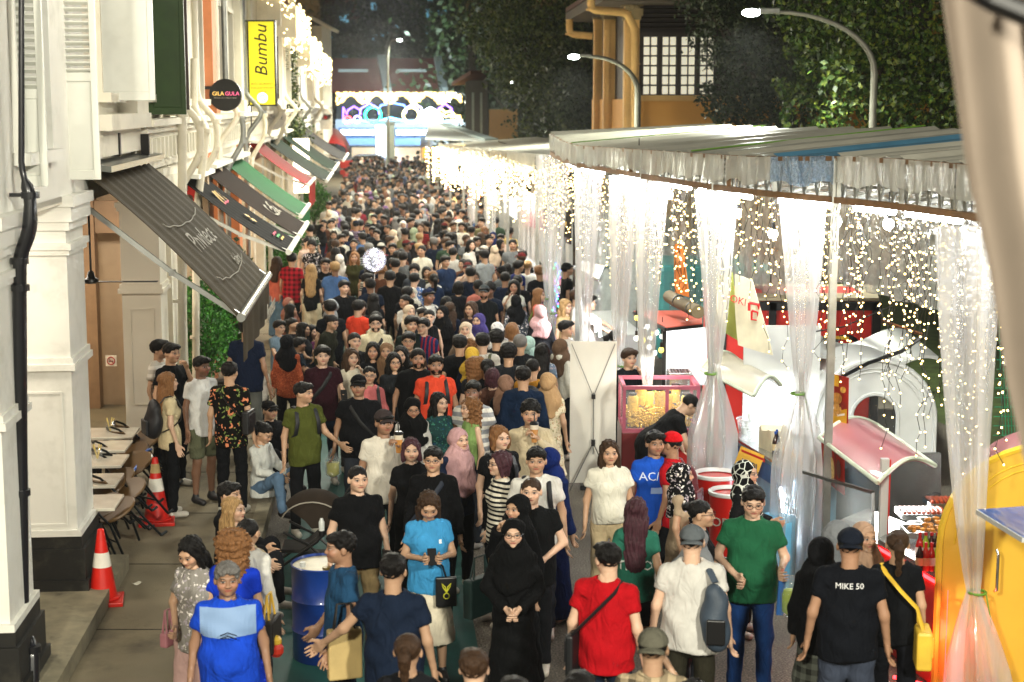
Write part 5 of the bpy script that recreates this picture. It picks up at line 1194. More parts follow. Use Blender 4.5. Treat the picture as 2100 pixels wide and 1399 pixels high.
for y0, y1 in zip(ysT, ysT[1:]):
    m = MB(); m.bar(TP(y0, 0, ZB), TP(y0, 0, zt_(y0)), .04); m.build('truss_upright', RUST if rnd.random() < .5 else GALV, tf)
    m = MB(); q = 5
    for k in range(q):
        a, b = y0 + (y1 - y0) * k / q, y0 + (y1 - y0) * (k + 1) / q; m.bar(TP(a, .05, ZB), TP((a + b) / 2, .05, zt_(a)), .018); m.bar(TP((a + b) / 2, .05, zt_(a)), TP(b, .05, ZB), .018)
    m.bar(TP(y0, .05, ZB), TP(y0, .5, ZB + .1), .03); m.build('truss_lacing', GALV, tf)
    m = MB(); m.sheet(lambda u, v, y0=y0, y1=y1: TP(y0 + (y1 - y0) * u, -.04 - .018 * math.sin(u * 17 + y0 * 3) - .012 * math.sin(u * 41), zt_(y0 + (y1 - y0) * u) + .02 - (.27 + .03 * math.sin(u * PI * 3 + y0)) * v), 24, 5)
    m.build('fascia_film', FILMB if y0 == 15.5 else FILMF, tf, smooth=True)
    m = MB(); n = 5
    yc = (y0 + y1) / 2
    m.sheet(lambda u, v, y0=y0, y1=y1: TP(y0 + (y1 - y0) * u + v * .5, 3.1 * v - .02, zt_(y0 + (y1 - y0) * u) + .03 + (zr_(y0 + (y1 - y0) * u) - zt_(y0 + (y1 - y0) * u)) * v - .03 * math.sin(PI * u) - .022 * math.sin(u * 5 * PI + 1)), 24, 8, .006)
    m.build('roof_sheet', TARPB if y0 == 15.5 else TARP, tf, smooth=True)
for y in ysT[::1]:
    m = MB(); m.bar(TP(y, 0, zt_(y) - .03), TP(y + .5, 3.1, zr_(y) - .04), .04); m.bar(TP(y, 0, ZB), TP(y + .5, 3.1, ZB), .03); m.build('rafter', GALV, tf)
for k, (y, ) in enumerate(((19,), (25,))): m = MB(); m.tube([TP(y - .5, -.05, zt_(y) + .05), TP(y + .5, 3.1, zr_(y) + .06)], .008, 4); m.build('roof_string', WIREG, tf)
tube_y = [(12.3, 13.2), (13.7, 14.6), (14.8, 15.4), (15.7, 16.6), (17.2, 18.1), (19, 20), (21, 22.2), (23.2, 24.4), (25.6, 26.8), (28, 29.2)]
for k, (a, b) in enumerate(tube_y):
    t = empty('fluorescent_tube', TP((a + b) / 2, .12, ZB - .06), 0, 'white fluorescent tube under the tent rail, number from the right edge', 'tube light', 'fluorescent tubes under the tent rail')
    t['label'] = 'glowing white tube light under the tent rail ' + ['at the far right edge', 'above the yellow kiosk', 'right of the second post', 'left of the blue fascia sheet', 'above the coffee counter', 'above the popcorn stall', 'over the white banner', 'left of the banner', 'near the dark menu board', 'at the far tent corner'][k]
    m = MB(); m.bar(TP(a, .12, ZB - .07), TP(b, .12, ZB - .07), .05); m.build('tube', TUBE, t)
    m = MB(); m.bar(TP(a, .12, ZB - .03), TP(b, .12, ZB - .03), .07, .02); m.build('fitting', WOODW, t)
    p = TP((a + b) / 2, .3, ZB - .14); light('tube_light', 'AREA', p, 20, (.95, .98, 1.), .5, (b - a), target=p + Vector((-.25, 0, -1)))
for k, (y, tie, lb) in enumerate(((12.35, 1.05, 'clear plastic curtain tied in front of the yellow kiosk, nearest the camera'), (15.95, 2.0, 'clear plastic curtain hanging beside the coffee counter post'), (17.75, 1.9, 'clear plastic curtain between the popcorn machine and the coffee counter'), (19.9, 1.3, 'clear plastic curtain left of the red roofed stall'), (21.3, 1.4, 'clear plastic curtain behind the white banner'), (23.3, 1.4, 'narrow clear plastic curtain left of the white banner'), (27.5, 1.3, 'clear plastic curtain beside the dark menu board'), (29.6, 1.3, 'clear plastic curtain at the far corner of the tent'))):
    curtain(y, ZB - .02, .0, (.52 if k == 0 else .46) if k < 3 else .42, tie, lb, 30 + k, v=-.06 if k else -.50, flare=.45, sh=.28 if k == 0 else 0.)
LB = ['at the right edge beside the hanging cloth', 'in front of the yellow kiosk', 'between the two nearest posts', 'over the coffee counter', 'over the popcorn machine', 'above the white banner', 'left of the white banner', 'at the far tent corner']
EDG = [11.6, 13.0, 14.4, 15.8, 17.6, 20, 22.5, 26, 30]
for k in range(8): fairy('warm white fairy light curtain ' + LB[k], EDG[k], EDG[k + 1], ZB - .05, (2.2, 2.1, 1.9, 1.7, 1.5, 1.4, 1.3, 1.3)[k], (36, 36, 34, 34, 36, 40, 40, 38)[k], (17, 17, 16, 15, 13, 12, 11, 10)[k], (.0092 if k < 4 else .0102), seed=k, spread=.12 if k < 4 else .1)
for k, (px, py, d) in enumerate(((1715, 455, 16), (1822, 460, 15.5), (1990, 490, 14), (1510, 437, 18), (1371, 400, 20), (1440, 392, 19), (1310, 360, 22), (1585, 480, 18))):
    p = W(px, py, d); t = empty('hanging_bulb', p, 0, 'bright bare bulb hanging under the tent ' + ['left of the blue flag pole', 'over the white arched kiosk', 'beside the right hand post', 'above the advertising flags', 'over the red roofed stall', 'above the popcorn machine', 'above the white banner', 'behind the clear curtain'][k], 'light bulb', 'bare bulbs under the tent')
    m = MB(); m.sphere(p, .055, 12); m.build('bulb', BULB2, t, smooth=True); m = MB(); m.tube([p + Vector((0, 0, .05)), p + Vector((0, 0, .13))], .022, 8); m.tube([p + Vector((0, 0, .12)), p + Vector((0, 0, .5))], .006, 4); m.build('cap', BLK, t)
    light('bulb_light', 'POINT', p + Vector((0, 0, -.1)), 12, (1, .95, .85), .06)
ys2 = [31, 34, 38, 42, 46, 50, 55, 60]
def t2(y, v, z): return Vector((float(np.interp(y, [31, 38, 45, 60], [1.0, -.1, -.9, -2.7])) + v, y, z))
t2o = empty('market_tent', (0, 45, 0), 0, 'second white tent drenched in fairy lights further up the street', 'tent', 'market tents on the right side')
for y0, y1 in zip(ys2, ys2[1:]):
    z = lambda y: float(np.interp(y, [31, 60], [3.85, 3.35]))
    m = MB(); m.sheet(lambda u, v, y0=y0, y1=y1: t2(y0 + (y1 - y0) * u, 3.6 * v, z(y0 + (y1 - y0) * u) + .28 * v - .03 * math.sin(PI * u)), 8, 6, .01); m.build('roof_sheet', TARP, t2o, smooth=True)
    m = MB(); m.bar(t2(y0, 0, z(y0)), t2(y1, 0, z(y1)), .07); m.bar(t2(y0, 0, z(y0) - .4), t2(y1, 0, z(y1) - .4), .05); m.build('rail', GALV, t2o)
    m = MB(); m.box(t2(y0, 0, z(y0) / 2), (.07, .07, z(y0))); m.build('post', GALV, t2o)
    m = MB(); m.sheet(lambda u, v, y0=y0, y1=y1: t2(y0 + (y1 - y0) * u, -.05 + .03 * math.sin(u * 20), z(y0) - .4 * v), 10, 2); m.build('fascia_film', FILMF, t2o)
    p = t2((y0 + y1) / 2, .5, z(y0) - .5); light('tube_light', 'AREA', p, 110, (1, .96, .86), 1., 2.5, target=p + Vector((-.35, 0, -1)))
    fairy('dense fairy light swag on the second tent ' + ['nearest the big tent', 'above the dark menu board', 'over the bright stalls', 'over the pale sign boards', 'beyond the bright stalls', 'near its far end', 'at its far end'][ys2.index(y0)], y0, y1, z(y0), 1.25, int(34), 12, .02 + .0006 * (y0 - 30), seed=50 + y0, fx=lambda y: t2(y, -.1, float(np.interp(y, [31, 60], [3.6, 3.3]))), group='dense fairy light swags further up the street', wire=False, spread=.3, mt=BULBF)
t3o = empty('market_tent', (-1, 66, 0), 0, 'third pale tent roof with a raised grey gutter near the arch', 'tent', 'market tents on the right side')
m = MB(); a, b, c, d_ = W(872, 285, 62), W(880, 250, 80), W(912, 252, 82), W(1012, 290, 60); m.sheet(lambda u, v: a.lerp(d_, u).lerp(b.lerp(c, u), v), 10, 6, .03); m.build('roof_sheet', M('pale_tarp', 'b9c0bc', .5), t3o)
m = MB(); m.bar(W(912, 256, 78), W(1008, 288, 60), .5, .12); m.build('gutter', M('tarp_side', '7d8c8c', .5), t3o)
m = MB()
for x, y in ((880, 345), (905, 345)): p = W(x, y, 66); m.box((p.x, 66, 1.7), (.08, .08, 3.4))
m.build('post', GALV, t3o)
def swag(px0, px1, py0, py1, d, n, r, label, mt=None, seed=0, dd=1.5):
    rr = random.Random(seed); O = W((px0 + px1) / 2, py0, d); mt = mt or BULBW; t = empty('fairy_light_swag', O, 0, label, 'string lights', 'fairy light swags overhead'); P = []
    for i in range(n):
        px = px0 + (px1 - px0) * rr.random(); k = rr.random() ** .8; py = py0 + (py1 - py0) * k * (.6 + .4 * math.sin(px * .12)); P.append(tuple(W(px, py, d + rr.uniform(-dd, dd)) - O))
    ico_batch('bulbs', P, r, mt or BULB, t); return t
swag(690, 930, 190, 214, 100, 620, .075, 'broad warm fairy light canopy strung above the neon arch', seed=1); swag(905, 945, 195, 215, 98, 90, .085, 'loose end cluster of warm bulbs right of the neon arch', seed=2); swag(925, 945, 236, 256, 98, 40, .08, 'small lower cluster of warm bulbs right of the arch', seed=3)
def eave(u0, u1, z, n, label, seed, r):
    rr = random.Random(seed); O = F((u0 + u1) / 2, .3, z); t = empty('fairy_light_eave', O, 0, label, 'string lights', 'fairy lights along the left eaves'); P = []
    for i in range(n): u = rr.uniform(u0, u1); P.append(tuple(F(u, .25 + rr.uniform(-.1, .35), z - abs(rr.gauss(0, .5))) - O))
    ico_batch('bulbs', P, r, BULBF, t); q = MB(); q.tube([F(u0, .3, z), F(u1, .3, z)], .02, 4); q.build('wire', WIRE, t); return t
eave(38, 46, 8.2, 260, 'fairy lights on the eaves just behind the yellow sign', 1, .022); eave(46, 55, 7.7, 420, 'dazzling fairy lights on the middle eaves of the left side', 2, .032); eave(55, 66, 7.2, 420, 'dense fairy lights on the eaves before the gable wall', 3, .038); eave(66, 77, 6.9, 380, 'hanging clump of fairy lights at the end of the left eaves', 4, .042)
for u, z, e in ((42, 7.6, 160), (50, 7.2, 260), (60, 6.8, 320), (71, 6.5, 300)): light('eave_light', 'AREA', F(u, .9, z), e, (1, .9, .72), 1.0, 6, target=F(u, -.1, z - 3))
# ================================================================ stalls
RED = M('glossy_red', 'b5160f', .3, var=.06, coat=.4); REDB = M('matte_red', 'c22318', .5, var=.06); WHT = M('white_panel', 'c6c9c7', .35, var=.04, coat=.2); STEEL = M('stainless', 'b9bcbc', .25, .9, var=.06)
YELK = M('yellow_kiosk', 'dcb23c', .32, var=.04, coat=.4); CREAMF = M('cream_flap', 'a8a28c', .4, var=.05, coat=.2); PINK = M('pink_fibreglass', '9a5a60', .32, var=.12, vscale=2.5, coat=.5)
GLS = film('display_glass', 'dfe9ea', .14, .05, 1)
CARD = M('cardboard', 'b08a5c', .8, var=.08); CREAM = M('cream_card', 'e0d6b8', .7)
def flap(name, label, P00, P10, P11, P01, bulge, mt, rim, cat='canopy', group='folding stall canopies'):
    t = empty(name, (P00 + P11) / 2, 0, label, cat, group)
    f = lambda u, v: P00.lerp(P10, u).lerp(P01.lerp(P11, u), v) + Vector((0, 0, bulge * math.sin(PI * v)))
    m = MB(); m.sheet(f, 10, 14, .03); m.build('panel', mt, t, smooth=True)
    m = MB()
    for e in ([f(0, k / 14) for k in range(15)], [f(1, k / 14) for k in range(15)]): m.tube(e, .022, 6)
    m.tube([f(0, 0), f(1, 0)], .022, 6); m.tube([f(0, 1), f(1, 1)], .022, 6); m.build('rim', rim, t, smooth=True); return t, f
def arch_kiosk(name, label, x, y, w, h, depth, body, face, rimc, yaw=0., group='round topped food kiosks', win=None):
    t = empty(name, (x, y, 0), yaw, label, 'food kiosk', group); R = Matrix.Rotation(yaw, 3, 'Z'); O = Vector((x, y, 0)); r = w / 2
    def prof(rr, z0=0.): return [(-rr, z0)] + [(-rr * math.cos(t_), h - r + rr * math.sin(t_)) for t_ in np.linspace(0, PI, 21)] + [(rr, z0)]
    T = lambda px_, py_, pz: O + R @ Vector((px_, py_, pz))
    out = prof(r); 
    m = MB(); k = len(out)
    vs = [T(a, 0.02, b) for a, b in out] + [T(a, depth, b) for a, b in out]; m.add(vs, [(i, i + k, i + k + 1, i + 1) for i in range(k - 1)]); m.build('shell', body, t, smooth=True)
    inn = prof(r - .0); m = MB(); vin = prof(win[0], win[1]) if False else None
    if win:   # arched window: (radius, sill z, top z)
        wr, ws, wt = win; wi = [(-wr, ws)] + [(-wr * math.cos(t_), wt - wr + wr * math.sin(t_)) for t_ in np.linspace(0, PI, 21)] + [(wr, ws)]
        vs = [T(a, 0, b) for a, b in out] + [T(a, 0, b) for a, b in wi]; k = len(out); m.add(vs, [(i, i + 1, i + 1 + k, i + k) for i in range(k - 1)]); m.add([T(-r, 0, 0), T(r, 0, 0), T(wr, 0, ws), T(-wr, 0, ws)], [(0, 1, 2, 3)])
        f = m.build('front_panel', face, t); m = MB(); m.tube([T(a, -.015, b) for a, b in wi], .025, 6); m.build('window_rim', rimc, t, smooth=True)
        m = MB(); m.add([T(a, .03, b) for a, b in wi], [tuple(range(len(wi)))]); m.build('pane', GLS, t)
    else:
        m.add([T(a, 0, b) for a, b in out], [tuple(range(len(out)))]); m.build('front_panel', face, t)
    m = MB(); m.tube([T(a * .99, -.01, b) for a, b in out], .03, 6); m.build('front_rim', rimc, t, smooth=True)
    m = MB()
    for q in (.86, .80): m.tube([T(a * q, -.012, h - r + (b - h + r) * q) for a, b in out[1:-1]], .008, 5)
    m.build('pressed_groove', rimc, t, smooth=True); return t, T
yk, T = arch_kiosk('yellow_kiosk', 'yellow round topped kiosk with a chrome handle at the right edge', 4.34, 12.55, 1.76, 2.2, .8, PINK, YELK, M('yellow_rim', 'e8c23a', .3, coat=.4, var=0), yaw=-.35)
m = MB(); hp_ = W(2042, 1170, 12.50); m.tube([hp_ + Vector((0, -.0, .17)), hp_ + Vector((0, -.05, .15)), hp_ + Vector((0, -.05, -.15)), hp_ + Vector((0, 0, -.17))], .013, 8); m.build('handle', M('chrome', 'd0d0d0', .12, 1., var=0), yk, smooth=True)
m = MB(); m.box(W(2057, 1385, 12.42), (.12, .03, .1)); m.build('vent', YELK, yk)
fs = empty('hot_food_stall', (3.75, 14.7, 0), 0, 'hot food stall with sausages on trays and a red neon edged front', 'food stall')
def cq(px, py, z): return onz(px, py, z)
A, B, C_, D_ = cq(1800, 1105, 1.0), cq(1945, 1190, 1.0), cq(1945, 1045, 1.0), cq(1830, 1045, 1.0)
m = MB(); m.prism([A, B, B + Vector((.75, .55, 0)), A + Vector((.75, 1.1, 0))], (0, 0, -.05)); m.build('counter_top', STEEL, fs)
m = MB(); m.prism([A + Vector((.03, .03, -.06)), B + Vector((.0, .03, -.06)), B + Vector((.7, .5, -.06)), A + Vector((.7, 1.0, -.06))], (0, 0, -.93)); m.build('front_panel', RED, fs)
NR = M('red_neon', 'ff2a2a', .4, emit='ff1e22', es=14, var=0)
m = MB(); b0 = B + Vector((-.0, -.01, -.08)); b1 = Vector((b0.x, b0.y, .06)); m.tube([b0, b1], .014, 6); m.tube([b0, A + Vector((0, -.01, -.08))], .014, 6); m.tube([b1, b1 + Vector((-.35, .3, 0))], .014, 6); m.build('neon_edge', NR, fs)
light('neon_glow', 'POINT', b0 + Vector((-.15, -.15, -.4)), 8, (1, .1, .08), .1)
for k, (px, py) in enumerate(((1868, 1062), (1915, 1085), (1880, 1100), (1925, 1040))):
    p = onz(px, py, 1.03) + Vector((.12, .1, 0)); t = empty('food_tray', p, 0, 'steel tray of ' + ['sausages on sticks at the back', 'golden fried pieces at the middle', 'fried nuggets at the front', 'battered rolls at the far corner'][k] + ' of the hot food counter', 'food tray', 'trays on the hot food counter')
    m = MB(); m.box(p, (.42, .3, .02)); m.box(p + Vector((0, -.15, .02)), (.42, .01, .05)); m.box(p + Vector((0, .15, .02)), (.42, .01, .05)); m.box(p + Vector((.21, 0, .02)), (.01, .3, .05)); m.box(p + Vector((-.21, 0, .02)), (.01, .3, .05)); m.build('tray', STEEL, t)
    mt = M('sausage_red', 'a8401c', .35) if k in (0, 3) else M('fried_gold', 'c98330', .5, var=.3, vscale=20)
    n = 9 if k in (0, 3) else 26
    for j in range(n):
        m = MB()
        if k in (0, 3): x = -.18 + .045 * j; m.tube([p + Vector((x, -.11, .045)), p + Vector((x + .01, .0, .055)), p + Vector((x, .11, .045))], .018, 6)
        else: m.sphere(p + Vector((rnd.uniform(-.17, .17), rnd.uniform(-.12, .12), .03 + rnd.random() * .04)), rnd.uniform(.02, .032), 6, .7)
        m.build('sausage' if k in (0, 3) else 'fried_piece', mt, t, smooth=True)
m = MB(); m.prism([W(1648, 1075, 15.6), W(1790, 1130, 14.6), W(1790, 1010, 14.6), W(1648, 968, 15.6)], (.01, .02, 0)); m.build('glass_shield', GLS, fs)
m = MB(); m.bar(W(1648, 968, 15.6), W(1790, 1010, 14.6), .03); m.bar(W(1790, 1010, 14.6), W(1790, 1130, 14.6), .03); m.build('shield_frame', STEEL, fs)
m = MB(); p = W(1806, 1200, 14.3); m.box((p.x, 14.3, .85), (.07, .07, 1.7)); m.build('post', WHT, fs); m = MB(); m.box((p.x + .04, 14.26, .85), (.012, .012, 1.7)); m.build('post_stripe', REDB, fs)
m = MB(); m.prism([W(1660, 1110, 16.9), W(1930, 1140, 16.2), W(1930, 930, 16.2), W(1660, 930, 16.9)], (0, .05, 0)); m.build('back_wall', STEEL, fs)
m = MB(); A2 = onz(1700, 1075, .95); m.prism([A2, A + Vector((0, 0, -.05)), A + Vector((.5, .6, -.05)), A2 + Vector((.5, .6, 0))], (0, 0, -.9)); m.build('side_counter', STEEL, fs)
BC = [('b01c1c', 'red sauce'), ('2a1410', 'cola'), ('8fae2a', 'green tea'), ('c9342a', 'chilli sauce'), ('3a1512', 'dark syrup')]
def bottle(p, h, r, col, label, group, capc='b01c1c', name='bottle'):
    t = empty(name, p, 0, label, 'bottle', group); m = MB(); m.lathe(p, [(r * .9, 0), (r, .01), (r, h * .55), (r * .85, h * .65), (r * .38, h * .82), (r * .36, h * .9)], 12); m.build('bottle_body', M('liquid_' + col, col, .15, coat=.5, var=.05), t, smooth=True)
    m = MB(); m.lathe(p, [(r * .42, h * .9), (r * .42, h), (r * .3, h + .004)], 10); m.build('cap', M('cap_' + capc, capc, .4, var=0), t)
    m = MB(); m.lathe(p, [(r * 1.03, h * .2), (r * 1.03, h * .48)], 12, cap=False); m.build('wrapper', M('wrap_' + col, 'd9c9a0' if col != 'b01c1c' else 'e0d8d0', .5), t)
    return t
k = 0
for px in (1885, 1897, 1909, 1921, 1933):
    for py in (1128, 1150):
        p = onz(px, py + 20, 1.0); c, nm = BC[k % 5]; bottle(p, .24, .035, c, f'{nm} bottle, {["left end", "second from left", "middle", "second from right", "right end"][k // 2]} of the {["back", "front"][k % 2]} row on the red counter', 'sauce bottles on the red counter'); k += 1
fn = empty('table_fan', W(1912, 1065, 15.8), 0, 'black round desk fan on the hot food counter', 'fan'); p = W(1912, 1030, 15.8)
for r_ in (.10, .075, .045, .02): m = MB(); m.tube([p + Vector((math.cos(t) * r_, -.05, math.sin(t) * r_ * 1.15)) for t in np.linspace(0, 2 * PI, 17)[:-1]], .004, 4, close=True); m.build('grille_ring', BLK, fn)
m = MB(); m.lathe(p + Vector((0, .03, -.2)), [(.08, 0), (.07, .03), (.015, .04), (.015, .18)], 12); m.tube([p + Vector((0, -.03, 0)), p + Vector((0, .08, 0))], .04, 10); m.build('stand', BLK, fn)
for a_ in range(3): m = MB(); m.box(p + Vector((math.cos(a_ * 2.09) * .05, -.02, math.sin(a_ * 2.09) * .05)), (.06, .006, .03), rot=Matrix.Rotation(-a_ * 2.09, 3, 'Y')); m.build('blade', BLK, fn)
light('stall_light', 'AREA', W(1850, 1010, 15.2), 16, (1, .96, .88), .5, .5, target=onz(1870, 1080, 1.0))
flap('pink_canopy', 'faded pink curved canopy flap over the hot food counter', W(1680, 898, 15.8), W(1800, 990, 14.1), W(1918, 955, 14.8), W(1800, 872, 17.0), .14, PINK, M('pale_green_trim', 'c3cdb8', .4), group='folding stall canopies')
def poster(name, label, quad, mt, items, cat='banner'):
    a, b, c, d_ = quad; t = empty(name, d_, 0, label, cat); n = (b - a).cross(d_ - a).normalized()
    if n.y > 0: n = -n
    m = MB(); m.prism([a, b, c, d_], -n * .008); m.build('sheet', mt, t)
    f = lambda u, v: a.lerp(b, u).lerp(d_.lerp(c, u), v) + n * .012
    for (nm, u0, v0, u1, v1, col) in items:
        if nm == 'disc': m = MB(); m.add([f(u0 + u1 * math.cos(q), v0 + v1 * math.sin(q)) for q in np.linspace(0, 2 * PI, 19)[:-1]], [tuple(range(18))]); m.build('printed_food', M('pr_' + col, col, .5, var=.3, vscale=30), t)
        elif nm == 'bar': m = MB(); m.quad(f(u0, v0), f(u1, v0), f(u1, v1), f(u0, v1)); m.build('printed_block', M('pr_' + col, col, .5), t)
    return t, f
WIRES = MB()
poster('menu_banner', 'red and yellow hanging menu banner with pictures of buns and pancakes', [W(1697, 764, 16.4), W(1740, 775, 16.1), W(1738, 878, 16.1), W(1694, 890, 16.4)], M('banner_red', '9c2012', .5), [('bar', 0, .62, 1, 1, 'd9a020'), ('bar', .35, 0, .6, .2, 'd9a020'), ('disc', .5, .42, .26, .11, 'c98a3c'), ('disc', .22, .5, .18, .09, '4a1c12'), ('disc', .5, .62, .24, .11, 'd0984c'), ('disc', .8, .55, .16, .08, '8a2018'), ('disc', .8, .25, .14, .06, 'd9a84c'), ('bar', .1, .56, .4, .6, 'f0e8d8'), ('bar', .55, .7, .9, .74, 'f0e8d8'), ('disc', .25, .9, .16, .06, 'b06a2c'), ('disc', .7, .92, .16, .06, '7a3a1c')])
poster('menu_banner', 'narrow red banner with photos of fried skewers under the pink canopy', [W(1684, 908, 15.7), W(1731, 935, 15.3), W(1731, 1016, 15.3), W(1690, 985, 15.7)], M('banner_red'), [('disc', .2, .3, .1, .2, 'c98a3c'), ('disc', .5, .5, .1, .3, 'e0c080'), ('disc', .8, .4, .1, .25, '5a2c1c'), ('bar', .3, .0, .42, 1, 'd9c8b0'), ('bar', .62, 0, .7, 1, '6a2016')])
arch_kiosk('white_kiosk', 'white fibreglass kiosk with an arched window behind the pink canopy', W(1795, 800, 18.4).x, 18.4, 1.42, 1.95, 1.2, WHT, WHT, WHT, .0, win=(.27, .9, 1.55))
wk = empty('white_wave_roof', W(1700, 740, 20), 0, 'smooth white wave shaped kiosk roof in front of the red container', 'canopy')
m = MB(); m.sheet(lambda u, v: W(1640, 745, 19).lerp(W(1925, 745, 19), u) + Vector((0, 1.6 * v, .10 * math.sin(u * PI * 2.6 + .4) + .10 * v)), 40, 10, .04); m.build('panel', WHT, wk, smooth=True)
m = MB(); m.prism([W(1600, 1010, 18.9), W(1700, 1010, 18.9), W(1700, 760, 18.9), W(1600, 760, 18.9)], (0, .05, 0)); m.build('side_panel', WHT, wk); text_on('KK', W(1688, 827, 18.8), (1, 0, 0), (0, 0, 1), .11, REDB, wk, .003)
flap('cream_canopy', 'cream folding canopy flap above the coffee counter', W(1437, 757, 19.6), W(1545, 812, 17.6), W(1602, 790, 18.0), W(1515, 738, 20.2), .16, CREAMF, M('pale_green_trim'))
ck = empty('coffee_counter', (2.7, 17.8, 0), 0, 'coffee stall counter with a pale blue front and steel shelf', 'food stall')
A, B = onz(1495, 890, 1.05), onz(1640, 978, 1.05); n_ = Vector((.85, .35, 0))
m = MB(); m.prism([A, B, B + n_ * .45, A + n_ * .45], (0, 0, -.03)); m.build('counter_top', STEEL, ck)
m = MB(); m.prism([A + n_ * .06 + Vector((0, 0, -.04)), B + n_ * .06 + Vector((0, 0, -.04)), B + n_ * .5 + Vector((0, 0, -.04)), A + n_ * .5 + Vector((0, 0, -.04))], (0, 0, -.98)); m.build('front_panel', M('pale_blue_panel', '7fb0cc', .4), ck)
m = MB(); dd = (B - A).normalized(); m.prism([A + n_ * .045 + dd * .0 + Vector((0, 0, -.3)), B + n_ * .045 + Vector((0, 0, -.3)), B + n_ * .045 + Vector((0, 0, -.1)), A + n_ * .045 + Vector((0, 0, -.1))], (.005, .01, 0)); m.build('blue_band', M('deep_blue_panel', '1f6aa8', .4), ck)
text_on('Coffee', B - dd * .45 + n_ * .03 + Vector((-.01, -.02, -.42)), dd, (0, 0, 1), .30, M('coffee_print', '12324e', .5), ck, .004, .2)
m = MB(); m.box(A.lerp(B, .15) + n_ * .2 + Vector((.4, .5, .6)), (.9, .05, 1.3)); m.build('back_board', LITW if False else WHT, ck)
m = MB(); m.prism([W(1640, 990, 17.4), W(1650, 990, 17.4), W(1650, 760, 17.4), W(1640, 760, 17.4)], (0, .05, 0)); m.build('post', GALV, ck)
p = A.lerp(B, .18) + n_ * .12; t = empty('cup_tub', p, 0, 'clear plastic tub full of cups on the coffee counter end', 'tub'); m = MB(); m.lathe(p, [(.10, 0), (.145, .25)], 20, cap=False); m.tube([p + Vector((math.cos(q) * .145, math.sin(q) * .145, .25)) for q in np.linspace(0, 2 * PI, 21)[:-1]], .008, 5, close=True); m.build('tub', film('tub_film', 'e8eeee', .4, .1, 8), t, smooth=True)
for j in range(7): m = MB(); q = p + Vector((rnd.uniform(-.07, .07), rnd.uniform(-.07, .07), .05 + .03 * j)); m.lathe(q, [(.025, 0), (.035, .08)], 10); m.build('cup', M('cup_white', 'd8dcd8', .4), t)
p = A.lerp(B, .42) + n_ * .26; t = empty('cardboard_box', p, 0, 'open white cardboard box standing on the coffee counter', 'box'); m = MB(); m.box(p + Vector((0, 0, .12)), (.26, .3, .24), rz=.3); m.build('carton', CREAM, t); m = MB(); m.box(p + Vector((-.03, -.05, .25)), (.28, .12, .008), rot=Matrix.Rotation(.4, 3, 'X')); m.build('box_flap', CREAM, t)
for k, (tt, c, h_) in enumerate(((.50, '141a3a', .26), (.54, '301410', .26), (.62, 'c9b23a', .18), (.67, 'c98a2a', .18), (.72, 'e0d8c8', .2), (.77, 'd9a62a', .18), (.82, 'e8e0d0', .2), (.87, 'c06a2a', .18))):
    p = A.lerp(B, tt) + n_ * (.14 if k % 2 else .2); bottle(p, h_, .034, c, ['dark blue capped cola', 'brown cola', 'yellow tea', 'amber juice', 'milky white', 'orange soda', 'white yoghurt', 'copper coloured'][k] + ' bottle standing on the coffee counter', 'drink bottles on the coffee counter', '1c4a9a' if k in (0, 1) else 'e0e0e0')
p = A.lerp(B, .25) + n_ * -.0 + Vector((-.02, -.05, -.1)); t = empty('menu_card', p, 0, 'yellow printed menu card leaning below the coffee counter edge', 'menu'); q0, q1 = W(1520, 915, 17.6), W(1568, 935, 17.3); m = MB(); m.prism([q0 + Vector((-.1, -.02, -.28)), q1 + Vector((-.1, -.02, -.28)), q1, q0], (0, .012, 0)); m.build('card', M('card_yellow', 'd9a83a', .6), t); m = MB(); m.prism([q0 + Vector((-.0, -.03, -.03)), q1 + Vector((-.0, -.03, -.03)), q1 + Vector((0, -.03, -.07)), q0 + Vector((0, -.03, -.07))], (0, .004, 0)); m.build('stripe', REDB, t)
text_on('KOPI', (q0 + q1) / 2 + Vector((-.04, -.035, -.15)), q1 - q0, (0, 0, 1), .11, M('print_navy', '1c2a5a', .5), t, .002)
light('stall_light', 'AREA', W(1600, 830, 18.2), 14, (.95, .98, 1), .6, .8, target=onz(1590, 900, 1.0)); light('stall_light', 'AREA', W(1640, 1060, 16.6), 30, (.6, .85, 1), .2, .8, target=(1.5, 15, .3))
lt = empty('light_strip', W(1605, 1060, 17), 0, 'glowing cool white light strip on the coffee stall corner', 'strip light'); m = MB(); m.bar(W(1602, 1000, 16.95), W(1615, 1120, 16.6), .04); m.build('tube', TUBE, lt)
pc = empty('popcorn_machine', (1.8, 19.5, 0), 0, 'popcorn cart with a pink framed glass case on a dark red base', 'popcorn machine')
x0, x1, y0_, y1_ = 1.36, 2.26, 19.2, 19.95; zb_, zt_ = .95, 1.48
PF = M('pink_frame', '9a4a5c', .4); 
m = MB()
for x in (x0, x0 + .52, x1): m.box((x, y0_, (zb_ + zt_) / 2), (.04, .04, zt_ - zb_))
for x in (x0, x1): m.box((x, y1_, (zb_ + zt_) / 2), (.04, .04, zt_ - zb_))
for z in (zb_, zt_): m.bar((x0 - .02, y0_, z), (x1 + .02, y0_, z), .045); m.bar((x0 - .02, y1_, z), (x1 + .02, y1_, z), .045); m.bar((x0, y0_, z), (x0, y1_, z), .045); m.bar((x1, y0_, z), (x1, y1_, z), .045)
m.build('case_frame', PF, pc)
m = MB(); m.box(((x0 + x1) / 2, y0_ - .003, (zb_ + zt_) / 2), (x1 - x0 - .04, .008, zt_ - zb_ - .04)); m.box((x0, (y0_ + y1_) / 2, (zb_ + zt_) / 2), (.008, y1_ - y0_ - .04, zt_ - zb_ - .04)); m.build('glass', GLS, pc)
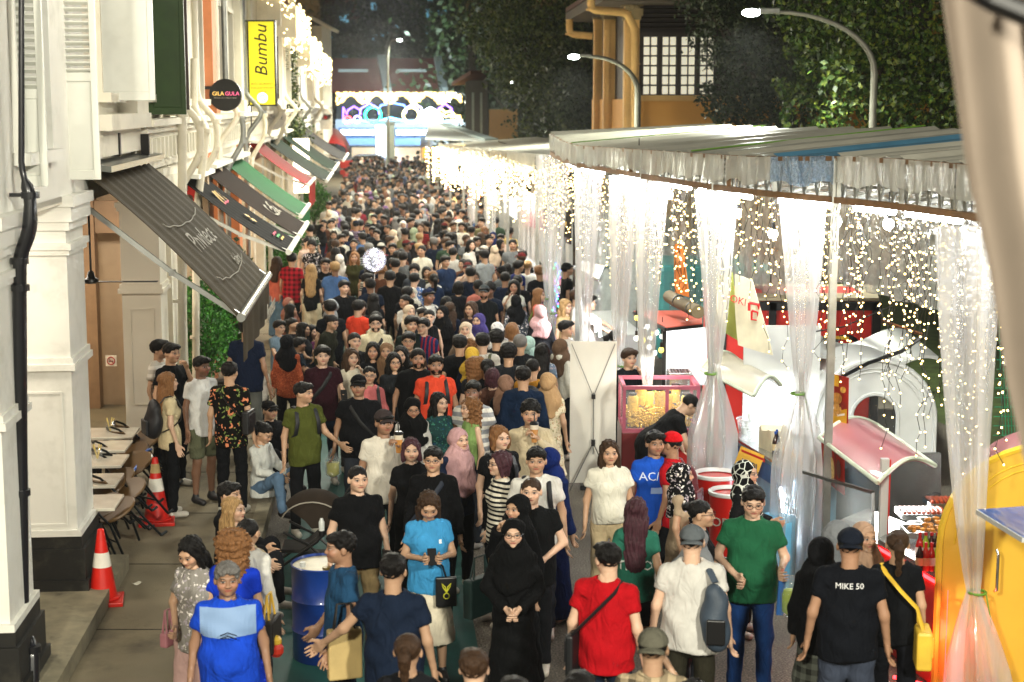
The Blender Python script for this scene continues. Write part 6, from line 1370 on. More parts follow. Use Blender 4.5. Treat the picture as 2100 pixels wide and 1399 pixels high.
m = MB(); m.box(((x0 + x1) / 2, (y0_ + y1_) / 2, .47), (x1 - x0 + .06, y1_ - y0_ + .05, .93)); m.build('base', M('dark_red_panel', '5a0d10', .4, coat=.2), pc, bevel=.015)
m = MB(); m.box((2.02, y0_ - .03, .55), (.40, .012, .50)); m.build('poster_panel', BLK, pc)
m = MB(); m.tube([(2.02 + a * .19, y0_ - .04, .55 + b * .24) for a, b in ((-1, -1), (1, -1), (1, 1), (-1, 1))], .006, 4, close=True); m.build('poster_outline', REDB, pc)
m = MB(); m.prism([(1.97, y0_ - .045, .42), (2.09, y0_ - .045, .42), (2.12, y0_ - .045, .58), (1.94, y0_ - .045, .58)], (0, .006, 0)); m.build('printed_bucket', M('bucket_red', '7a1418', .5), pc)
POP = M('popcorn', 'e0b54a', .7, var=.25, vscale=40)
m = MB(); [m.sphere((2.03 + rnd.gauss(0, .045), y0_ - .05, .62 + abs(rnd.gauss(0, .03))), .018, 6) for _ in range(22)]; m.build('printed_popcorn', POP, pc)
rr = np.random.default_rng(3); P = np.stack([rr.uniform(x0 + .06, x1 - .06, 1500), rr.uniform(y0_ + .05, y1_ - .05, 1500), zb_ + .03 + rr.random(1500) ** 1.3 * .2], 1) - np.array(pc.location); ico_batch('popcorn', P, .014, POP, pc)
for k in range(7):
    p = Vector((x0 + .12 + k * .11, y0_ + .2 + (k % 3) * .15, zb_ + .2 + (k % 2) * .06)); t = empty('popcorn_tub', p, 0, 'plastic tub of yellow popcorn with black lid, ' + ['leftmost', 'second from left', 'third from left', 'middle', 'third from right', 'second from right', 'rightmost'][k] + ' in the glass case', 'popcorn tub', 'popcorn tubs in the glass case')
    m = MB(); m.lathe(p, [(.055, 0), (.07, .17), (.05, .2)], 14); m.build('tub', POP, t, smooth=True); m = MB(); m.lathe(p + Vector((0, 0, .2)), [(.05, 0), (.05, .03)], 14); m.build('lid', BLK, t)
light('case_light', 'AREA', (1.8, 19.6, zt_ + .3), 14, (1, .95, .85), .5, .3, target=(1.8, 19.6, .9))
mc = empty('steel_machine', W(1400, 775, 20.4), 0, 'small steel machine with a grille standing behind the popcorn case', 'machine'); p = W(1393, 778, 20.4); m = MB(); m.box(p, (.30, .35, .22)); m.build('housing', STEEL, mc, bevel=.01)
for k in range(6): m = MB(); m.box(p + Vector((-.1 + k * .04, -.0, .115)), (.02, .25, .008)); m.build('grille_slat', DARK, mc)
rs = empty('red_roof_stall', (2.0, 22, 0), 0, 'stall with a flat salmon red roof and blazing white interior', 'food stall')
m = MB(); m.prism([W(1300, 642, 22.4), W(1366, 676, 20.6), W(1440, 668, 20.8), W(1440, 640, 23.4)], (0, 0, .03)); m.build('roof', M('salmon_roof', 'c25844', .5, var=.05), rs)
m = MB(); m.bar(W(1300, 642, 22.4), W(1366, 676, 20.6), .04); m.bar(W(1366, 676, 20.6), W(1440, 668, 20.8), .04); m.build('roof_rim', DARK, rs)
m = MB(); m.prism([W(1360, 790, 22), W(1450, 790, 22), W(1450, 672, 22), W(1360, 672, 22)], (0, .1, 0)); m.build('back_wall', WHT, rs); m = MB(); m.box(W(1361, 780, 20.8), (.05, .05, 1.3)); m.build('post', DARK, rs)
light('stall_light', 'AREA', W(1410, 700, 21.0), 22, (.95, .98, 1), .5, .4, target=W(1400, 760, 22))
fb_ = [(1306, 652), (1314, 664), (1328, 670), (1336, 684), (1346, 682), (1358, 690), (1305, 694), (1319, 698), (1333, 694), (1331, 712), (1342, 724), (1356, 718)]
for k, (px, py) in enumerate(fb_):
    p = W(px, py, 21.5 - .08 * k); yl = k in (0, 3, 7, 11); t = empty('festoon_bulb', p, 0, ('yellow' if yl else 'white') + ' festoon bulb in a black socket, ' + ['top left of', 'second along the edge of', 'third along the edge of', 'fourth along the edge of', 'fifth along the edge of', 'end of', 'lower left under', 'lower second under', 'lower middle under', 'bottom left under', 'bottom middle under', 'bottom right under'][k] + ' the red stall roof', 'light bulb', 'festoon bulbs under the red stall roof')
    m = MB(); m.sphere(p, .036, 12, 1.1); m.build('bulb', M('yellow_bulb', 'f6e070', .3, emit='f8e060', es=1.6, var=0) if yl else M('milk_bulb', 'f4f4ee', .3, emit='f8f8f0', es=1.5, var=0), t, smooth=True); m = MB(); m.tube([p + Vector((0, 0, .03)), p + Vector((0, 0, .10))], .018, 8); m.tube([p + Vector((0, 0, .1)), p + Vector((0, 0, .26))], .005, 4); m.build('socket', M('socket_brown', '20120e', .5), t)
aw = empty('rolled_awning', W(1412, 630, 21), 0, 'rolled olive canvas strapped above the red stall roof', 'awning'); m = MB(); a, b = W(1372, 608, 22), W(1432, 640, 20); m.tube([a, a.lerp(b, .3) + Vector((0, 0, -.01)), a.lerp(b, .7), b], .085, 12); m.build('roll', M('olive_canvas', '6b5f45', .8), aw, smooth=True)
for t_ in (.35, .8): m = MB(); m.tube([a.lerp(b, t_), a.lerp(b, t_ + .02)], .092, 12); m.build('strap', BLK, aw)
xb = empty('banner_stand', (1.02, 20.2, 0), 0, 'tall white banner seen from behind with its grey stand', 'banner'); a, b = W(1168, 1000, 20.2), W(1262, 1000, 20.2)
a.z = b.z = .06; m = MB(); m.sheet(lambda u, v: Vector((a.x + (b.x - a.x) * u, 20.2 + .02 * math.sin(v * 3 + u), .06 + 1.84 * v)), 8, 16, .01); m.build('banner_sheet', M('banner_back', 'd8d6cc', .6, var=.03), xb, smooth=True)
m = MB(); c = Vector(((a.x + b.x) / 2, 20.13, .7)); m.bar(c + Vector((0, 0, -.25)), c + Vector((0, 0, .55)), .015); m.bar(c + Vector((0, 0, -.1)), c + Vector((-.30, -.12, -.7)), .012); m.bar(c + Vector((0, 0, -.1)), c + Vector((.28, -.12, -.7)), .012); m.bar(c + Vector((0, 0, .5)), c + Vector((-.28, 0, 1.18)), .01); m.bar(c + Vector((0, 0, .5)), c + Vector((.27, 0, 1.18)), .01); m.build('stand_rod', M('rod_grey', '7c7c78', .4, .5), xb)
m = MB(); m.box(c + Vector((0, 0, -.1)), (.05, .04, .08)); m.build('stand_hub', BLK, xb); m = MB(); m.box(c + Vector((0, 0, .5)), (.05, .04, .06)); m.build('stand_hub', BLK, xb); m = MB(); m.box(((a.x + b.x) / 2 - .1, 20.1, .03), (.12, .12, .06)); m.build('foot', DARK, xb)
rc = empty('red_container_stall', W(1640, 690, 22.6), 0, 'red container stall with black edges and a beige flat roof', 'food truck'); a, b = W(1478, 620, 22.6), W(1803, 620, 22.6)
m = MB(); m.box(((a.x + b.x) / 2, 23.6, a.z / 2), (b.x - a.x, 2., a.z)); m.build('body', REDB, rc)
m = MB(); m.box(((a.x + b.x) / 2, 22.57, a.z - .05), (b.x - a.x + .05, .06, .12)); m.box((b.x - .04, 22.57, a.z / 2), (.12, .06, a.z)); m.box((a.x + .04, 22.57, a.z / 2), (.08, .06, a.z)); m.box((W(1582, 700, 22.6).x, 22.57, a.z / 2), (.1, .06, a.z)); m.build('black_edge', DARK, rc)
m = MB(); m.prism([a + Vector((0, 0, .02)), b + Vector((0, 0, .02)), W(1790, 588, 26), W(1500, 588, 26)], (0, 0, .04)); m.build('roof', M('beige_roof', 'a89a7c', .7), rc)
m = MB(); m.bar(W(1560, 680, 22.4), W(1590, 682, 22.4), .04); m.bar(W(1690, 690, 22.4), W(1740, 694, 22.4), .04); m.build('yellow_bar', YELK, rc)
hc_ = empty('coiled_cable', W(1735, 705, 22.3), 0, 'black cable coil hung on the red container wall', 'cable')
for k in range(4): m = MB(); m.tube([W(1735, 710, 22.4) + Vector((math.cos(q) * (.15 + .015 * k), 0.01 * k, math.sin(q) * (.12 + .012 * k))) for q in np.linspace(0, 2 * PI, 17)[:-1]], .012, 5, close=True); m.build('loop', BLK, hc_)
m = MB(); m.tube([W(1728, 772, 17.2), W(1780, 745, 17.4), W(1850, 720, 17.6), W(1892, 690, 17.6)], .022, 6); m.build('thick_black_cable', BLK, smooth=True, label='thick dark cable sagging across the white kiosk roof', cat='cable')
m = MB(); m.tube([W(1655, 683, 18), W(1730, 670, 18), W(1800, 640, 18), W(1862, 612, 18), W(1890, 670, 18)], .008, 5); m.build('thin_cable', WIRE, label='thin black cable looping over the red container', cat='cable')
sh_ = empty('side_shutter', W(1840, 640, 22), 0, 'propped open brown striped hatch at the end of the red container', 'hatch'); a_, b_, c_, d_ = W(1806, 657, 22.6), W(1892, 686, 20.6), W(1892, 690, 21.6), W(1806, 664, 24)
for k in range(8): t0, t1 = k / 8, (k + .8) / 8; m = MB(); m.prism([a_.lerp(d_, t0), b_.lerp(c_, t0), b_.lerp(c_, t1), a_.lerp(d_, t1)], (0, 0, .02)); m.build('slat', M('hatch_brown', 'a06a3c', .6), sh_)
tt_ = empty('teal_truck', W(1470, 580, 29), 0, 'pale teal food truck seen behind the plastic curtains', 'food truck'); a, b = W(1350, 545, 28), W(1585, 545, 28); TEAL = M('teal_paint', '4f9c9a', .35, coat=.3)
m = MB(); m.box(((a.x + b.x) / 2, 29, a.z / 2 + .2), (b.x - a.x, 2, a.z - .4)); m.build('body', TEAL, tt_, bevel=.1); m = MB(); m.box(((a.x + b.x) / 2, 27.97, a.z - .55), (b.x - a.x - .4, .05, .5)); m.build('side_window', GLS, tt_)
for x in (a.x + .4, b.x - .4): m = MB(); m.tube([(x, 28.0, .3), (x, 28.25, .3)], .3, 16); m.build('wheel', BLK, tt_)
def flag(name, label, pts, mt, d=19., txt=None):
    P = [W(x, y, dd) for x, y, dd in pts]; t = empty(name, P[3], 0, label, 'flag', 'advertising flags by the coffee stall')
    f = lambda u, v: P[0].lerp(P[1], u).lerp(P[3].lerp(P[2], u), v) + Vector((0, .10 * math.sin(v * 3.2 + u * 2), 0)); m = MB(); m.sheet(f, 10, 14, .006); m.build('cloth', mt, t, smooth=True); return t, f
f1, ff = flag('pokka_flag', 'cream feather flag with red POKKA lettering', [(1507, 562, 18.2), (1546, 577, 18.0), (1583, 726, 17.8), (1514, 708, 18.1)], M('flag_cream', 'd8d2b6', .7)); f1.name = 'advertising_flag'
text_on('POKKA', ff(.3, .36) + Vector((-.02, -.06, 0)), Vector((1, .15, -.32)), (0.1, 0, 1), .12, M('flag_red', 'c01c18', .6, var=0), f1, .003)
m = MB(); q = ff(.62, .5) + Vector((0, -.08, 0)); m.tube([q + Vector((-.05, 0, .14)), q + Vector((.05, 0, .12)), q + Vector((.09, 0, .0)), q + Vector((.08, 0, -.14))], .018, 6); m.tube([q + Vector((-.05, 0, .14)), q + Vector((-.05, 0, .05))], .016, 6); m.tube([q + Vector((-.02, 0, .05)), q + Vector((.05, 0, .03)), q + Vector((.05, 0, -.06)), q + Vector((-.02, 0, -.05)), q + Vector((-.02, 0, .05))], .014, 6); m.build('letter_mark', M('flag_red'), f1)
f2, ff2 = flag('advertising_flag', 'green edged drink flag left of the red lettered one', [(1462, 570, 18.6), (1505, 560, 18.4), (1513, 697, 18.4), (1464, 668, 18.7)], M('flag_green', 'a9b25c', .7)); m = MB(); q = ff2(.5, .45) + Vector((0, -.1, 0)); m.tube([q, q + Vector((0, .01, 0))], .13, 20); m.v = [(q.x + (v[0] - q.x) * .8, v[1], q.z + (v[2] - q.z) * 1.7) for v in m.v]; m.build('printed_oval', M('flag_pale', 'e6dcb8', .7), f2)
f3, ff3 = flag('advertising_flag', 'orange and cream bread flag hanging by the rolled canvas', [(1384, 500, 21), (1402, 505, 20.8), (1412, 608, 20.6), (1385, 600, 21)], M('flag_orange', 'd87a28', .7)); m = MB(); q = ff3(.5, .35) + Vector((0, -.1, 0)); m.sphere(q, .08, 12, 1.6); m.build('printed_roll', M('bread', 'b5703a', .7), f3)
es_ = empty('stall_backdrop', (2.2, 30.8, 0), 0, 'pale sheet wall across the far end of the tent', 'backdrop'); m = MB(); m.sheet(lambda u, v: Vector((1.3 + 2.6 * u, 30.8 + .05 * math.sin(u * 30), 4.2 - 4.1 * v)), 30, 3); m.build('sheet', film('backdrop_film', 'c2c8c6', .9), es_, smooth=True)
rb = empty('red_bin', onz(1430, 1010, 0), 0, 'square red plastic bin beside the popcorn cart', 'bin'); c = onz(1425, 1050, 0) + Vector((0, .1, 0)); m = MB(); m.prism([c + Vector((-.26, -.22, .0)), c + Vector((.22, -.22, 0)), c + Vector((.22, .22, 0)), c + Vector((-.26, .22, 0))], (0, 0, .82)); m.build('bin_body', RED, rb, bevel=.02); m = MB(); m.box(c + Vector((-.02, -.26, .84)), (.6, .05, .07)); m.box(c + Vector((-.02, .26, .84)), (.6, .05, .07)); m.box(c + Vector((-.31, 0, .84)), (.05, .5, .07)); m.box(c + Vector((.27, 0, .84)), (.05, .5, .07)); m.build('rim', RED, rb, bevel=.01)
m = MB(); m.box(c + Vector((-.02, 0, .825)), (.5, .46, .01)); m.build('inside', DARK, rb)
def drum(px, py, r, h, mt, label, lid=None, lidm=None, d=None, text=None, rust=False, name='oil_drum', cat='drum', z=0):
    c = onz(px, py, z); t = empty(name, c, 0, label, cat); pr = [(r * .97, 0), (r, .015), (r, h * .30), (r * 1.035, h * .32), (r, h * .34), (r, h * .63), (r * 1.035, h * .65), (r, h * .67), (r, h - .01), (r * 1.03, h), (r * 1.0, h + .01), (r * .96, h - .012)]
    m = MB(); m.lathe(c, pr, 32, cap=False); m.build('drum_body', mt, t, smooth=True); m = MB(); m.lathe(c, [(r * .96, h - .014), (.001, h - .013)], 32, cap=False); m.build('drum_lid', lidm or mt, t); return t, c
t, c = drum(667, 1345, .285, .86, M('blue_drum', '12347e', .35, coat=.3, dirt=.35, dirtc='0a1c40', var=.1), 'blue steel oil drum used as a table by the stroller', lidm=M('cream_lid', 'b5ab8c', .4, dirt=.6))
m = MB(); m.tube([c + Vector((-.17, -.12, .86)), c + Vector((-.17, -.12, .90))], .025, 10); m.build('bung_cap', WHT, t); m = MB(); m.tube([c + Vector((.05, -.18, .855)), c + Vector((.05, -.18, .875))], .04, 12); m.build('bung', M('brass_bung', '6b5a2a', .4, .6), t)
t, c = drum(674, 700, .27, .88, M('orange_red_drum', 'c23a1c', .4, dirt=.25, var=.08), 'orange red oil drum standing in the crowd with a white flower mark', lidm=M('teal_lid', '2a7a70', .5)); m = MB(); m.tube([c + Vector((.02, -.285, .62)), c + Vector((.02, -.29, .62))], .09, 14); m.build('flower_mark', TXT, t)
for k, (px, py, s) in enumerate(((1466, 1130, .24), (1495, 1155, .22))):
    c = onz(px, py, 0); t = empty('red_drink_barrel', c, 0, ['tall', 'shorter'][k] + ' red drinks barrel with white rim below the coffee counter', 'barrel', 'red drinks barrels'); m = MB(); m.lathe(c, [(s * .95, 0), (s, .4), (s * 1.02, .84 - .08 * k)], 28); m.build('barrel_body', RED, t, smooth=True); m = MB(); m.lathe(c, [(s * 1.02, .84 - .08 * k), (s * 1.08, .85 - .08 * k), (s * 1.08, .88 - .08 * k), (s, .89 - .08 * k), (s * .9, .85 - .08 * k)], 28, cap=False); m.build('rim', WHT, t, smooth=True)
    text_on('SODA', c + Vector((-s * .5, -s * 1.0, .5)), Vector((.8, -.4, 0)), (0, 0, 1), .14, TXT, t, .003)
m = MB(); c = onz(1600, 1330, 0); bt = empty('blue_drum', onz(1590, 1200, 0), 0, 'pale blue drum glowing behind the man in the green polo', 'drum'); c = onz(1590, 1200, 0); m.lathe(c, [(.2, 0), (.21, .7), (.19, .72)], 24); m.build('drum_body', M('pale_blue_drum', '5fa6cc', .4), bt, smooth=True)
def cone(px, py, label, sc=1., patch=False, z=KZ, yaw=.2):
    c = onz(px, py, z); t = empty('traffic_cone', c, yaw, label, 'traffic cone', 'orange red traffic cones on the pavement'); O = M('cone_red', 'c01a0e', .4, var=.1, dirt=.3, dirtc='6a1a0c')
    m = MB(); m.box(c + Vector((0, 0, .02)), (.38 * sc, .38 * sc, .04), rz=yaw); m.lathe(c, [(.16 * sc, .04), (.165 * sc, .06), (.15 * sc, .065)], 20); m.build('base', O, t, bevel=.006)
    m = MB(); m.lathe(c, [(.135 * sc, .06), (.03 * sc, .72 * sc), (.02 * sc, .725 * sc), (.018 * sc, .6 * sc)], 24, cap=False); m.build('cone_body', O, t, smooth=True)
    m = MB(); f = lambda z_: .135 * sc - (.105 * sc) * (z_ - .06) / (.66 * sc) + .003; m.lathe(c, [(f(.36 * sc), .36 * sc), (f(.50 * sc), .50 * sc)], 24, cap=False); m.build('reflective_band', M('band_white', 'd8d4c8', .3, dirt=.2), t, smooth=True)
    if patch: m = MB(); m.lathe(c, [(f(.56 * sc), .56 * sc), (f(.66 * sc), .66 * sc)], 24, cap=False); m.build('worn_tape', M('worn_tape', 'a89060', .8, dirt=.6), t, smooth=True)
cone(212, 1235, 'glossy red traffic cone nearest the camera by the black column base', 1.0); cone(322, 1072, 'worn traffic cone with scuffed tape behind the folded chairs', 1.05, True)
def bistro_table(px, py, label, k):
    c = onz(px - 14, py, KZ + .74); t = empty('bistro_table', (c.x, c.y, KZ), 0, label, 'table', 'marble tables under the arcade'); m = MB(); m.box((c.x, c.y, KZ + .73), (.72, .60, .03), rz=.08); m.build('marble_top', M('marble', 'd8d2c2', .15, var=.12, vscale=5, coat=.6), t, bevel=.006)
    m = MB(); m.tube([(c.x, c.y, KZ + .05), (c.x, c.y, KZ + .71)], .035, 10); m.build('pedestal', BLK, t); m = MB(); m.bar((c.x - .25, c.y, KZ + .03), (c.x + .25, c.y, KZ + .03), .05); m.bar((c.x, c.y - .25, KZ + .03), (c.x, c.y + .25, KZ + .03), .05); m.build('foot', BLK, t)
    if k in (0, 2):
        q = Vector((c.x + .05, c.y, KZ + .745)); g_ = empty('glass_jug', q, 0, ['glass jug of yellow tissue on the farthest marble table', '', 'glass jug of cutlery on the middle marble table'][k], 'jug'); m = MB(); m.lathe(q, [(.05, 0), (.06, .1), (.045, .14)], 14, cap=False); m.build('jug', GLS, g_); m = MB(); [m.bar(q + Vector((0, 0, .02)), q + Vector((math.cos(a) * .05, math.sin(a) * .05, .18)), .01) for a in (0, 1.3, 2.6, 4)]; m.build('contents', M('tissue_yellow', 'd8c070', .7), g_)
for k, (px, py, lb) in enumerate(((232, 888, 'farthest marble topped table under the arcade'), (215, 915, 'second farthest marble topped table under the arcade'), (205, 945, 'middle marble topped table under the arcade'), (190, 985, 'marble topped table second from the camera'), (185, 1030, 'marble topped table nearest the black column base'))): bistro_table(px, py, lb, k)
def bistro_chair(px, py, yaw, lean, label, sc=1.05):
    c = onz(px, py, KZ + .45); c = Vector((c.x, c.y, KZ)); t = empty('bistro_chair', c, yaw, label, 'chair', 'tipped bistro chairs leaning on the marble tables'); R = Matrix.Rotation(yaw, 3, 'Z') @ Matrix.Rotation(lean, 3, 'Y'); Q = lambda x, y, z: c + R @ (Vector((x, y, z)) * sc) + Vector((0, 0, .34 * abs(math.sin(lean))))
    WD = M('tan_seat', '5e4422', .45, coat=.3); CB = M('chair_metal', '14191c', .35, .5)
    m = MB(); m.lathe((0, 0, 0), [(.0, .43), (.20, .43), (.21, .445), (.20, .46), (.0, .465)], 20, cap=False); m.v = [tuple(Q(*v)) for v in m.v]; m.build('seat', WD, t, smooth=True)
    m = MB()
    for s in (1, -1): m.tube([Q(.20, s * .17, 0.0), Q(.15, s * .16, .25), Q(.13, s * .15, .43)], .014, 6); m.tube([Q(-.24, s * .17, 0.0), Q(-.18, s * .17, .43), Q(-.24, s * .17, .72), Q(-.27, s * .12, .84), Q(-.28, 0, .87)], .014, 6); m.tube([Q(.20, s * .17, 0), Q(.27, s * .17, -.005)], .015, 6)
    m.tube([Q(.15, .16, .22), Q(.15, -.16, .22)], .01, 6); m.tube([Q(-.2, .16, .22), Q(-.2, -.16, .22)], .01, 6); m.build('frame', CB, t, smooth=True)
    m = MB(); m.sheet(lambda u, v: Q(-.225 - .03 * v - .03 * math.sin(PI * u), (u - .5) * .34, .55 + .26 * v), 8, 6, .015); m.build('backrest', WD if rnd.random() < .6 else CB, t, smooth=True)
    return t
for k, (px, py, yw, ln) in enumerate(((300, 905, .2, -.62), (287, 918, .25, -.60), (270, 945, .15, -.66), (262, 962, .3, -.60), (282, 968, .1, -.7), (238, 1000, .2, -.62), (225, 1018, .1, -.66), (255, 1020, .3, -.58), (215, 1055, .2, -.64), (240, 1062, .1, -.6))):
    bistro_chair(px + 40, py + 0, yw + .6, ln * .85, 'tan seated bistro chair tipped against a table, ' + ['farthest in the row', 'second farthest in the row', 'third farthest in the row', 'fourth farthest by the scuffed cone', 'behind the blue cable tie', 'left of the scuffed cone', 'with its seat tilted up highest', 'closest beside the scuffed cone', 'nearest but one to the red cone', 'nearest to the glossy red cone'][k])
bt = empty('blue_tie', onz(258, 960, .7), 0, 'bright blue plastic tie binding the tipped chairs together', 'tie'); a, b = onz(225, 1000, .75), onz(310, 925, .75); m = MB(); m.tube([a.lerp(b, t) + Vector((0, 0, .05 * math.sin(t * 9))) for t in np.linspace(0, 1, 14)], .016, 6); m.build('strap', M('blue_strap', '1c58b0', .4), bt)
st = empty('stroller', onz(640, 1180, 0), 0, 'black folding baby stroller with a dark hood parked by the blue drum', 'stroller'); c = onz(632, 1200, 0) + Vector((0, .25, 0)); STF = M('stroller_fabric', '1c1a18', .8, var=.2); 
m = MB(); m.sheet(lambda u, v: c + Vector((.05 + .36 * math.cos(PI * (.02 + .78 * u)) * math.sin(PI * v), -.27 * math.cos(PI * v), .60 + .34 * math.sin(PI * (.02 + .78 * u)) * math.sin(PI * v) ** .6)), 16, 14, .008); m.build('hood', M('stroller_hood', '2c251f', .9, spec=.1), st, smooth=True)
m = MB(); m.tube([c + Vector((.05 + .325 * math.cos(PI * (.15 + .75 * u)), -.245, .62 + .25 * math.sin(PI * (.15 + .75 * u)))) for u in np.linspace(0, 1, 12)], .008, 5); m.build('hood_piping', M('piping', '8a8478', .5), st)
m = MB(); m.sheet(lambda u, v: c + Vector((-.30 + .52 * u, .2 * (2 * v - 1), .36 + .45 * max(0, u - .45) - .05 * math.sin(PI * v))), 12, 6, .03); m.build('seat', STF, st, smooth=True)
m = MB()
for s in (-.22, .22): m.tube([c + Vector((-.40, s, .10)), c + Vector((.1, s, .45)), c + Vector((.42, s, .95)), c + Vector((.55, s, 1.02))], .014, 6); m.tube([c + Vector((.38, s, .10)), c + Vector((.0, s, .42)), c + Vector((-.25, s, .55))], .014, 6)
m.tube([c + Vector((.55, -.22, 1.02)), c + Vector((.55, .22, 1.02))], .018, 6); m.build('frame', BLK, st, smooth=True)
for x in (-.40, .38):
    for s in (-.24, .24): m = MB(); m.tube([c + Vector((x, s - .02, .09)), c + Vector((x, s + .02, .09))], .09, 16); m.build('wheel', BLK, st, smooth=True)
m = MB(); m.box(c + Vector((.05, 0, .2)), (.35, .35, .12)); m.build('basket', STF, st)
for k, (dx, dz) in enumerate(((.15, .58), (.36, .75))): q = c + Vector((dx, -.26, dz)); t = empty('baby_bottle', q, 0, ['milk bottle clipped to the stroller side', 'milk bottle clipped near the stroller handle'][k], 'bottle'); m = MB(); m.lathe(q, [(.03, 0), (.032, .09), (.02, .11), (.015, .13)], 12); m.build('bottle_body', M('milk_bottle', 'c8ccc8', .3), t, smooth=True); m = MB(); m.lathe(q + Vector((0, 0, -.06)), [(.033, 0), (.033, .06)], 12); m.build('holder', BLK, t)
nc = empty('hanging_cloth', W(2000, 300, 4.2), 0, 'out of focus beige canvas hanging at the top right corner close to the camera', 'canvas')
def NP(u, v):
    xs = np.interp(v, [0, .1, .38, .55, .75, 1], [1925, 1940, 1985, 2030, 2065, 2130]); py = -60 + 1130 * v; px = xs + u * 330
    return W(px, py, 4.3 - .25 * u + .045 * math.sin(u * 13 + v * 1.5))
m = MB(); m.sheet(NP, 40, 20, .006); m.build('cloth', M('taupe_cloth', '82766a', .8, var=.06), nc, smooth=True)
m = MB(); m.tube([W(1985, -30, 4.0), W(2040, 2, 3.95), W(2120, 35, 3.9)], .03, 8); m.build('hem_bar', BLK, nc)
bl = empty('blue_flap', W(2060, 1080, 11.5), 0, 'blue flap with white edge sticking in from the right edge', 'canopy'); P = [W(2005, 1050, 11.6), W(2100, 1108, 10.9), W(2200, 1100, 11.2), W(2150, 1040, 12)]; m = MB(); m.prism(P, (0, 0, .02)); m.build('panel', M('blue_flap', '2a62b8', .3, coat=.4), bl); m = MB(); m.bar(P[0], P[1], .03, .035); m.bar(P[0], P[3], .03); m.build('rim', WHT, bl)
nt = empty('green_net', W(2070, 760, 16), 0, 'green mesh netting with a pinned notice at the right edge', 'net'); m = MB(); a, b = W(2048, 640, 16.5), W(2130, 640, 16.5)
for k in range(14): t_ = k / 13; m.tube([a.lerp(b, t_), a.lerp(b, t_) + Vector((.1, 0, -1.3))], .005, 3); q = Vector((0, 0, -1.3 * t_)); m.tube([a + q, b + q + Vector((.1, 0, 0))], .005, 3)
m.build('mesh', M('net_green', '14805a', .6), nt); m = MB(); m.box(W(2072, 725, 16.4), (.12, .01, .25)); m.build('notice', M('sign_white'), nt)
car = empty('parked_car', E(755, 340, 108), 0, 'white car crossing the far end of the street behind a red barrier', 'car'); c = Vector((E(758, 340, 109).x, 109, .0)); CW = M('car_white', 'c9d2d4', .25, coat=.6); 
m = MB(); prof = [(-2.1, .35), (-2.15, .75), (-1.5, .95), (-.9, 1.42), (.6, 1.45), (1.3, 1.0), (2.1, .88), (2.15, .4)]; m.prism([c + Vector((x, -.85, z)) for x, z in prof], (0, 1.7, 0)); m.build('body', CW, car, bevel=.05)
m = MB(); m.prism([c + Vector((x, -.87, z)) for x, z in ((-1.35, .98), (-.85, 1.34), (.55, 1.37), (1.1, 1.0))], (0, .02, 0)); m.build('side_window', M('dark_glass'), car)
for x in (-1.4, 1.4): m = MB(); m.tube([c + Vector((x, -.9, .33)), c + Vector((x, -.65, .33))], .33, 16); m.build('wheel', BLK, car)
for x in (-2.1, 2.1): m = MB(); m.box(c + Vector((x, -.6, .75)), (.12, .3, .12)); m.build('headlight', M('headlight', 'ffffff', .3, emit='f0f6ff', es=6, var=0), car)
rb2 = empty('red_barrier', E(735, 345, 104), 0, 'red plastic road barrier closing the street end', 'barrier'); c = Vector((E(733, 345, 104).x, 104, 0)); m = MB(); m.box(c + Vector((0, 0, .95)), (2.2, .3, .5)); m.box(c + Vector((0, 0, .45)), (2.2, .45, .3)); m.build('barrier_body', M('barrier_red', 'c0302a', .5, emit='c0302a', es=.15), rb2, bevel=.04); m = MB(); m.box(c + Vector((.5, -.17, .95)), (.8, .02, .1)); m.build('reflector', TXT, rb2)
for k, (y, c, lb) in enumerate(((32, '3a2c3a', 'dark menu board with a gold emblem hanging at the far stall'), (35, '8a3a5a', 'pink framed stall front beside the dark menu board'), (39, 'c9d6e0', 'bright white stall front in the middle distance'), (43, 'd8c8b0', 'cream lit stall front in the middle distance'), (48, 'c9642c', 'orange trimmed stall front further up the street'), (53, 'd8dce0', 'pale stall front near the third tent'), (58, 'e0d8c8', 'last visible stall front of the second tent'))):
    t = empty('market_stall', t2(y, .5, 0), 0, lb, 'stall', 'stalls under the second tent'); m = MB(); m.prism([t2(y, .35, 0), t2(y + 2.6, .35, 0), t2(y + 2.6, .9, 0), t2(y, .9, 0)], (0, 0, .95)); m.build('counter', M('ctr' + str(k), c, .5), t)
    m = MB(); m.prism([t2(y, 2.2, .1), t2(y + 2.8, 2.2, .1), t2(y + 2.8, 2.3, .1), t2(y, 2.3, .1)], (0, 0, 2.5)); m.build('back_wall', WHT, t); m = MB(); m.prism([t2(y, .3, 2.1), t2(y + 2.6, .3, 2.1), t2(y + 2.6, .34, 2.1), t2(y, .34, 2.1)], (0, 0, .45)); m.build('sign_board', M('brd' + str(k), c, .5, emit=c, es=.5 if k else .05), t)
    m = MB(); m.sheet(lambda u, v: t2(y + 2.5 * u, .2 + .05 * math.sin(u * 25), 2.9 - 2.7 * v), 30, 2); 
    if k in (1, 3, 4): m.build('side_curtain', FILM, t, smooth=True)
gm = M('gold_print'); db = empty('menu_board', W(1155, 460, 29.5), 0, 'black square board with gold emblem hanging beside the far curtain', 'sign'); m = MB(); q = W(1155, 458, 29.4); m.prism([W(1140, 425, 29.6), W(1172, 432, 29.2), W(1170, 490, 29.2), W(1138, 478, 29.6)], (0, .02, 0)); m.build('board', BLK, db); m = MB(); m.box(q + Vector((0, -.1, 0)), (.12, .02, .08)); m.box(q + Vector((-.02, -.1, -.06)), (.05, .02, .1)); m.build('emblem', gm, db)
cd = empty('colour_light_column', W(1142, 610, 28), 0, 'vertical string of blue and green coloured lights on a post', 'string lights'); PP = [[], [], []]
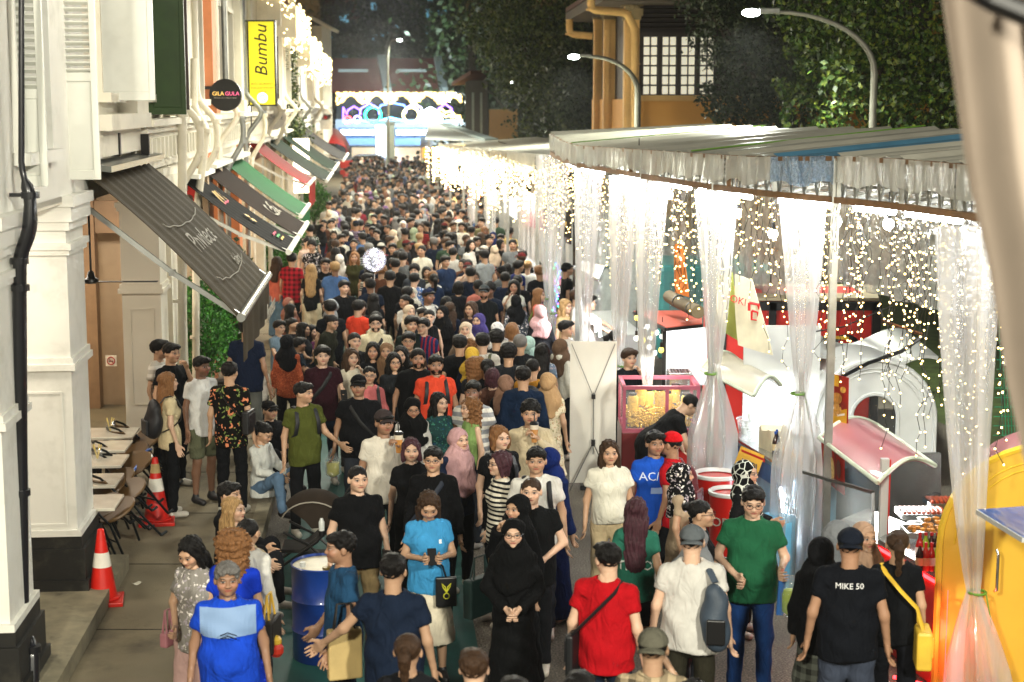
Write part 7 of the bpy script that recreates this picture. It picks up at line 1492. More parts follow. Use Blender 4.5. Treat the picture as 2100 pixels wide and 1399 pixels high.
for k in range(60): PP[k % 3].append(tuple(W(1142 + rnd.gauss(0, 4), 540 + k * 2.6, 28) - cd.location))
for k, c in enumerate(('4a6aff', '38f0a0', 'a060ff')): ico_batch('bulbs', PP[k], .014, M('cb' + c, c, .4, emit=c, es=10, var=0), cd)
flap('steel_canopy', 'pale metal folding canopy at the stall beyond the banner', W(1178, 550, 26), W(1228, 575, 24), W(1248, 548, 25), W(1205, 538, 27.5), .08, WHT, STEEL)
sc_ = empty('far_counter', (1.3, 24.5, 0), 0, 'lit white counter where people queue beyond the banner', 'food stall'); m = MB(); a, b = onz(1195, 640, 1.0), onz(1250, 690, 1.0); m.prism([a, b, b + Vector((.6, .3, 0)), a + Vector((.6, .3, 0))], (0, 0, -1)); m.build('counter', WHT, sc_); m = MB(); m.bar(W(1228, 655, 24), W(1231, 690, 24), .04); m.bar(W(1221, 650, 24), W(1222, 680, 24), .03); m.build('light_tube', TUBE, sc_); light('stall_light', 'AREA', W(1230, 600, 25), 60, (1, .98, .95), .5, .5, target=W(1220, 660, 25))
bw = empty('stall_backdrop', (3.6, 24, 0), 0, 'white plastic sheet wall closing the back of the tent', 'backdrop'); m = MB(); m.sheet(lambda u, v: TP(23 + 7.5 * u, 2.7 + .06 * math.sin(u * 50), 4.2 - 4.1 * v), 60, 3); m.build('sheet', film('backdrop_film', 'c2c8c6', .9, .3, 3), bw, smooth=True); m = MB(); m.sheet(lambda u, v: TP(17.2 + 5.8 * u, 2.7 + .06 * math.sin(u * 50), 4.3 - 1.75 * v), 60, 3); m.build('upper_sheet', film('backdrop_film', 'c2c8c6', .9, .3, 3), bw, smooth=True)
# ================================================================ the crowd
TOPS = 'tee polo shirt puff long hoodie dress abaya tank jacket'.split(); BOTS = 'trousers shorts wide skirt miniskirt'.split()
HAIRK = 'short curly_short buzz bald bun pony bob long curly vlong hijab none'.split(); LEGS = 'stand walk kerb sit'.split()
PEOPLE = []
def spec(s, seed=0):
    d = dict(sex='m', top='tee', bottom='trousers', hair='short', legs='stand', seed=seed)
    tk = s.split(); nl = tk.count('long'); oh = [t for t in tk if t in HAIRK and t != 'long']; tk = [t for t in tk if t != 'long']
    if nl == 2: d['hair'] = 'long'; d['top'] = 'long'
    elif nl == 1:
        if 'm' in tk or oh: d['top'] = 'long'
        else: d['hair'] = 'long'
    for t in tk:
        if t in ('m', 'f'): d['sex'] = t
        elif t in TOPS: d['top'] = t
        elif t in BOTS: d['bottom'] = t
        elif t in HAIRK: d['hair'] = t
        elif t in LEGS: d['legs'] = t
        elif t in ('glasses', 'beard', 'open_'): d[t] = True
        elif t[:4] == 'cap=': d['cap'] = t[4:]
        elif t[:2] == 'a=': a = t[2:].split(','); d['arms'] = (a[0], a[-1])
        elif t[:2] == 'w=': d['w'] = float(t[2:])
        elif t[:3] == 'hy=': d['hy'] = math.radians(float(t[3:]))
        elif t[:3] == 'hp=': d['hp'] = math.radians(float(t[3:]))
        elif t[:5] == 'lean=': d['lean'] = float(t[5:])
        elif t[:4] == 'res=': d['res'] = float(t[4:])
        else: raise ValueError(t)
    return d
def P_(hx, hy, H, yaw, s, label, skin='m', hc='k', tc='17191e', bc='15171c', group=None, z0=0., seed=None, d=None, **kw):
    sp = spec(s, seed if seed is not None else (len(PEOPLE) * 7) % 11)
    drop = {'kerb': .615, 'sit': .415}.get(sp['legs'], 0) * H / 1.72
    top = (H - drop) * PSC + z0 + (.02 if sp['hair'] in ('hijab', 'curly', 'curly_short') else 0) - (sp.get('lean', 0) * .35)
    p = onz(hx, hy, top) if d is None else W(hx, hy, d)
    if d is None and sp['res' ] if 'res' in sp else False: pass
    if 'res' not in sp: sp['res'] = 1. if p.y < 16 else (1.25 if p.y < 20 else (1.7 if p.y < 27 else 2.4))
    if sp.get('lean'): p -= Vector((math.sin(math.radians(yaw)), -math.cos(math.radians(yaw)), 0)) * .45
    r = put_person((p.x, p.y, z0 - (.0)), math.radians(yaw), H, sp, label, group, skin, hc, tc, bc, **kw)
    r['_tmp'] = 0; del r['_tmp']
    PEOPLE.append((r, sp, tc)); return r
def PW(r, x, y, z): return r.matrix_local @ Vector((x, y, z)) if False else Matrix.LocRotScale(r.location, r.rotation_euler, r.scale) @ Vector((x, y, z))
def prop(r, name, label, cat, loc, group=None):
    return empty(name, PW(r, *loc), r.rotation_euler[2], label, cat, group)
def wmesh(r, m): m.v = [tuple(PW(r, *v)) for v in m.v]; return m
def phone(r, label, loc=(.0, -.33, 1.20), lit=False):
    t = prop(r, 'phone', label, 'phone', loc); m = MB(); m.box(loc, (.075, .012, .15), rot=Matrix.Rotation(-.7, 3, 'X')); wmesh(r, m).build('case', BLK, t)
    m = MB(); m.box(Vector(loc) + Vector((0, .006, .006)), (.066, .004, .14), rot=Matrix.Rotation(-.7, 3, 'X')); wmesh(r, m).build('screen', M('phone_screen', 'b8d4e6', .2, emit='b8d4e6', es=.8, var=0) if lit else M('dark_glass'), t)
def cup(r, label, loc, liquid='b9854e'):
    t = prop(r, 'drink_cup', label, 'cup', loc); L = Vector(loc); m = MB(); m.lathe(L, [(.026, -.09), (.036, .0), (.041, .05)], 14); wmesh(r, m).build('cup_body', M('drink_' + liquid, liquid, .15, coat=.6, var=.25, vscale=20), t, smooth=True)
    m = MB(); m.lathe(L, [(.0415, .04), (.042, .085)], 14); wmesh(r, m).build('ice_layer', M('drink_top', 'd9cdb8', .2, coat=.5), t, smooth=True); m = MB(); m.lathe(L, [(.045, .085), (.046, .10), (.03, .115)], 14); m.tube([L + Vector((0, 0, .10)), L + Vector((.0, .015, .2))], .006, 6); wmesh(r, m).build('lid', BLK, t)
def backpack(r, label, col='14151a', w=.30, front=False, straps=True, col2=None, sgn=1, g_=1.):
    t = prop(r, 'backpack', label, 'backpack', (0, .2, 1.0)); mt = M('pack_' + col, col, .6, bump=.2, bscale=90)
    v, q = field([('e', (0, .17 * g_, 1.20), (w * .5, .085, .20), .05), ('e', (0, .19 * g_, 1.08), (w * .5, .10, .15), .05)], .016, (), folds(.004, 2)); me = np_mesh('pack_body', v, q); me.transform(Matrix.LocRotScale(None, r.rotation_euler, r.scale)); 
    me.transform(Matrix.Translation(r.location)); me.transform(parent_mat(t).inverted()); link_mesh('pack_body', me, mt, t)
    m = MB(); m.box((0, .285 * g_, 1.08), (w * .7, .03, .17)); wmesh(r, m).build('front_pocket', M('pack_' + (col2 or col), col2 or col, .6), t, bevel=.01)
    if straps:
        for s in (1, -1):
            m = MB(); pts = [(s * .09, .12 * g_, 1.36), (s * .10, .07, 1.425), (s * .105, .0, 1.435), (s * .11, -.075, 1.38), (s * .12, -.125 * g_, 1.28), (s * .135, -.10 * g_, 1.15), (s * .16, .02, 1.07), (s * .14, .12, 1.03)]
            m.tube(pts, .022, 6, flat=.35); wmesh(r, m).build('strap', mt, t, smooth=True)
def crossbag(r, label, col='101114', side=1, strap=True, size=(.22, .07, .16), at=None, name='shoulder_bag', back=False, g_=1., strapcol=None):
    a = at or (side * .24, .02, .95); t = prop(r, name, label, 'bag', a); mt = M('bag_' + col, col, .5, bump=.15, bscale=60)
    m = MB(); m.box(a, (size[1], size[0], size[2])); wmesh(r, m).build('bag_body', mt, t, bevel=.02); m = MB(); m.box((a[0] + side * size[1] * .5, a[1], a[2] + .03), (.012, size[0] * .9, size[2] * .5)); wmesh(r, m).build('bag_flap', mt, t, bevel=.004)
    if strap:
        s = side; m = MB(); m.tube([(a[0], a[1] + .03, a[2] + size[2] * .45), (s * .15, .13 * g_, 1.12), (s * .02, .155 * g_, 1.26), (-s * .09, .10, 1.38), (-s * .11, .01, 1.425), (-s * .08, -.10, 1.36), (s * .02, -.15 * g_, 1.22), (s * .14, -.12 * g_, 1.08), (a[0], a[1] - .03, a[2] + size[2] * .45)], .024, 6, flat=.4); wmesh(r, m).build('strap', M('strap_' + (strapcol or col), strapcol or col, .7), t, smooth=True)
def handbag(r, label, col, loc, size=(.10, .26, .28), name='tote_bag', mat_=None, hcol=None):
    t = prop(r, name, label, 'bag', loc); L = Vector(loc); m = MB(); m.prism([L + Vector(v) for v in ((-size[0] / 2, -size[1] / 2, 0), (size[0] / 2, -size[1] / 2, 0), (size[0] / 2, size[1] / 2, 0), (-size[0] / 2, size[1] / 2, 0))], (0, 0, size[2])); wmesh(r, m).build('bag_body', mat_ or M('bag_' + col, col, .6, bump=.15, bscale=40), t, bevel=.015)
    for s in (1, -1): m = MB(); m.tube([L + Vector((s * .02, -size[1] * .3, size[2])), L + Vector((0, -size[1] * .2, size[2] + .18)), L + Vector((0, size[1] * .2, size[2] + .18)), L + Vector((s * .02, size[1] * .3, size[2]))], .009, 5); wmesh(r, m).build('handle', M('bag_' + (hcol or col), hcol or col, .6), t)
    return t
def print_on(r, body, z, size, color='e8e4da', back=False, x=0., fnm='top'):
    top = [o for o in COL.objects if o.parent is r and o.name.split('.')[0] in ('shirt', 'polo_shirt', 'sweater', 'blouse', 'dress')]
    if not top: return
    o = top[0]; me0 = o.data; n = len(me0.vertices); V = np.empty(n * 3, np.float32); me0.vertices.foreach_get('co', V); V = V.reshape(-1, 3)
    bv = BVHTree.FromPolygons([tuple(v) for v in V], [tuple(p.vertices) for p in me0.polygons]); me = text_mesh(body, size, 0) if isinstance(body, str) else body
    sg = 1 if back else -1
    for v in me.vertices:
        X = (v.co.x * (-1 if back else 1)) + x; Z = z + v.co.y; h = bv.ray_cast(Vector((X, sg * .6, Z)), Vector((0, -sg, 0)))
        v.co = Vector((X, (h[0].y if h[0] else sg * .15) + sg * .006, Z))
    me.materials.clear(); me.materials.append(M('shirt_print_' + color, color, .7, var=0)); c = bpy.data.objects.new('shirt_print', me); COL.objects.link(c); c.parent = o
GP = 'people walking in the night market crowd'
r = P_(465, 1147, 1.66, 8, 'm polo a=down,down w=1.12 hy=5', 'older grey haired man in bright blue polo with pale blue chest, nearest left', 't', 'g', '1747c8', '101216', seed=2, sc='d')
m = MB(); 
def panel_mesh(x0, x1, z0, z1, n=14): 
    q = MB(); q.sheet(lambda u, v: Vector((x0 + (x1 - x0) * u, z0 + (z1 - z0) * v, 0)), n, n); me = bpy.data.meshes.new('panel'); me.from_pydata(q.v, [], q.f); return me
print_on(r, panel_mesh(-.19, .19, -.085, .115), 1.29, 1, '7f9cc4'); m = MB(); m.tube([(0 + .17 * math.sin(q) * 1.16, -.02 - .145 * math.cos(q) * 1.05, .865) for q in np.linspace(0, 2 * PI, 25)[:-1]], .016, 5, close=True, flat=1); b_ = prop(r, 'glasses_on_shirt', 'folded reading glasses hung on the blue polo placket', 'glasses', (0, -.2, 1.26)); m = MB(); m.tube([(-.05, -.185, 1.24), (0, -.19, 1.26), (.06, -.185, 1.235)], .004, 4); m.tube([(-.05, -.185, 1.22), (.0, -.19, 1.235), (.06, -.185, 1.21)], .004, 4); wmesh(r, m).build('frame', BLK, b_)
r = P_(478, 1076, 1.64, 172, 'f curly dress a=down,down w=1.05', 'woman with big curly auburn hair in a royal blue dress seen from behind', 'm', 'o', '1238c0', seed=4); handbag(r, 'black patterned bag with yellow and red on a yellow rope strap', '17110f', (-.27, .02, .78), (.12, .26, .26), hcol='c9a23a'); 
m = MB(); t = prop(r, 'bag_charm', 'yellow and red round charm hanging on the black patterned bag', 'charm', (-.30, .1, .80)); m.sphere((-.33, .06, .80), .06, 10); wmesh(r, m).build('ball', M('charm_red', 'c8321c', .5), t); m = MB(); m.sphere((-.33, .06, .87), .045, 10); wmesh(r, m).build('top', YELK, t)
r = P_(397, 1093, 1.58, -25, 'f long shirt wide a=down,clasp hp=25', 'woman in grey floral blouse and pink trousers looking down, leftmost front', 'm', 'k', '8a8680', 'c9a6a0', tpat='wfloral'); handbag(r, 'small dusty pink pouch in the floral blouse woman\'s hand', 'a97078', (-.24, -.05, .78), (.07, .14, .12))
P_(508, 1058, 1.60, 160, 'f bun long', 'woman with dark bun and white top behind the blue dress', 'm', 'k', 'dcdad2', '2a2d34')
r = P_(700, 1084, 1.70, -72, 'm polo short a=fwd,fwd legs'.replace(' legs', ''), 'lean man in steel blue polo walking left past the blue drum', 't', 'k', '1f4566', '1d2b45', sc='d'); handbag(r, 'beige and black tote bag carried beside the steel blue polo man', 'b8a06a', (.28, -.05, .72), (.08, .24, .36), hcol='14120f')
r = P_(806, 1130, 1.70, 172, 'm tee short w=1.12 a=out,down', 'stocky man in navy tee seen from behind with an arm swung out', 'm', 'k', '131f33', '101218')
P_(836, 1292, 1.62, 175, 'f pony tee', 'woman with a brown ponytail cropped by the bottom edge', 'm', 'b', '15161a')
P_(972, 1326, 1.62, 178, 'm short tee', 'boy with brown black hair seen from behind at the bottom edge', 'l', 'b', '3a3f48', d=None)
P_(1056, 1384, 1.66, 175, 'm short tee', 'dark haired head just showing under the woman in black robe', 'm', 'k', '202022'); P_(1190, 1372, 1.68, 160, 'm short tee', 'dark haired man cropped at the bottom below the red polo', 'm', 'k', '1a1a1f')
P_(1425, 1388, 1.66, 170, 'm curly_short tee', 'curly head cropped at the bottom below the white tee man', 'm', 'k', '1a1a1f')
r = P_(1053, 1054, 1.60, -2, 'f hijab abaya a=clasp,clasp glasses', 'woman in black headscarf, glasses and long black robe with clasped hands', 'l', 'k', '08090b', hj='07080a', seed=6)
r = P_(878, 1000, 1.60, 8, 'f vlong tee skirt a=phone,phone hp=28 w=1.08', 'long haired woman in light blue tee looking down at her phone', 'm', 'b', '3f93c9', 'd9cfb8', seed=3, sc='d'); phone(r, 'black phone held by the woman in the light blue tee'); print_on(r, panel_mesh(-.012, .012, -.012, .02, 3), 1.27, 1, 'dfe6ea', x=.09)
t = prop(r, 'black_pouch', 'black cloth pouch with a yellow sprout print hanging at her front', 'bag', (.12, -.2, .9)); m = MB(); m.prism([(.04, -.22, .72), (.22, -.22, .72), (.22, -.17, .72), (.04, -.17, .72)], (0, 0, .26)); wmesh(r, m).build('pouch', BLK, t, bevel=.01); m = MB(); m.tube([(.13, -.2, .98), (.10, -.21, 1.08), (.04, -.25, 1.14)], .01, 5); wmesh(r, m).build('strap', BLK, t)
for s in (1, -1): m = MB(); m.tube([(.13, -.228, .85), (.13 + s * .03, -.228, .90), (.13 + s * .04, -.228, .93), (.13 + s * .01, -.228, .90), (.13, -.228, .85)], .005, 4); wmesh(r, m).build('leaf_print', M('sprout', 'c9c83a', .6, var=0), t)
m = MB(); m.tube([(.13 + .025 * math.cos(q), -.228, .82 + .025 * math.sin(q)) for q in np.linspace(0, 2 * PI, 11)[:-1]], .005, 4, close=True); wmesh(r, m).build('seed_print', M('sprout'), t)
r = P_(1245, 1107, 1.70, 160, 'm polo short w=1.1 glasses hy=40', 'man in bright red polo with black crossbody bag seen from behind', 'l', 'k', 'b00d18', '1a2436', seed=5); crossbag(r, 'black sling bag across the back of the red polo man', side=1, size=(.2, .06, .3), at=(.21, .10, .92), g_=1.22)
r = P_(1420, 1072, 1.72, 172, 'm tee short cap=back w=1.16', 'man in white tee and backward grey cap seen from behind', 'l', 'k', 'cfcdc6', '2c2a20', cc='5c6266', seed=7)
t = prop(r, 'backpack', 'grey blue backpack slung on the white tee man\'s right shoulder', 'backpack', (-.2, .18, 1.0)); v, q = field([('e', (-.17, .17, 1.14), (.095, .085, .19), .04), ('e', (-.18, .19, 1.0), (.105, .10, .15), .04)], .015, (), folds(.006, 2)); me = np_mesh('pack_body', v, q); me.transform(Matrix.LocRotScale(r.location, r.rotation_euler, r.scale)); me.transform(parent_mat(t).inverted()); link_mesh('pack_body', me, M('pack_grey_blue', '34414f', .6, bump=.2, bscale=80), t)
m = MB(); m.tube([(-.17, .16, 1.34), (-.13, .10, 1.40), (-.12, .0, 1.41), (-.13, -.09, 1.33)], .028, 6, flat=.4); wmesh(r, m).build('strap', M('pack_grey_blue'), t); m = MB(); m.box((-.18, .285, 1.02), (.13, .03, .18)); wmesh(r, m).build('side_pocket', BLK, t, bevel=.01)
P_(1427, 1070, 1.60, 150, 'f hijab long', 'grey scarfed woman hidden behind the backward grey cap', 'm', 'k', '7d8084', '50545a', hj='8d9194', d=None)
P_(1340, 1283, 1.70, 170, 'm shirt short cap=back a=down,mouth', 'man in checked shirt and grey green cap cropped at the bottom', 'm', 'k', 'a8977a', '24242a', cc='5a584c', tpat='check')
r = P_(1545, 990, 1.75, -4, 'm polo short glasses w=1.1 a=hold,belly hp=12 legs'.replace(' legs', ''), 'young man in forest green polo and blue jeans carrying a bag of green drink', 'l', 'k', '1e5a3c', '1c3f78', seed=8)
t = prop(r, 'drink_bag', 'plastic bag of pale green drink hanging from the green polo man\'s hand', 'bag', (.27, -.15, .8)); m = MB(); m.lathe((.29, -.16, .74), [(.03, 0), (.07, .03), (.072, .16), (.06, .2)], 12, sy=.6); wmesh(r, m).build('green_drink', M('lime_drink', 'b5c93a', .2, coat=.5), t, smooth=True); m = MB(); m.lathe((.29, -.16, .72), [(.02, 0), (.082, .03), (.085, .2), (.02, .33)], 12, sy=.65); wmesh(r, m).build('bag_film', film('drink_film', 'cfe0ea', .3, .1, 8), t, smooth=True)
t = prop(r, 'drink_bag', 'blue plastic bag hanging in the green polo man\'s hand', 'bag', (.2, -.15, .8)); m = MB(); m.prism([(.18, -.17, .74), (.23, -.17, .74), (.25, -.12, 1.02), (.2, -.12, 1.02)], (.0, .05, 0)); wmesh(r, m).build('bag_body', M('blue_bag', '1f68b8', .4), t)
r = P_(1250, 899, 1.63, 6, 'f long puff trousers w=1.12', 'woman in cream puff sleeve top and beige trousers walking alone', 'm', 'b', 'e0dccb', 'b8a684', seed=1)
r = P_(1305, 1016, 1.58, 172, 'f vlong tee miniskirt', 'woman with long purple brown wavy hair and green graphic tee from behind', 'm', 'p', '2a6a58', '0d0e12', seed=4); print_on(r, 'THEO', 1.12, .12, 'cfd8d0', True)
r = P_(1343, 879, 1.68, 14, 'm tee short', 'man in royal blue tee with white band lettering', 't', 'k', '1b53c0', '1c2840', seed=2); print_on(r, 'AC/DC', 1.28, .11, 'c9d4ea'); print_on(r, panel_mesh(-.07, .07, -.03, .03, 4), 1.15, 1, '8fa8d8')
r = P_(1377, 882, 1.66, -115, 'm polo short cap=front', 'man in a bright red cap with white trim and red shirt turned away', 't', 'k', 'b01420', '1a1c22', cc='c8101a'); backpack(r, 'dark red backpack on the man with the red cap', '5a0f18')
r = P_(1397, 940, 1.58, 82, 'f hijab dress hy=10', 'woman in black flowered headscarf facing right toward the stalls', 'm', 'k', 'a8957c', hj='0c0d10', hpat='wfloral')
r = P_(1437, 1020, 1.62, 75, 'f bun tee glasses a=hold,down', 'woman with dark bun and glasses holding a grey tablet', 'm', 'k', '15171b', '202228'); t = prop(r, 'tablet', 'grey tablet held by the woman with the dark bun', 'tablet', (.15, -.27, 1.1)); m = MB(); m.box((.15, -.27, 1.12), (.02, .18, .13)); wmesh(r, m).build('case', M('tablet_grey', '8a928e', .5), t)
P_(1530, 937, 1.58, 60, 'f hijab long a=hold,hold glasses', 'woman in black netted headscarf at the coffee counter', 'm', 'k', '101114', '15161a', hj='0a0b0d', hpat='net')
P_(1685, 1090, 1.60, 150, 'f hijab long skirt', 'woman in plain black headscarf and grey checked skirt seen from behind', 'm', 'k', '0d0e11', '5c6058', hj='0b0c0f', bpat='check')
r = P_(1745, 1078, 1.76, 170, 'm tee shorts cap=back w=1.12', 'tall man in black tee, dark cap and grey shorts seen from behind', 't', 'k', '0c0f16', '3a4150', cc='141a26', seed=3); print_on(r, 'MIKE 50', 1.33, .055, 'e8e8e8', True)
r = P_(1842, 1080, 1.62, 172, 'f pony tee', 'ponytailed woman in black tee with a yellow bag from behind', 'm', 'b', '0e1014', '101218', seed=9); crossbag(r, 'butter yellow shoulder bag on a wide yellow strap', 'e0b93c', side=-1, size=(.28, .12, .30), at=(-.20, .14, .82), strapcol='d9b030')
P_(1773, 1062, 1.58, 20, 'f hijab long', 'stall keeper in beige headscarf behind the hot food counter', 'm', 'k', '8a7a68', hj='b09078'); P_(1722, 1058, 1.6, 60, 'f hijab long', 'woman in grey headscarf leaning at the hot food counter', 'm', 'k', '55585c', hj='7c8084')
r = P_(1412, 818, 1.70, 95, 'm tee buzz glasses lean=.75 a=reach,reach w=1.15', 'man in black tee bending over the popcorn machine', 'l', 'k', '0c0d10', '0e1014', seed=5); 
m = [MB()]
P_(1290, 712, 1.68, 22, 'm tee short a=mouth,down', 'young man in black tee standing behind the white banner, hand at his mouth', 'l', 'b', '10141a', '101218')
P_(1264, 674, 1.60, 95, 'f pony long', 'woman with black ponytail in white top at the stall beyond the banner', 'm', 'k', 'd0cec8', '20242c')
r = P_(733, 950, 1.66, 22, 'm polo buzz w=1.1', 'round faced young man with cropped hair in black polo and khaki trousers', 'l', 'k', '0a0b0e', '6f5f42', seed=2); crossbag(r, 'small black pouch at the hip of the cropped hair young man', side=1, size=(.16, .05, .14), at=(.25, -.02, .86), strap=False)
r = P_(843, 895, 1.60, 6, 'f bob tee', 'woman with a short dark bob and black top carrying a brown bag', 'l', 'p', '0c0d10', '15171b', seed=1); crossbag(r, 'brown leather bag on the bob haired woman', '4a2013', side=1, size=(.26, .07, .18), at=(.2, -.1, .86), strap=False)
r = P_(888, 912, 1.66, -4, 'm long short glasses a=down,down', 'person with short hair and gold glasses in a black hoodie', 'm', 'k', '090a0d', '14171f', seed=3); crossbag(r, 'thin navy crossbody strap bag over the black hoodie', '141d2c', side=-1, size=(.12, .05, .12), at=(-.22, -.05, .92))
r = P_(940, 870, 1.60, 38, 'f hijab long a=belly,down open_', 'woman in a dusty pink headscarf draped over her chest', 'l', 'k', '1c2740', '14161c', hj='c39a9c', seed=7)
P_(845, 808, 1.60, 12, 'f hijab long glasses hp=12', 'woman in black headscarf and glasses with white sleeves', 't', 'k', 'cfcdc8', '22242a', hj='08090b')
P_(900, 802, 1.60, 42, 'f long dress', 'black haired woman in a green patterned dress', 'l', 'k', '1d3a3a', tpat='camo')
r = P_(965, 808, 1.62, -62, 'f curly tank long'.replace(' long', ''), 'woman with auburn wavy hair and a light green top looking left', 'l', 'o', '7f9c5c', '3a4048')
r = P_(1025, 870, 1.64, 32, 'm tee bob', 'person with straw brown bowl cut and black tee', 'l', 'o', '0e0f12', '1a1c22'); backpack(r, 'grey strapped backpack on the straw haired person', '4a4c50')
r = P_(1088, 815, 1.74, -4, 'm long curly_short a=cup,down', 'curly haired young man in cream sweatshirt drinking iced coffee', 'm', 'k', 'c4b596', '2c2a28', seed=5); cup(r, 'iced coffee in the curly haired man\'s hand', (.05, -.225, 1.43))
r = P_(787, 837, 1.74, 24, 'm tee short cap=front a=cup,down w=1.05', 'man in dark cap and white tee sipping an iced drink', 't', 'k', 'd3cdbf', '1a1c22', cc='3a3232', seed=8); cup(r, 'iced milk drink held by the man in the dark cap', (.06, -.24, 1.42), 'c98d4c'); m = MB(); m.box((0, 0, 0), (.001, .001, .001))
t = prop(r, 'wristwatch', 'black wristwatch on the man sipping the iced drink', 'watch', (.1, -.2, 1.36)); m = MB(); m.tube([(.125 + .036 * math.cos(q), -.19 + .02 * math.sin(q), 1.35 + .03 * math.sin(q)) for q in np.linspace(0, 2 * PI, 11)[:-1]], .012, 5, close=True); wmesh(r, m).build('strap', BLK, t)
r = P_(1026, 922, 1.60, -66, 'f bob tee trousers glasses', 'woman with red brown bob and striped tee facing left', 'l', 'p', 'd8d2c0', '7d6842', tpat='stripe', seed=3); crossbag(r, 'dark maroon shoulder bag on the striped tee woman', '2c1216', side=1, size=(.26, .09, .26), at=(.18, .08, .98), strap=False)
r = P_(1100, 912, 1.72, -2, 'm tee short w=1.05', 'man in white tee with black backpack straps and a lanyard', 'm', 'k', 'd5d3cc', '23262e', seed=6); backpack(r, 'black backpack on the man in the white tee with lanyard')
P_(1128, 909, 1.62, 150, 'f hijab abaya', 'woman in shiny navy headscarf behind the white tee man', 'm', 'k', '10204c', hj='0f2360')
r = P_(1090, 974, 1.66, -6, 'm tee buzz w=1.15 a=belly,down', 'broad person in black tee with slicked back hair and a smartwatch', 'l', 'b', '0c0e10', '14161a', seed=9)
r = P_(1062, 1005, 1.60, -38, 'f hijab abaya a=down,mouth', 'woman in black headscarf covering her mouth with a hand', 'm', 'k', '08090c', hj='08090b', seed=4); handbag(r, 'dark green leather tote hanging beside the scarfed woman', '0e2a28', (-.30, -.15, .62), (.10, .34, .34))
r = P_(622, 780, 1.70, 28, 'm polo short hy=40 a=give,down', 'young man in olive green polo looking right with a hand out', 'm', 'k', '4c5221', '0d0f13', seed=6); backpack(r, 'black backpack on the olive polo man')
r = P_(661, 706, 1.74, 12, 'm polo short a=hold,down', 'man in dark maroon polo and jeans striding with a phone', 'l', 'k', '2a0f18', '131c2a', seed=3); phone(r, 'black phone in the maroon polo man\'s hand', (.22, -.30, 1.14)); crossbag(r, 'thin black sling across the maroon polo', side=-1, size=(.14, .05, .14), at=(-.2, -.02, .95))
r = P_(735, 766, 1.72, 0, 'm tee short cap=front w=1.15', 'heavy set man in black cap and black tee with a sling strap', 't', 'k', '0c0d11', '2c3038', cc='0d0d10', seed=2); crossbag(r, 'black sling over the heavy man in the black cap', side=1, size=(.16, .05, .16), at=(.24, -.02, .9), g_=1.2)
t = prop(r, 'drink_bag', 'clear plastic bag of yellow drink held by the heavy man in the black cap', 'bag', (-.28, -.1, .62)); m = MB(); m.lathe((-.29, -.04, .58), [(.03, 0), (.07, .03), (.07, .16)], 12, sy=.6); wmesh(r, m).build('yellow_drink', M('yellow_drink', 'd9cf6a', .2, coat=.4), t, smooth=True); m = MB(); m.lathe((-.29, -.04, .57), [(.03, 0), (.082, .03), (.085, .2), (.02, .32)], 12, sy=.65); wmesh(r, m).build('bag_film', film('drink_film', 'cfe0ea', .3), t)
r = P_(893, 724, 1.74, 10, 'm polo short beard w=1.1', 'bearded man in coral polo with black backpack straps', 't', 'k', 'd8482e', '23262e', seed=7); backpack(r, 'black backpack on the bearded coral polo man', g_=1.1)
P_(970, 777, 1.72, -10, 'm polo short', 'dark skinned man in grey and white striped polo', 'd', 'k', '9a9ca0', '22242a', tpat='wstripe'); P_(857, 711, 1.76, 8, 'm tee buzz beard w=1.3', 'very large bearded man in a plain black tee', 't', 'k', '0b0c0f', '16181e')
P_(845, 740, 1.40, 20, 'm tee short', 'child in a cream tee hidden beside the coral polo man', 'm', 'k', 'cfc6ae', '33363c')
P_(808, 722, 1.6, 18, 'f long tee glasses', 'long haired woman with round glasses in a dark printed tee', 'm', 'k', '24272b', '1a1c22'); r = P_(757, 748, 1.58, 6, 'f pony jacket glasses', 'woman in salmon pink jacket with glasses', 'm', 'k', 'c06a6a', '3a3c44'); backpack(r, 'black backpack on the woman in the salmon jacket')
P_(720, 713, 1.6, 30, 'f long tee a=mouth,down', 'woman in cream top pressing a finger to her nose', 'l', 'b', 'cfc8b4', '3c3a38'); P_(765, 700, 1.6, 0, 'f long tee', 'long haired woman in a dark scoop top beside the brown scarf', 't', 'k', '15161b', '1d2027'); P_(792, 697, 1.6, 0, 'f hijab long', 'woman in taupe headscarf between two long haired women', 'm', 'k', '3a342e', hj='7c6048')
P_(822, 708, 1.6, -4, 'f long tee', 'woman with straight black hair and black tee left of the large man', 'l', 'k', '121317', '1a1c22'); P_(727, 680, 1.62, 28, 'f pony long', 'woman with a tied back fringe in black facing right', 'l', 'k', '121215', '1a1c22')
P_(712, 655, 1.6, 60, 'f bun long lean=.25', 'woman with black bun in olive black top leaning forward', 'm', 'k', '25261c', '1a1c22'); P_(735, 613, 1.66, 150, 'm tee short', 'person in a vivid coral tee seen from behind', 'l', 'k', 'd8432c', '2a2d34')
r = P_(770, 643, 1.74, 6, 'm hoodie short beard glasses w=1.1', 'smiling bearded man with glasses in a cream hoodie', 'l', 'k', 'd0c6a8', '2c2f36'); crossbag(r, 'black strap across the cream hoodie', side=-1, size=(.14, .05, .14), at=(-.22, -.02, .92), g_=1.15)
P_(838, 678, 1.7, 0, 'm tee short glasses', 'man with thick black hair and glasses in a brown tee', 'm', 'k', '3a2c24', '1a1c22'); P_(843, 645, 1.72, 20, 'm tee short', 'man in dark green tee behind the glasses wearing man', 'm', 'k', '16201c', '1a1c22'); P_(868, 650, 1.68, -20, 'm shirt short glasses', 'young man in navy and red striped shirt', 'l', 'k', '1a2750', '1c1e26', tpat='vstripe')
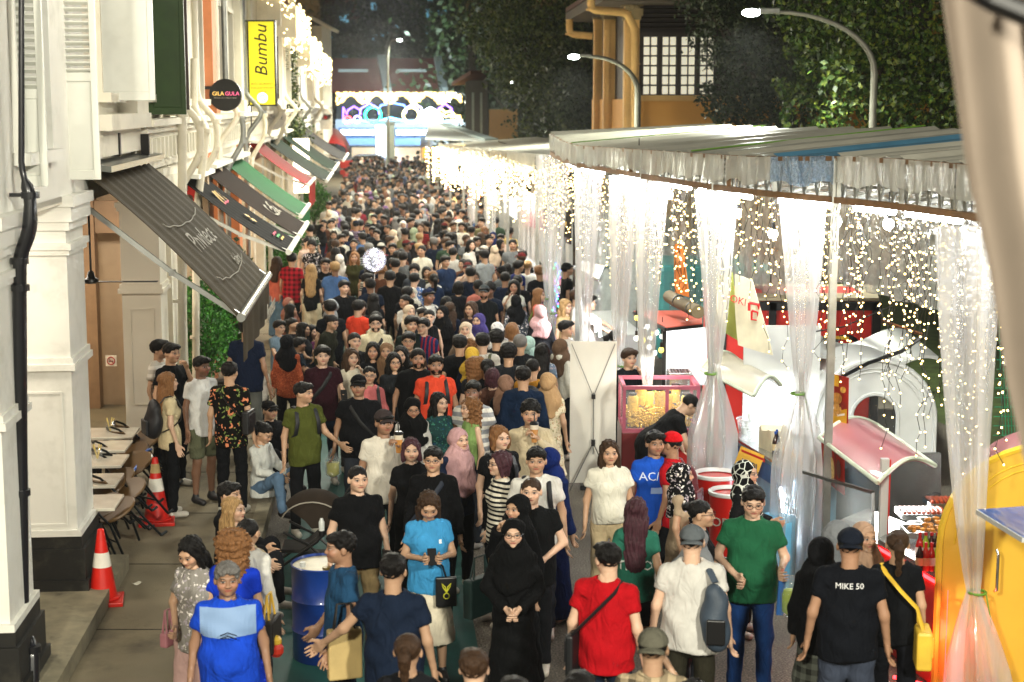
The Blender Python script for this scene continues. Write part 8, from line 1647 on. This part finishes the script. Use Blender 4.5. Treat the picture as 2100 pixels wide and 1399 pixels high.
P_(880, 633, 1.6, 5, 'f bun tank', 'woman with hair tied up in a black sleeveless top', 'l', 'k', '101115', '1a1c22'); r = P_(907, 622, 1.62, -30, 'f hijab abaya', 'woman in black headscarf with a grey green strap', 'l', 'k', '0a0b0e', hj='0a0b0e'); P_(955, 655, 1.58, -4, 'f hijab long a=mouth,mouth', 'woman in beige headscarf with her hands at her mouth', 'l', 'k', '6a5a4c', hj='c7b49c'); P_(982, 637, 1.6, -30, 'f hijab long', 'woman in purple headscarf turned left', 'l', 'k', '33305a', hj='40386e')
P_(966, 617, 1.62, -30, 'f long long', 'woman with brown hair behind the purple scarf', 'm', 'b', '2c2226', '1a1c22'); P_(943, 684, 1.72, 178, 'm tee short', 'man in black tee with a clean fade haircut from behind', 'm', 'k', '0d0f13', '1a1c22'); P_(968, 706, 1.6, 170, 'f hijab long', 'woman in half yellow and navy headscarf from behind', 'm', 'k', '1a2036', hj='caa43c')
P_(977, 727, 1.6, 175, 'f curly tee', 'woman with curly ginger hair seen from behind', 'l', 'o', '1c1c20', '1a1c22'); P_(957, 690, 1.6, 172, 'f curly tee', 'woman with orange tinted curls next to the fade haircut', 'l', 'o', '2a2622', '1a1c22'); r = P_(990, 680, 1.72, 176, 'm tee short', 'man in white tee with an olive backpack from behind', 'l', 'k', 'd6d2c8', '2c303a'); backpack(r, 'olive backpack on the white tee man in mid crowd', '5a5c40')
P_(1018, 672, 1.68, 178, 'm tee curly_short', 'curly black haired man in black right of the olive backpack', 'm', 'k', '0e1014', '1a1c22'); P_(1043, 700, 1.72, 176, 'm tee curly_short', 'man with tousled black hair and charcoal tee from behind', 'm', 'k', '1d2126', '1a1c22'); P_(1050, 660, 1.6, 178, 'f bob puff', 'woman with short coppery hair and white blouse from behind', 'l', 'o', 'c9c7c0', '2c2e36'); P_(1020, 655, 1.6, 178, 'f hijab long', 'woman in black and white marbled headscarf', 'm', 'k', '2c2c30', hj='c8c8c6', hpat='wfloral')
P_(1067, 682, 1.72, 165, 'm tee buzz', 'man with greying crop and dark tee turned right', 'm', 'g', '181b20', '1a1c22'); P_(1112, 702, 1.6, 176, 'f long shirt', 'black haired woman in blue white patterned blouse from behind', 'm', 'k', '6f8296', '23262e', tpat='wfloral'); r = P_(1092, 731, 1.7, 172, 'm tee buzz', 'man in mustard yellow tee from behind with a black pack', 'm', 'k', 'b8822c', '23262e'); backpack(r, 'black backpack on the mustard yellow tee')
P_(1084, 684, 1.58, 160, 'f hijab long', 'woman in pale teal headscarf next to the patterned blouse', 'm', 'k', '8fa8a0', hj='9dbab0'); P_(1150, 689, 1.62, 130, 'f hijab hoodie', 'woman in brown headscarf and white hoodie beside the banner', 'l', 'k', 'd0cec0', '1a1c24', hj='5c4838')
P_(1124, 757, 1.66, 168, 'f hijab dress', 'woman in tan headscarf and long cream floral dress from behind', 'm', 'k', 'd8ccb0', hj='b08f68', tpat='sprig', sc='w') ; P_(1073, 747, 1.76, 176, 'm long short w=1.08', 'man in navy long sleeve top with short black hair from behind', 'm', 'k', '0e2038', '1a1c22'); P_(1037, 762, 1.6, 178, 'f hijab long', 'woman in taupe brown headscarf and black top from behind', 'm', 'k', '0d0e12', hj='8a6a58'); P_(1010, 752, 1.58, 178, 'f bob tee', 'woman with reddish bob and brown top from behind', 'l', 'p', '4a3026', '1a1c22'); P_(1000, 733, 1.6, 178, 'f pony tee', 'woman in black with a low ponytail near the ginger curls', 'm', 'k', '101216', '1a1c22')
r = P_(343, 760, 1.62, 118, 'f long tee', 'woman with long auburn hair and cream tee wearing a black backpack', 'l', 'o', 'd0c09a', '0d0f13', z0=KZ, seed=2); backpack(r, 'black backpack on the auburn haired woman by the chairs')
P_(350, 700, 1.74, 55, 'm tee short a=mouth,down', 'man in black tee raising a cigarette beside the arcade', 'm', 'k', '101114', '14161a', z0=KZ); P_(326, 694, 1.7, 75, 'm tee short glasses', 'man in black and white striped tee half hidden behind the smoker', 'm', 'k', 'c8c4b8', '1c1e24', z0=KZ, tpat='wstripe')
P_(412, 727, 1.7, 50, 'm tee shorts', 'man in white tee and grey green shorts chatting', 'd', 'k', 'd5d5d2', '5d604a', z0=KZ, sc='d'); r = P_(470, 738, 1.72, 172, 'm shirt short', 'man in tropical leaf print shirt seen from behind', 'm', 'k', '0d0c0a', '0d0f13', z0=KZ, tpat='floral', seed=5); crossbag(r, 'black shoulder bag hanging on the tropical shirt man', side=-1, size=(.26, .08, .26), at=(-.22, .06, 1.05))
P_(505, 650, 1.80, 165, 'm tee short w=1.1', 'man in navy tee and grey trousers under the awning tip', 't', 'k', '0f1a30', '5a5c58', z0=KZ); P_(533, 735, 1.08, 170, 'f long tee', 'small child in a white top standing by the kerb', 'm', 'k', 'd0cec6', '1c1e26', z0=KZ)
P_(588, 680, 1.60, 168, 'f hijab long', 'woman in black headscarf and rust paisley top from behind', 'm', 'k', '8a4028', '0f1014', hj='0a0b10', tpat='print'); P_(552, 820, 1.6, 40, 'm kerb tee short cap=front a=lap,lap', 'seated person in black cap and dark clothes on the kerb', 'm', 'k', '15161a', '1a1c22', cc='0c0c0f', z0=KZ, sc='d')
P_(535, 862, 1.6, 60, 'f kerb long bun a=lap,lap hp=30', 'seated woman in white sweater and pale jeans on the kerb', 'm', 'k', 'd0d2cc', '5f7a96', z0=KZ, sc='d'); P_(468, 984, 1.7, 75, 'm kerb long short a=lap,lap', 'seated man in black with short hair on the kerb facing right', 'm', 'k', '101114', '0f1014', z0=KZ); P_(478, 1016, 1.62, 70, 'f kerb long long a=lap,lap', 'seated blonde woman in beige top on the kerb', 'l', 'y', 'b8a88a', '16181c', z0=KZ)
P_(372, 610, 1.6, 110, 'f bun tee', 'woman with bun seen in profile behind the bushy shrub', 'm', 'k', '8a6a58', '1a1c22', z0=KZ)
for k, (x, y, tc, s, lb) in enumerate(((572, 655, '6f8494', 'm kerb shirt short glasses', 'seated man in grey blue shirt and glasses by the left kerb'), (600, 650, '17181c', 'f kerb long bun', 'seated woman with black bun among the kerb sitters'), (596, 622, '3a3c38', 'f kerb long long', 'seated woman with a bowed dark head beyond the bun'), (592, 606, '8a5a48', 'f kerb hijab long', 'seated woman in dusty rose headscarf on the kerb'), (622, 660, '14161c', 'f kerb tee long', 'seated woman in black tee leaning in among the kerb sitters'), (612, 690, '14202c', 'm kerb tee short', 'seated teenager in dark tee at the front of the kerb sitters'), (640, 665, '5a2c4c', 'f kerb tee long', 'seated girl in plum clothing right of the kerb sitters'))):
    P_(x, y, 1.62, 50 + 25 * (k % 3), s + ' a=lap,lap', lb, 'lmt'[k % 3], 'k', tc, '1c2230', z0=KZ if k < 5 else 0, hj='9c6c60', group='people sitting along the kerb')
r = P_(638, 540, 1.62, 175, 'f vlong tee wide', 'woman with very long light brown hair and wide cream trousers from behind', 'l', 'y', '0f1013', 'd0c4a2', z0=KZ); r = P_(668, 528, 1.72, 8, 'm tee short a=hold,down', 'man in black lettered tee holding a drink by the orange drum', 'l', 'k', '0b0c0f', '15171c'); print_on(r, 'carhartt', 1.28, .085, 'e8e8e8')
P_(598, 517, 1.72, 172, 'm shirt short', 'man in crimson checked shirt seen from behind', 'm', 'k', 'b01c2c', '15171c', z0=KZ, tpat='check'); P_(568, 525, 1.62, 150, 'f long long wide', 'woman in coral top and pale flared jeans by the arcade', 'l', 'b', 'c86a58', '5a7a96', z0=KZ)
P_(705, 573, 1.7, 28, 'm tee short', 'young man in plain black tee right of the orange drum', 'l', 'k', '0c0d10', '12141a'); r = P_(757, 547, 1.6, 176, 'f long tee skirt', 'woman in black white striped tee and tan skirt from behind', 'l', 'k', 'c8c4b4', 'a07a48', tpat='stripe'); crossbag(r, 'tan strap bag on the striped tee woman', 'b08a50', side=1, size=(.2, .06, .16))
P_(800, 553, 1.76, 176, 'm tee short w=1.05', 'man in black tee and belt seen from behind in mid street', 'm', 'k', '0a0b0e', '101318'); P_(727, 515, 1.64, 0, 'f long shirt', 'woman in olive button dress with long auburn hair', 'm', 'o', '33351a', '33351a'); r = P_(878, 590, 1.72, 45, 'm tee short cap=back', 'man in navy bucket hat and white tee', 'd', 'k', 'c9c7bf', '22262e', cc='131d38'); backpack(r, 'navy backpack on the bucket hat man', '131a2c')
P_(845, 585, 1.58, -10, 'f hijab long', 'woman in black and cream flowered headscarf', 'l', 'k', '2a2a2c', hj='b8b4a4', hpat='wfloral'); P_(993, 582, 1.72, -8, 'm tee short cap=front beard', 'bearded man in grey cap and black logo tee', 't', 'k', '0c1012', '1a1c22', cc='3a4042'); P_(1062, 562, 1.68, 165, 'm tee bun w=1.1', 'person in black tee with tied hair and a face mask turned right', 'l', 'k', '0b0d10', '14161c'); P_(1036, 555, 1.7, 172, 'm tee buzz', 'man in slate navy tee with cropped hair from behind', 't', 'k', '182338', '14161c'); P_(1063, 532, 1.7, 120, 'm polo short glasses', 'man with glasses in royal navy polo facing right', 'm', 'k', '0f1c5c', '14161c'); P_(1082, 532, 1.64, 172, 'f bun long', 'woman with blonde bun in white shirt from behind', 'l', 'y', 'd8dad6', '2a2c34')
r = P_(1106, 590, 1.62, 70, 'f long dress a=phone,phone', 'woman in coral pink dress with a big green bag', 'l', 'o', 'dd7462'); t = prop(r, 'slouchy_bag', 'big olive green slouchy bag on the coral dress woman', 'bag', (-.2, .1, .8)); v, q = field([('e', (-.22, .12, .84), (.10, .22, .15), .05), ('s', (-.2, .0, .95), (-.14, .02, 1.34), .02, .02, 1, .03), ('s', (-.2, .22, .95), (-.14, .05, 1.34), .02, .02, 1, .03)], .018); me = np_mesh('bag_body', v, q); me.transform(Matrix.LocRotScale(r.location, r.rotation_euler, r.scale)); me.transform(parent_mat(t).inverted()); link_mesh('bag_body', me, M('olive_bag', '5f6e24', .5), t)
P_(1160, 612, 1.62, 50, 'f long tee', 'blonde woman in beige vest top queuing at the far counter', 'l', 'y', 'a8926a', '3a3c44'); P_(1184, 590, 1.78, 85, 'm tee short', 'tall pale man in white tee at the far counter', 'l', 'b', 'd8d8d4', '2a3040'); P_(1207, 603, 1.74, 80, 'm tee short a=reach,reach glasses', 'man in white tee reaching across the far counter', 'l', 'k', 'cfcfcc', '1c2c44'); P_(1163, 537, 1.76, 100, 'm tee short cap=back', 'man in black tee and cap by the coloured light post', 't', 'k', '0c0d10', '14161c', cc='0c0c0e'); P_(1160, 655, 1.66, 60, 'm tee short', 'man with neat black hair left of the white banner', 'm', 'k', 'c9c7bd', '14161c')
bl = empty('balloon', W(768, 533, 29), 0, 'round transparent balloon full of tiny lights above the crowd', 'balloon'); c = W(768, 533, 29); m = MB(); m.sphere(c, .22, 20); m.build('skin', film('balloon_film', 'e8f0ff', .3, .05, 2), bl, smooth=True); ico_batch('bulbs', [tuple(Vector((rnd.gauss(0, 1), rnd.gauss(0, 1), rnd.gauss(0, 1))).normalized() * .18) for _ in range(90)], .012, M('balloon_led', 'e8e4ff', .4, emit='e8e4ff', es=3, var=0), bl); m = MB(); m.tube([c - Vector((0, 0, .26)), c - Vector((0.02, 0, .7))], .006, 4); m.build('stick', WHT, bl)
ADJ = {'0c0d10': 'black', '14161c': 'jet black', '101a2c': 'navy', '1b2c4a': 'dark blue', '3a4048': 'slate grey', '6a6e70': 'grey', '8e9496': 'light grey', 'c9c7c0': 'white', 'd8d4c4': 'cream', '5a3a2a': 'brown', '6e6a4a': 'khaki', '2a3c2c': 'bottle green', '7a2430': 'maroon', 'b06a5c': 'salmon', '8c7a94': 'lilac', '2f5a6a': 'teal', 'b09a60': 'mustard', '4a6a9a': 'denim blue', 'c8b0a0': 'blush', '9a2a2a': 'red'}
TW = [24, 18, 12, 6, 7, 6, 5, 8, 6, 3, 3, 3, 3, 2, 2, 2, 2, 3, 3, 2]
HJ = {'0a0b0e': 'black', '3a342e': 'dark brown', 'c7b49c': 'beige', '8d9194': 'grey', '14204a': 'navy', 'c39a9c': 'pink', '9aa88a': 'sage', 'd8d4cc': 'white', '6a4a78': 'purple'}
BASE = [('man with short hair', 'm tee short'), ('man with cropped hair', 'm tee buzz'), ('man with curly hair', 'm tee curly_short'), ('broad man', 'm tee short w=1.2'), ('man in glasses', 'm polo short glasses'), ('man in a cap', 'm tee short cap=front'), ('man in a backward cap', 'm tee short cap=back'),
        ('long haired woman', 'f long tee'), ('woman with a ponytail', 'f pony tee'), ('woman with a bun', 'f bun tee'), ('woman with a bob', 'f bob long'), ('scarfed woman', 'f hijab long'), ('scarfed woman in a robe', 'f hijab abaya'), ('woman with very long hair', 'f vlong long'), ('bearded man', 'm tee short beard')]
BW = [10, 4, 3, 4, 3, 3, 2, 6, 4, 3, 3, 6, 3, 2, 2]
cr = random.Random(42); taken = [(p[0].location.x, p[0].location.y) for p in PEOPLE]; used = {}
def where(x, y):
    u = (x - (xf(y) + 1.6)) / max(2., (tentx(y) - xf(y) - 1.9)); side = 'kerbside' if u < .2 else 'left of centre' if u < .42 else 'mid street' if u < .62 else 'right of centre' if u < .82 else 'near the stalls'
    return side
DEP = [(28, 'by the black awning'), (33, 'by the emerald awning'), (38, 'past the emerald awning'), (44, 'by the red awning'), (50, 'by the dark green awning'), (58, 'past the green awning'), (120, 'far up the street')]
NCR = 0; cells = []
y = 25.5
while y < 100:
    row = .84 if y < 45 else .95; x0, x1 = xf(y) + (1.2 if y > 34 else 1.9), tentx(y) - .2
    x = x0 + cr.uniform(0, .5)
    while x < x1:
        cells.append((x + cr.uniform(-.14, .14), y + cr.uniform(-.25, .25))); x += .64 if y < 50 else .70
    y += row
cells = [c for c in cells if all((c[0] - a) ** 2 + (c[1] - b) ** 2 > .34 ** 2 for a, b in taken)]
cells = [c for c in cells if not (c[1] < 31 and cr.random() < .30) and not (c[1] >= 31 and cr.random() < .12)]
cells.sort(key=lambda c: c[1]); NMAX = 300 - len(PEOPLE) - 2
def sub(lst, w): return cr.choices(lst, w)[0]
mass = []
ORD = ['first', 'second', 'third', 'fourth', 'fifth', 'sixth', 'seventh', 'eighth']
lastc = 'black'
for i, (x, y) in enumerate(cells):
    nm, sp = sub(BASE, BW); tc = sub(list(ADJ), TW); hj = cr.choice(list(HJ)); away = cr.random() < .55; yaw = cr.gauss(178, 22) if away else cr.gauss(0, 28); yaw = yaw if cr.random() > .12 else cr.choice((-80, 85))
    H = cr.gauss(1.70, .05) if sp[0] == 'm' else cr.gauss(1.585, .04); H = min(1.84, max(1.48, H)); z0 = KZ if x < kx(y) - .16 else 0
    if i < NMAX:
        s = sp + cr.choice(['', '', '', '', ' a=phone,phone', ' a=hold,down', ' a=down,mouth']) * (cr.random() < .5) + cr.choice(['', ' walk']) + ' res=%s' % (2. if y < 38 else 2.8); side = where(x, y); dp = next(t for d_, t in DEP if y < d_)
        face = 'from behind' if away and abs(yaw) > 120 else ('facing left' if yaw < -60 else 'facing right' if 60 < yaw < 120 else 'facing the camera')
        hc = cr.choices(['k', 'b', 'o', 'y', 'g'], [30, 4, 1, .5, .7])[0]; hn = {'k': '', 'b': ' brown haired', 'o': ' ginger', 'y': ' fair haired', 'g': ' grey haired'}[hc]
        lb = f"{nm.replace('scarfed', HJ[hj] + ' scarfed') if 'scarfed' in nm else (hn + ' ' + nm).strip()} in {ADJ[tc]} {face}, {side}, {dp}".replace('facing the camera', 'facing us').replace('woman in a robe in', 'robed woman in').replace(' with short hair', '').replace('man with', 'man,').replace('woman,', 'woman with')
        if lb in used: lb = lb.replace(side + ', ', f'beside {lastc} top, ') 
        q = 0
        while lb in used and q < 6: q += 1; lb = f"{['taller', 'shorter', 'slimmer', 'nearer', 'farther', 'other'][q - 1]} {lb.split(' ', 1)[1] if q > 1 else lb}"
        lb = lb.replace('with very long hair', 'very long haired').replace(' with a ', ' with ').replace(' in a ', ' in ').replace('far up the street', 'far off')
        if len(lb.split()) > 16: lb = lb.replace('by the ', 'by ').replace('past the ', 'past ').replace('near the stalls', 'stallside')
        if len(lb.split()) > 16: lb = lb.replace('brown haired ', '').replace('grey haired ', '').replace('fair haired ', '')
        if len(lb.split()) > 16: lb = lb.replace('slate ', '').replace('bottle ', '').replace('dark ', '')
        used[lb] = 1; lastc = ADJ[tc]
        r = put_person((x, y, z0), math.radians(yaw), H, spec(s, [1, 4][i % 2]), lb, 'people filling the night market street', cr.choice('llmmmtd'), hc, tc, cr.choice(['101218', '15171c', '1b2436', '2c3038', '5a5442', '8a8270']), cc=cr.choice(['0d0d10', '141a2c', 'b8b4aa', '5a1a1a']), hj=hj, tpat=cr.choice([None] * 9 + ['stripe', 'check', 'wfloral', 'print']))
        if r is not None and H < 1.86: NCR += 1
    else: mass.append((x, y, z0, math.radians(yaw), H, sp, tc, hj, cr.choice('llmmmtd')))
def crowd_mass():
    V, Q, Cc = [], [], []; n = 0
    for (x, y, z0, yaw, H, sp, tc, hj, sk) in mass:
        k = H / 1.72; c, s = math.cos(yaw), math.sin(yaw)
        for nm, kind, me in arche(**spec(sp.replace(' glasses', '').replace(' w=1.2', '').replace(' beard', '') + ' res=5.5', 1))[0]:
            if kind in ('shoe', 'glasses', 'bottom'): continue
            if (nm, id(me)) not in _mc: 
                v = np.empty(len(me.vertices) * 3, np.float32); me.vertices.foreach_get('co', v); f = np.empty(len(me.polygons) * 4, np.int32); me.polygons.foreach_get('vertices', f); _mc[(nm, id(me))] = (v.reshape(-1, 3), f.reshape(-1, 4))
            v, f = _mc[(nm, id(me))]; w = np.stack([v[:, 0] * c - v[:, 1] * s, v[:, 0] * s + v[:, 1] * c, v[:, 2]], 1) * k + (x, y, z0)
            V.append(w); Q.append(f + n); n += len(v); col = {'skin': SKINS[sk], 'hair': HAIRS['k'], 'top': rgb(tc)[:3], 'bottom': rgb('15171c')[:3], 'hijab': rgb(hj)[:3], 'cap': rgb('141a2c')[:3]}[kind]; Cc.append(np.tile((*col, 1.), (len(v), 1)))
    me = np_mesh('crowd', np.concatenate(V), np.concatenate(Q)); a = me.color_attributes.new('tint', 'FLOAT_COLOR', 'POINT'); a.data.foreach_set('color', np.concatenate(Cc).astype(np.float32).ravel())
    m = bpy.data.materials.new('crowd_tint'); m.use_nodes = True; g = G(m); at = g.n.new('ShaderNodeAttribute'); at.attribute_name = 'tint'; g.l.new(at.outputs['Color'], g.n['Principled BSDF'].inputs['Base Color']); g.n['Principled BSDF'].inputs['Roughness'].default_value = .7
    o = link_mesh('far_crowd', me, m); tag(o, 'distant packed crowd reading as one mass before the neon arch', 'crowd', kind='stuff')
_mc = {}
if mass: crowd_mass()
print('people', len(PEOPLE), NCR, 'mass', len(mass))
def haze(density):
    m = bpy.data.materials.new('haze'); m.use_nodes = True; g = G(m); g.n.remove(g.n['Principled BSDF'])
    v = g.n.new('ShaderNodeVolumePrincipled'); v.inputs['Color'].default_value = (.92, .95, .95, 1); v.inputs['Density'].default_value = density; v.inputs['Anisotropy'].default_value = .3
    g.l.new(v.outputs[0], g.n['Material Output'].inputs['Volume'])
    b = MB(); b.box((0, 200, 39), (400, 480, 82)); o = b.build('haze', m, kind='stuff'); return o
haze(.0005)
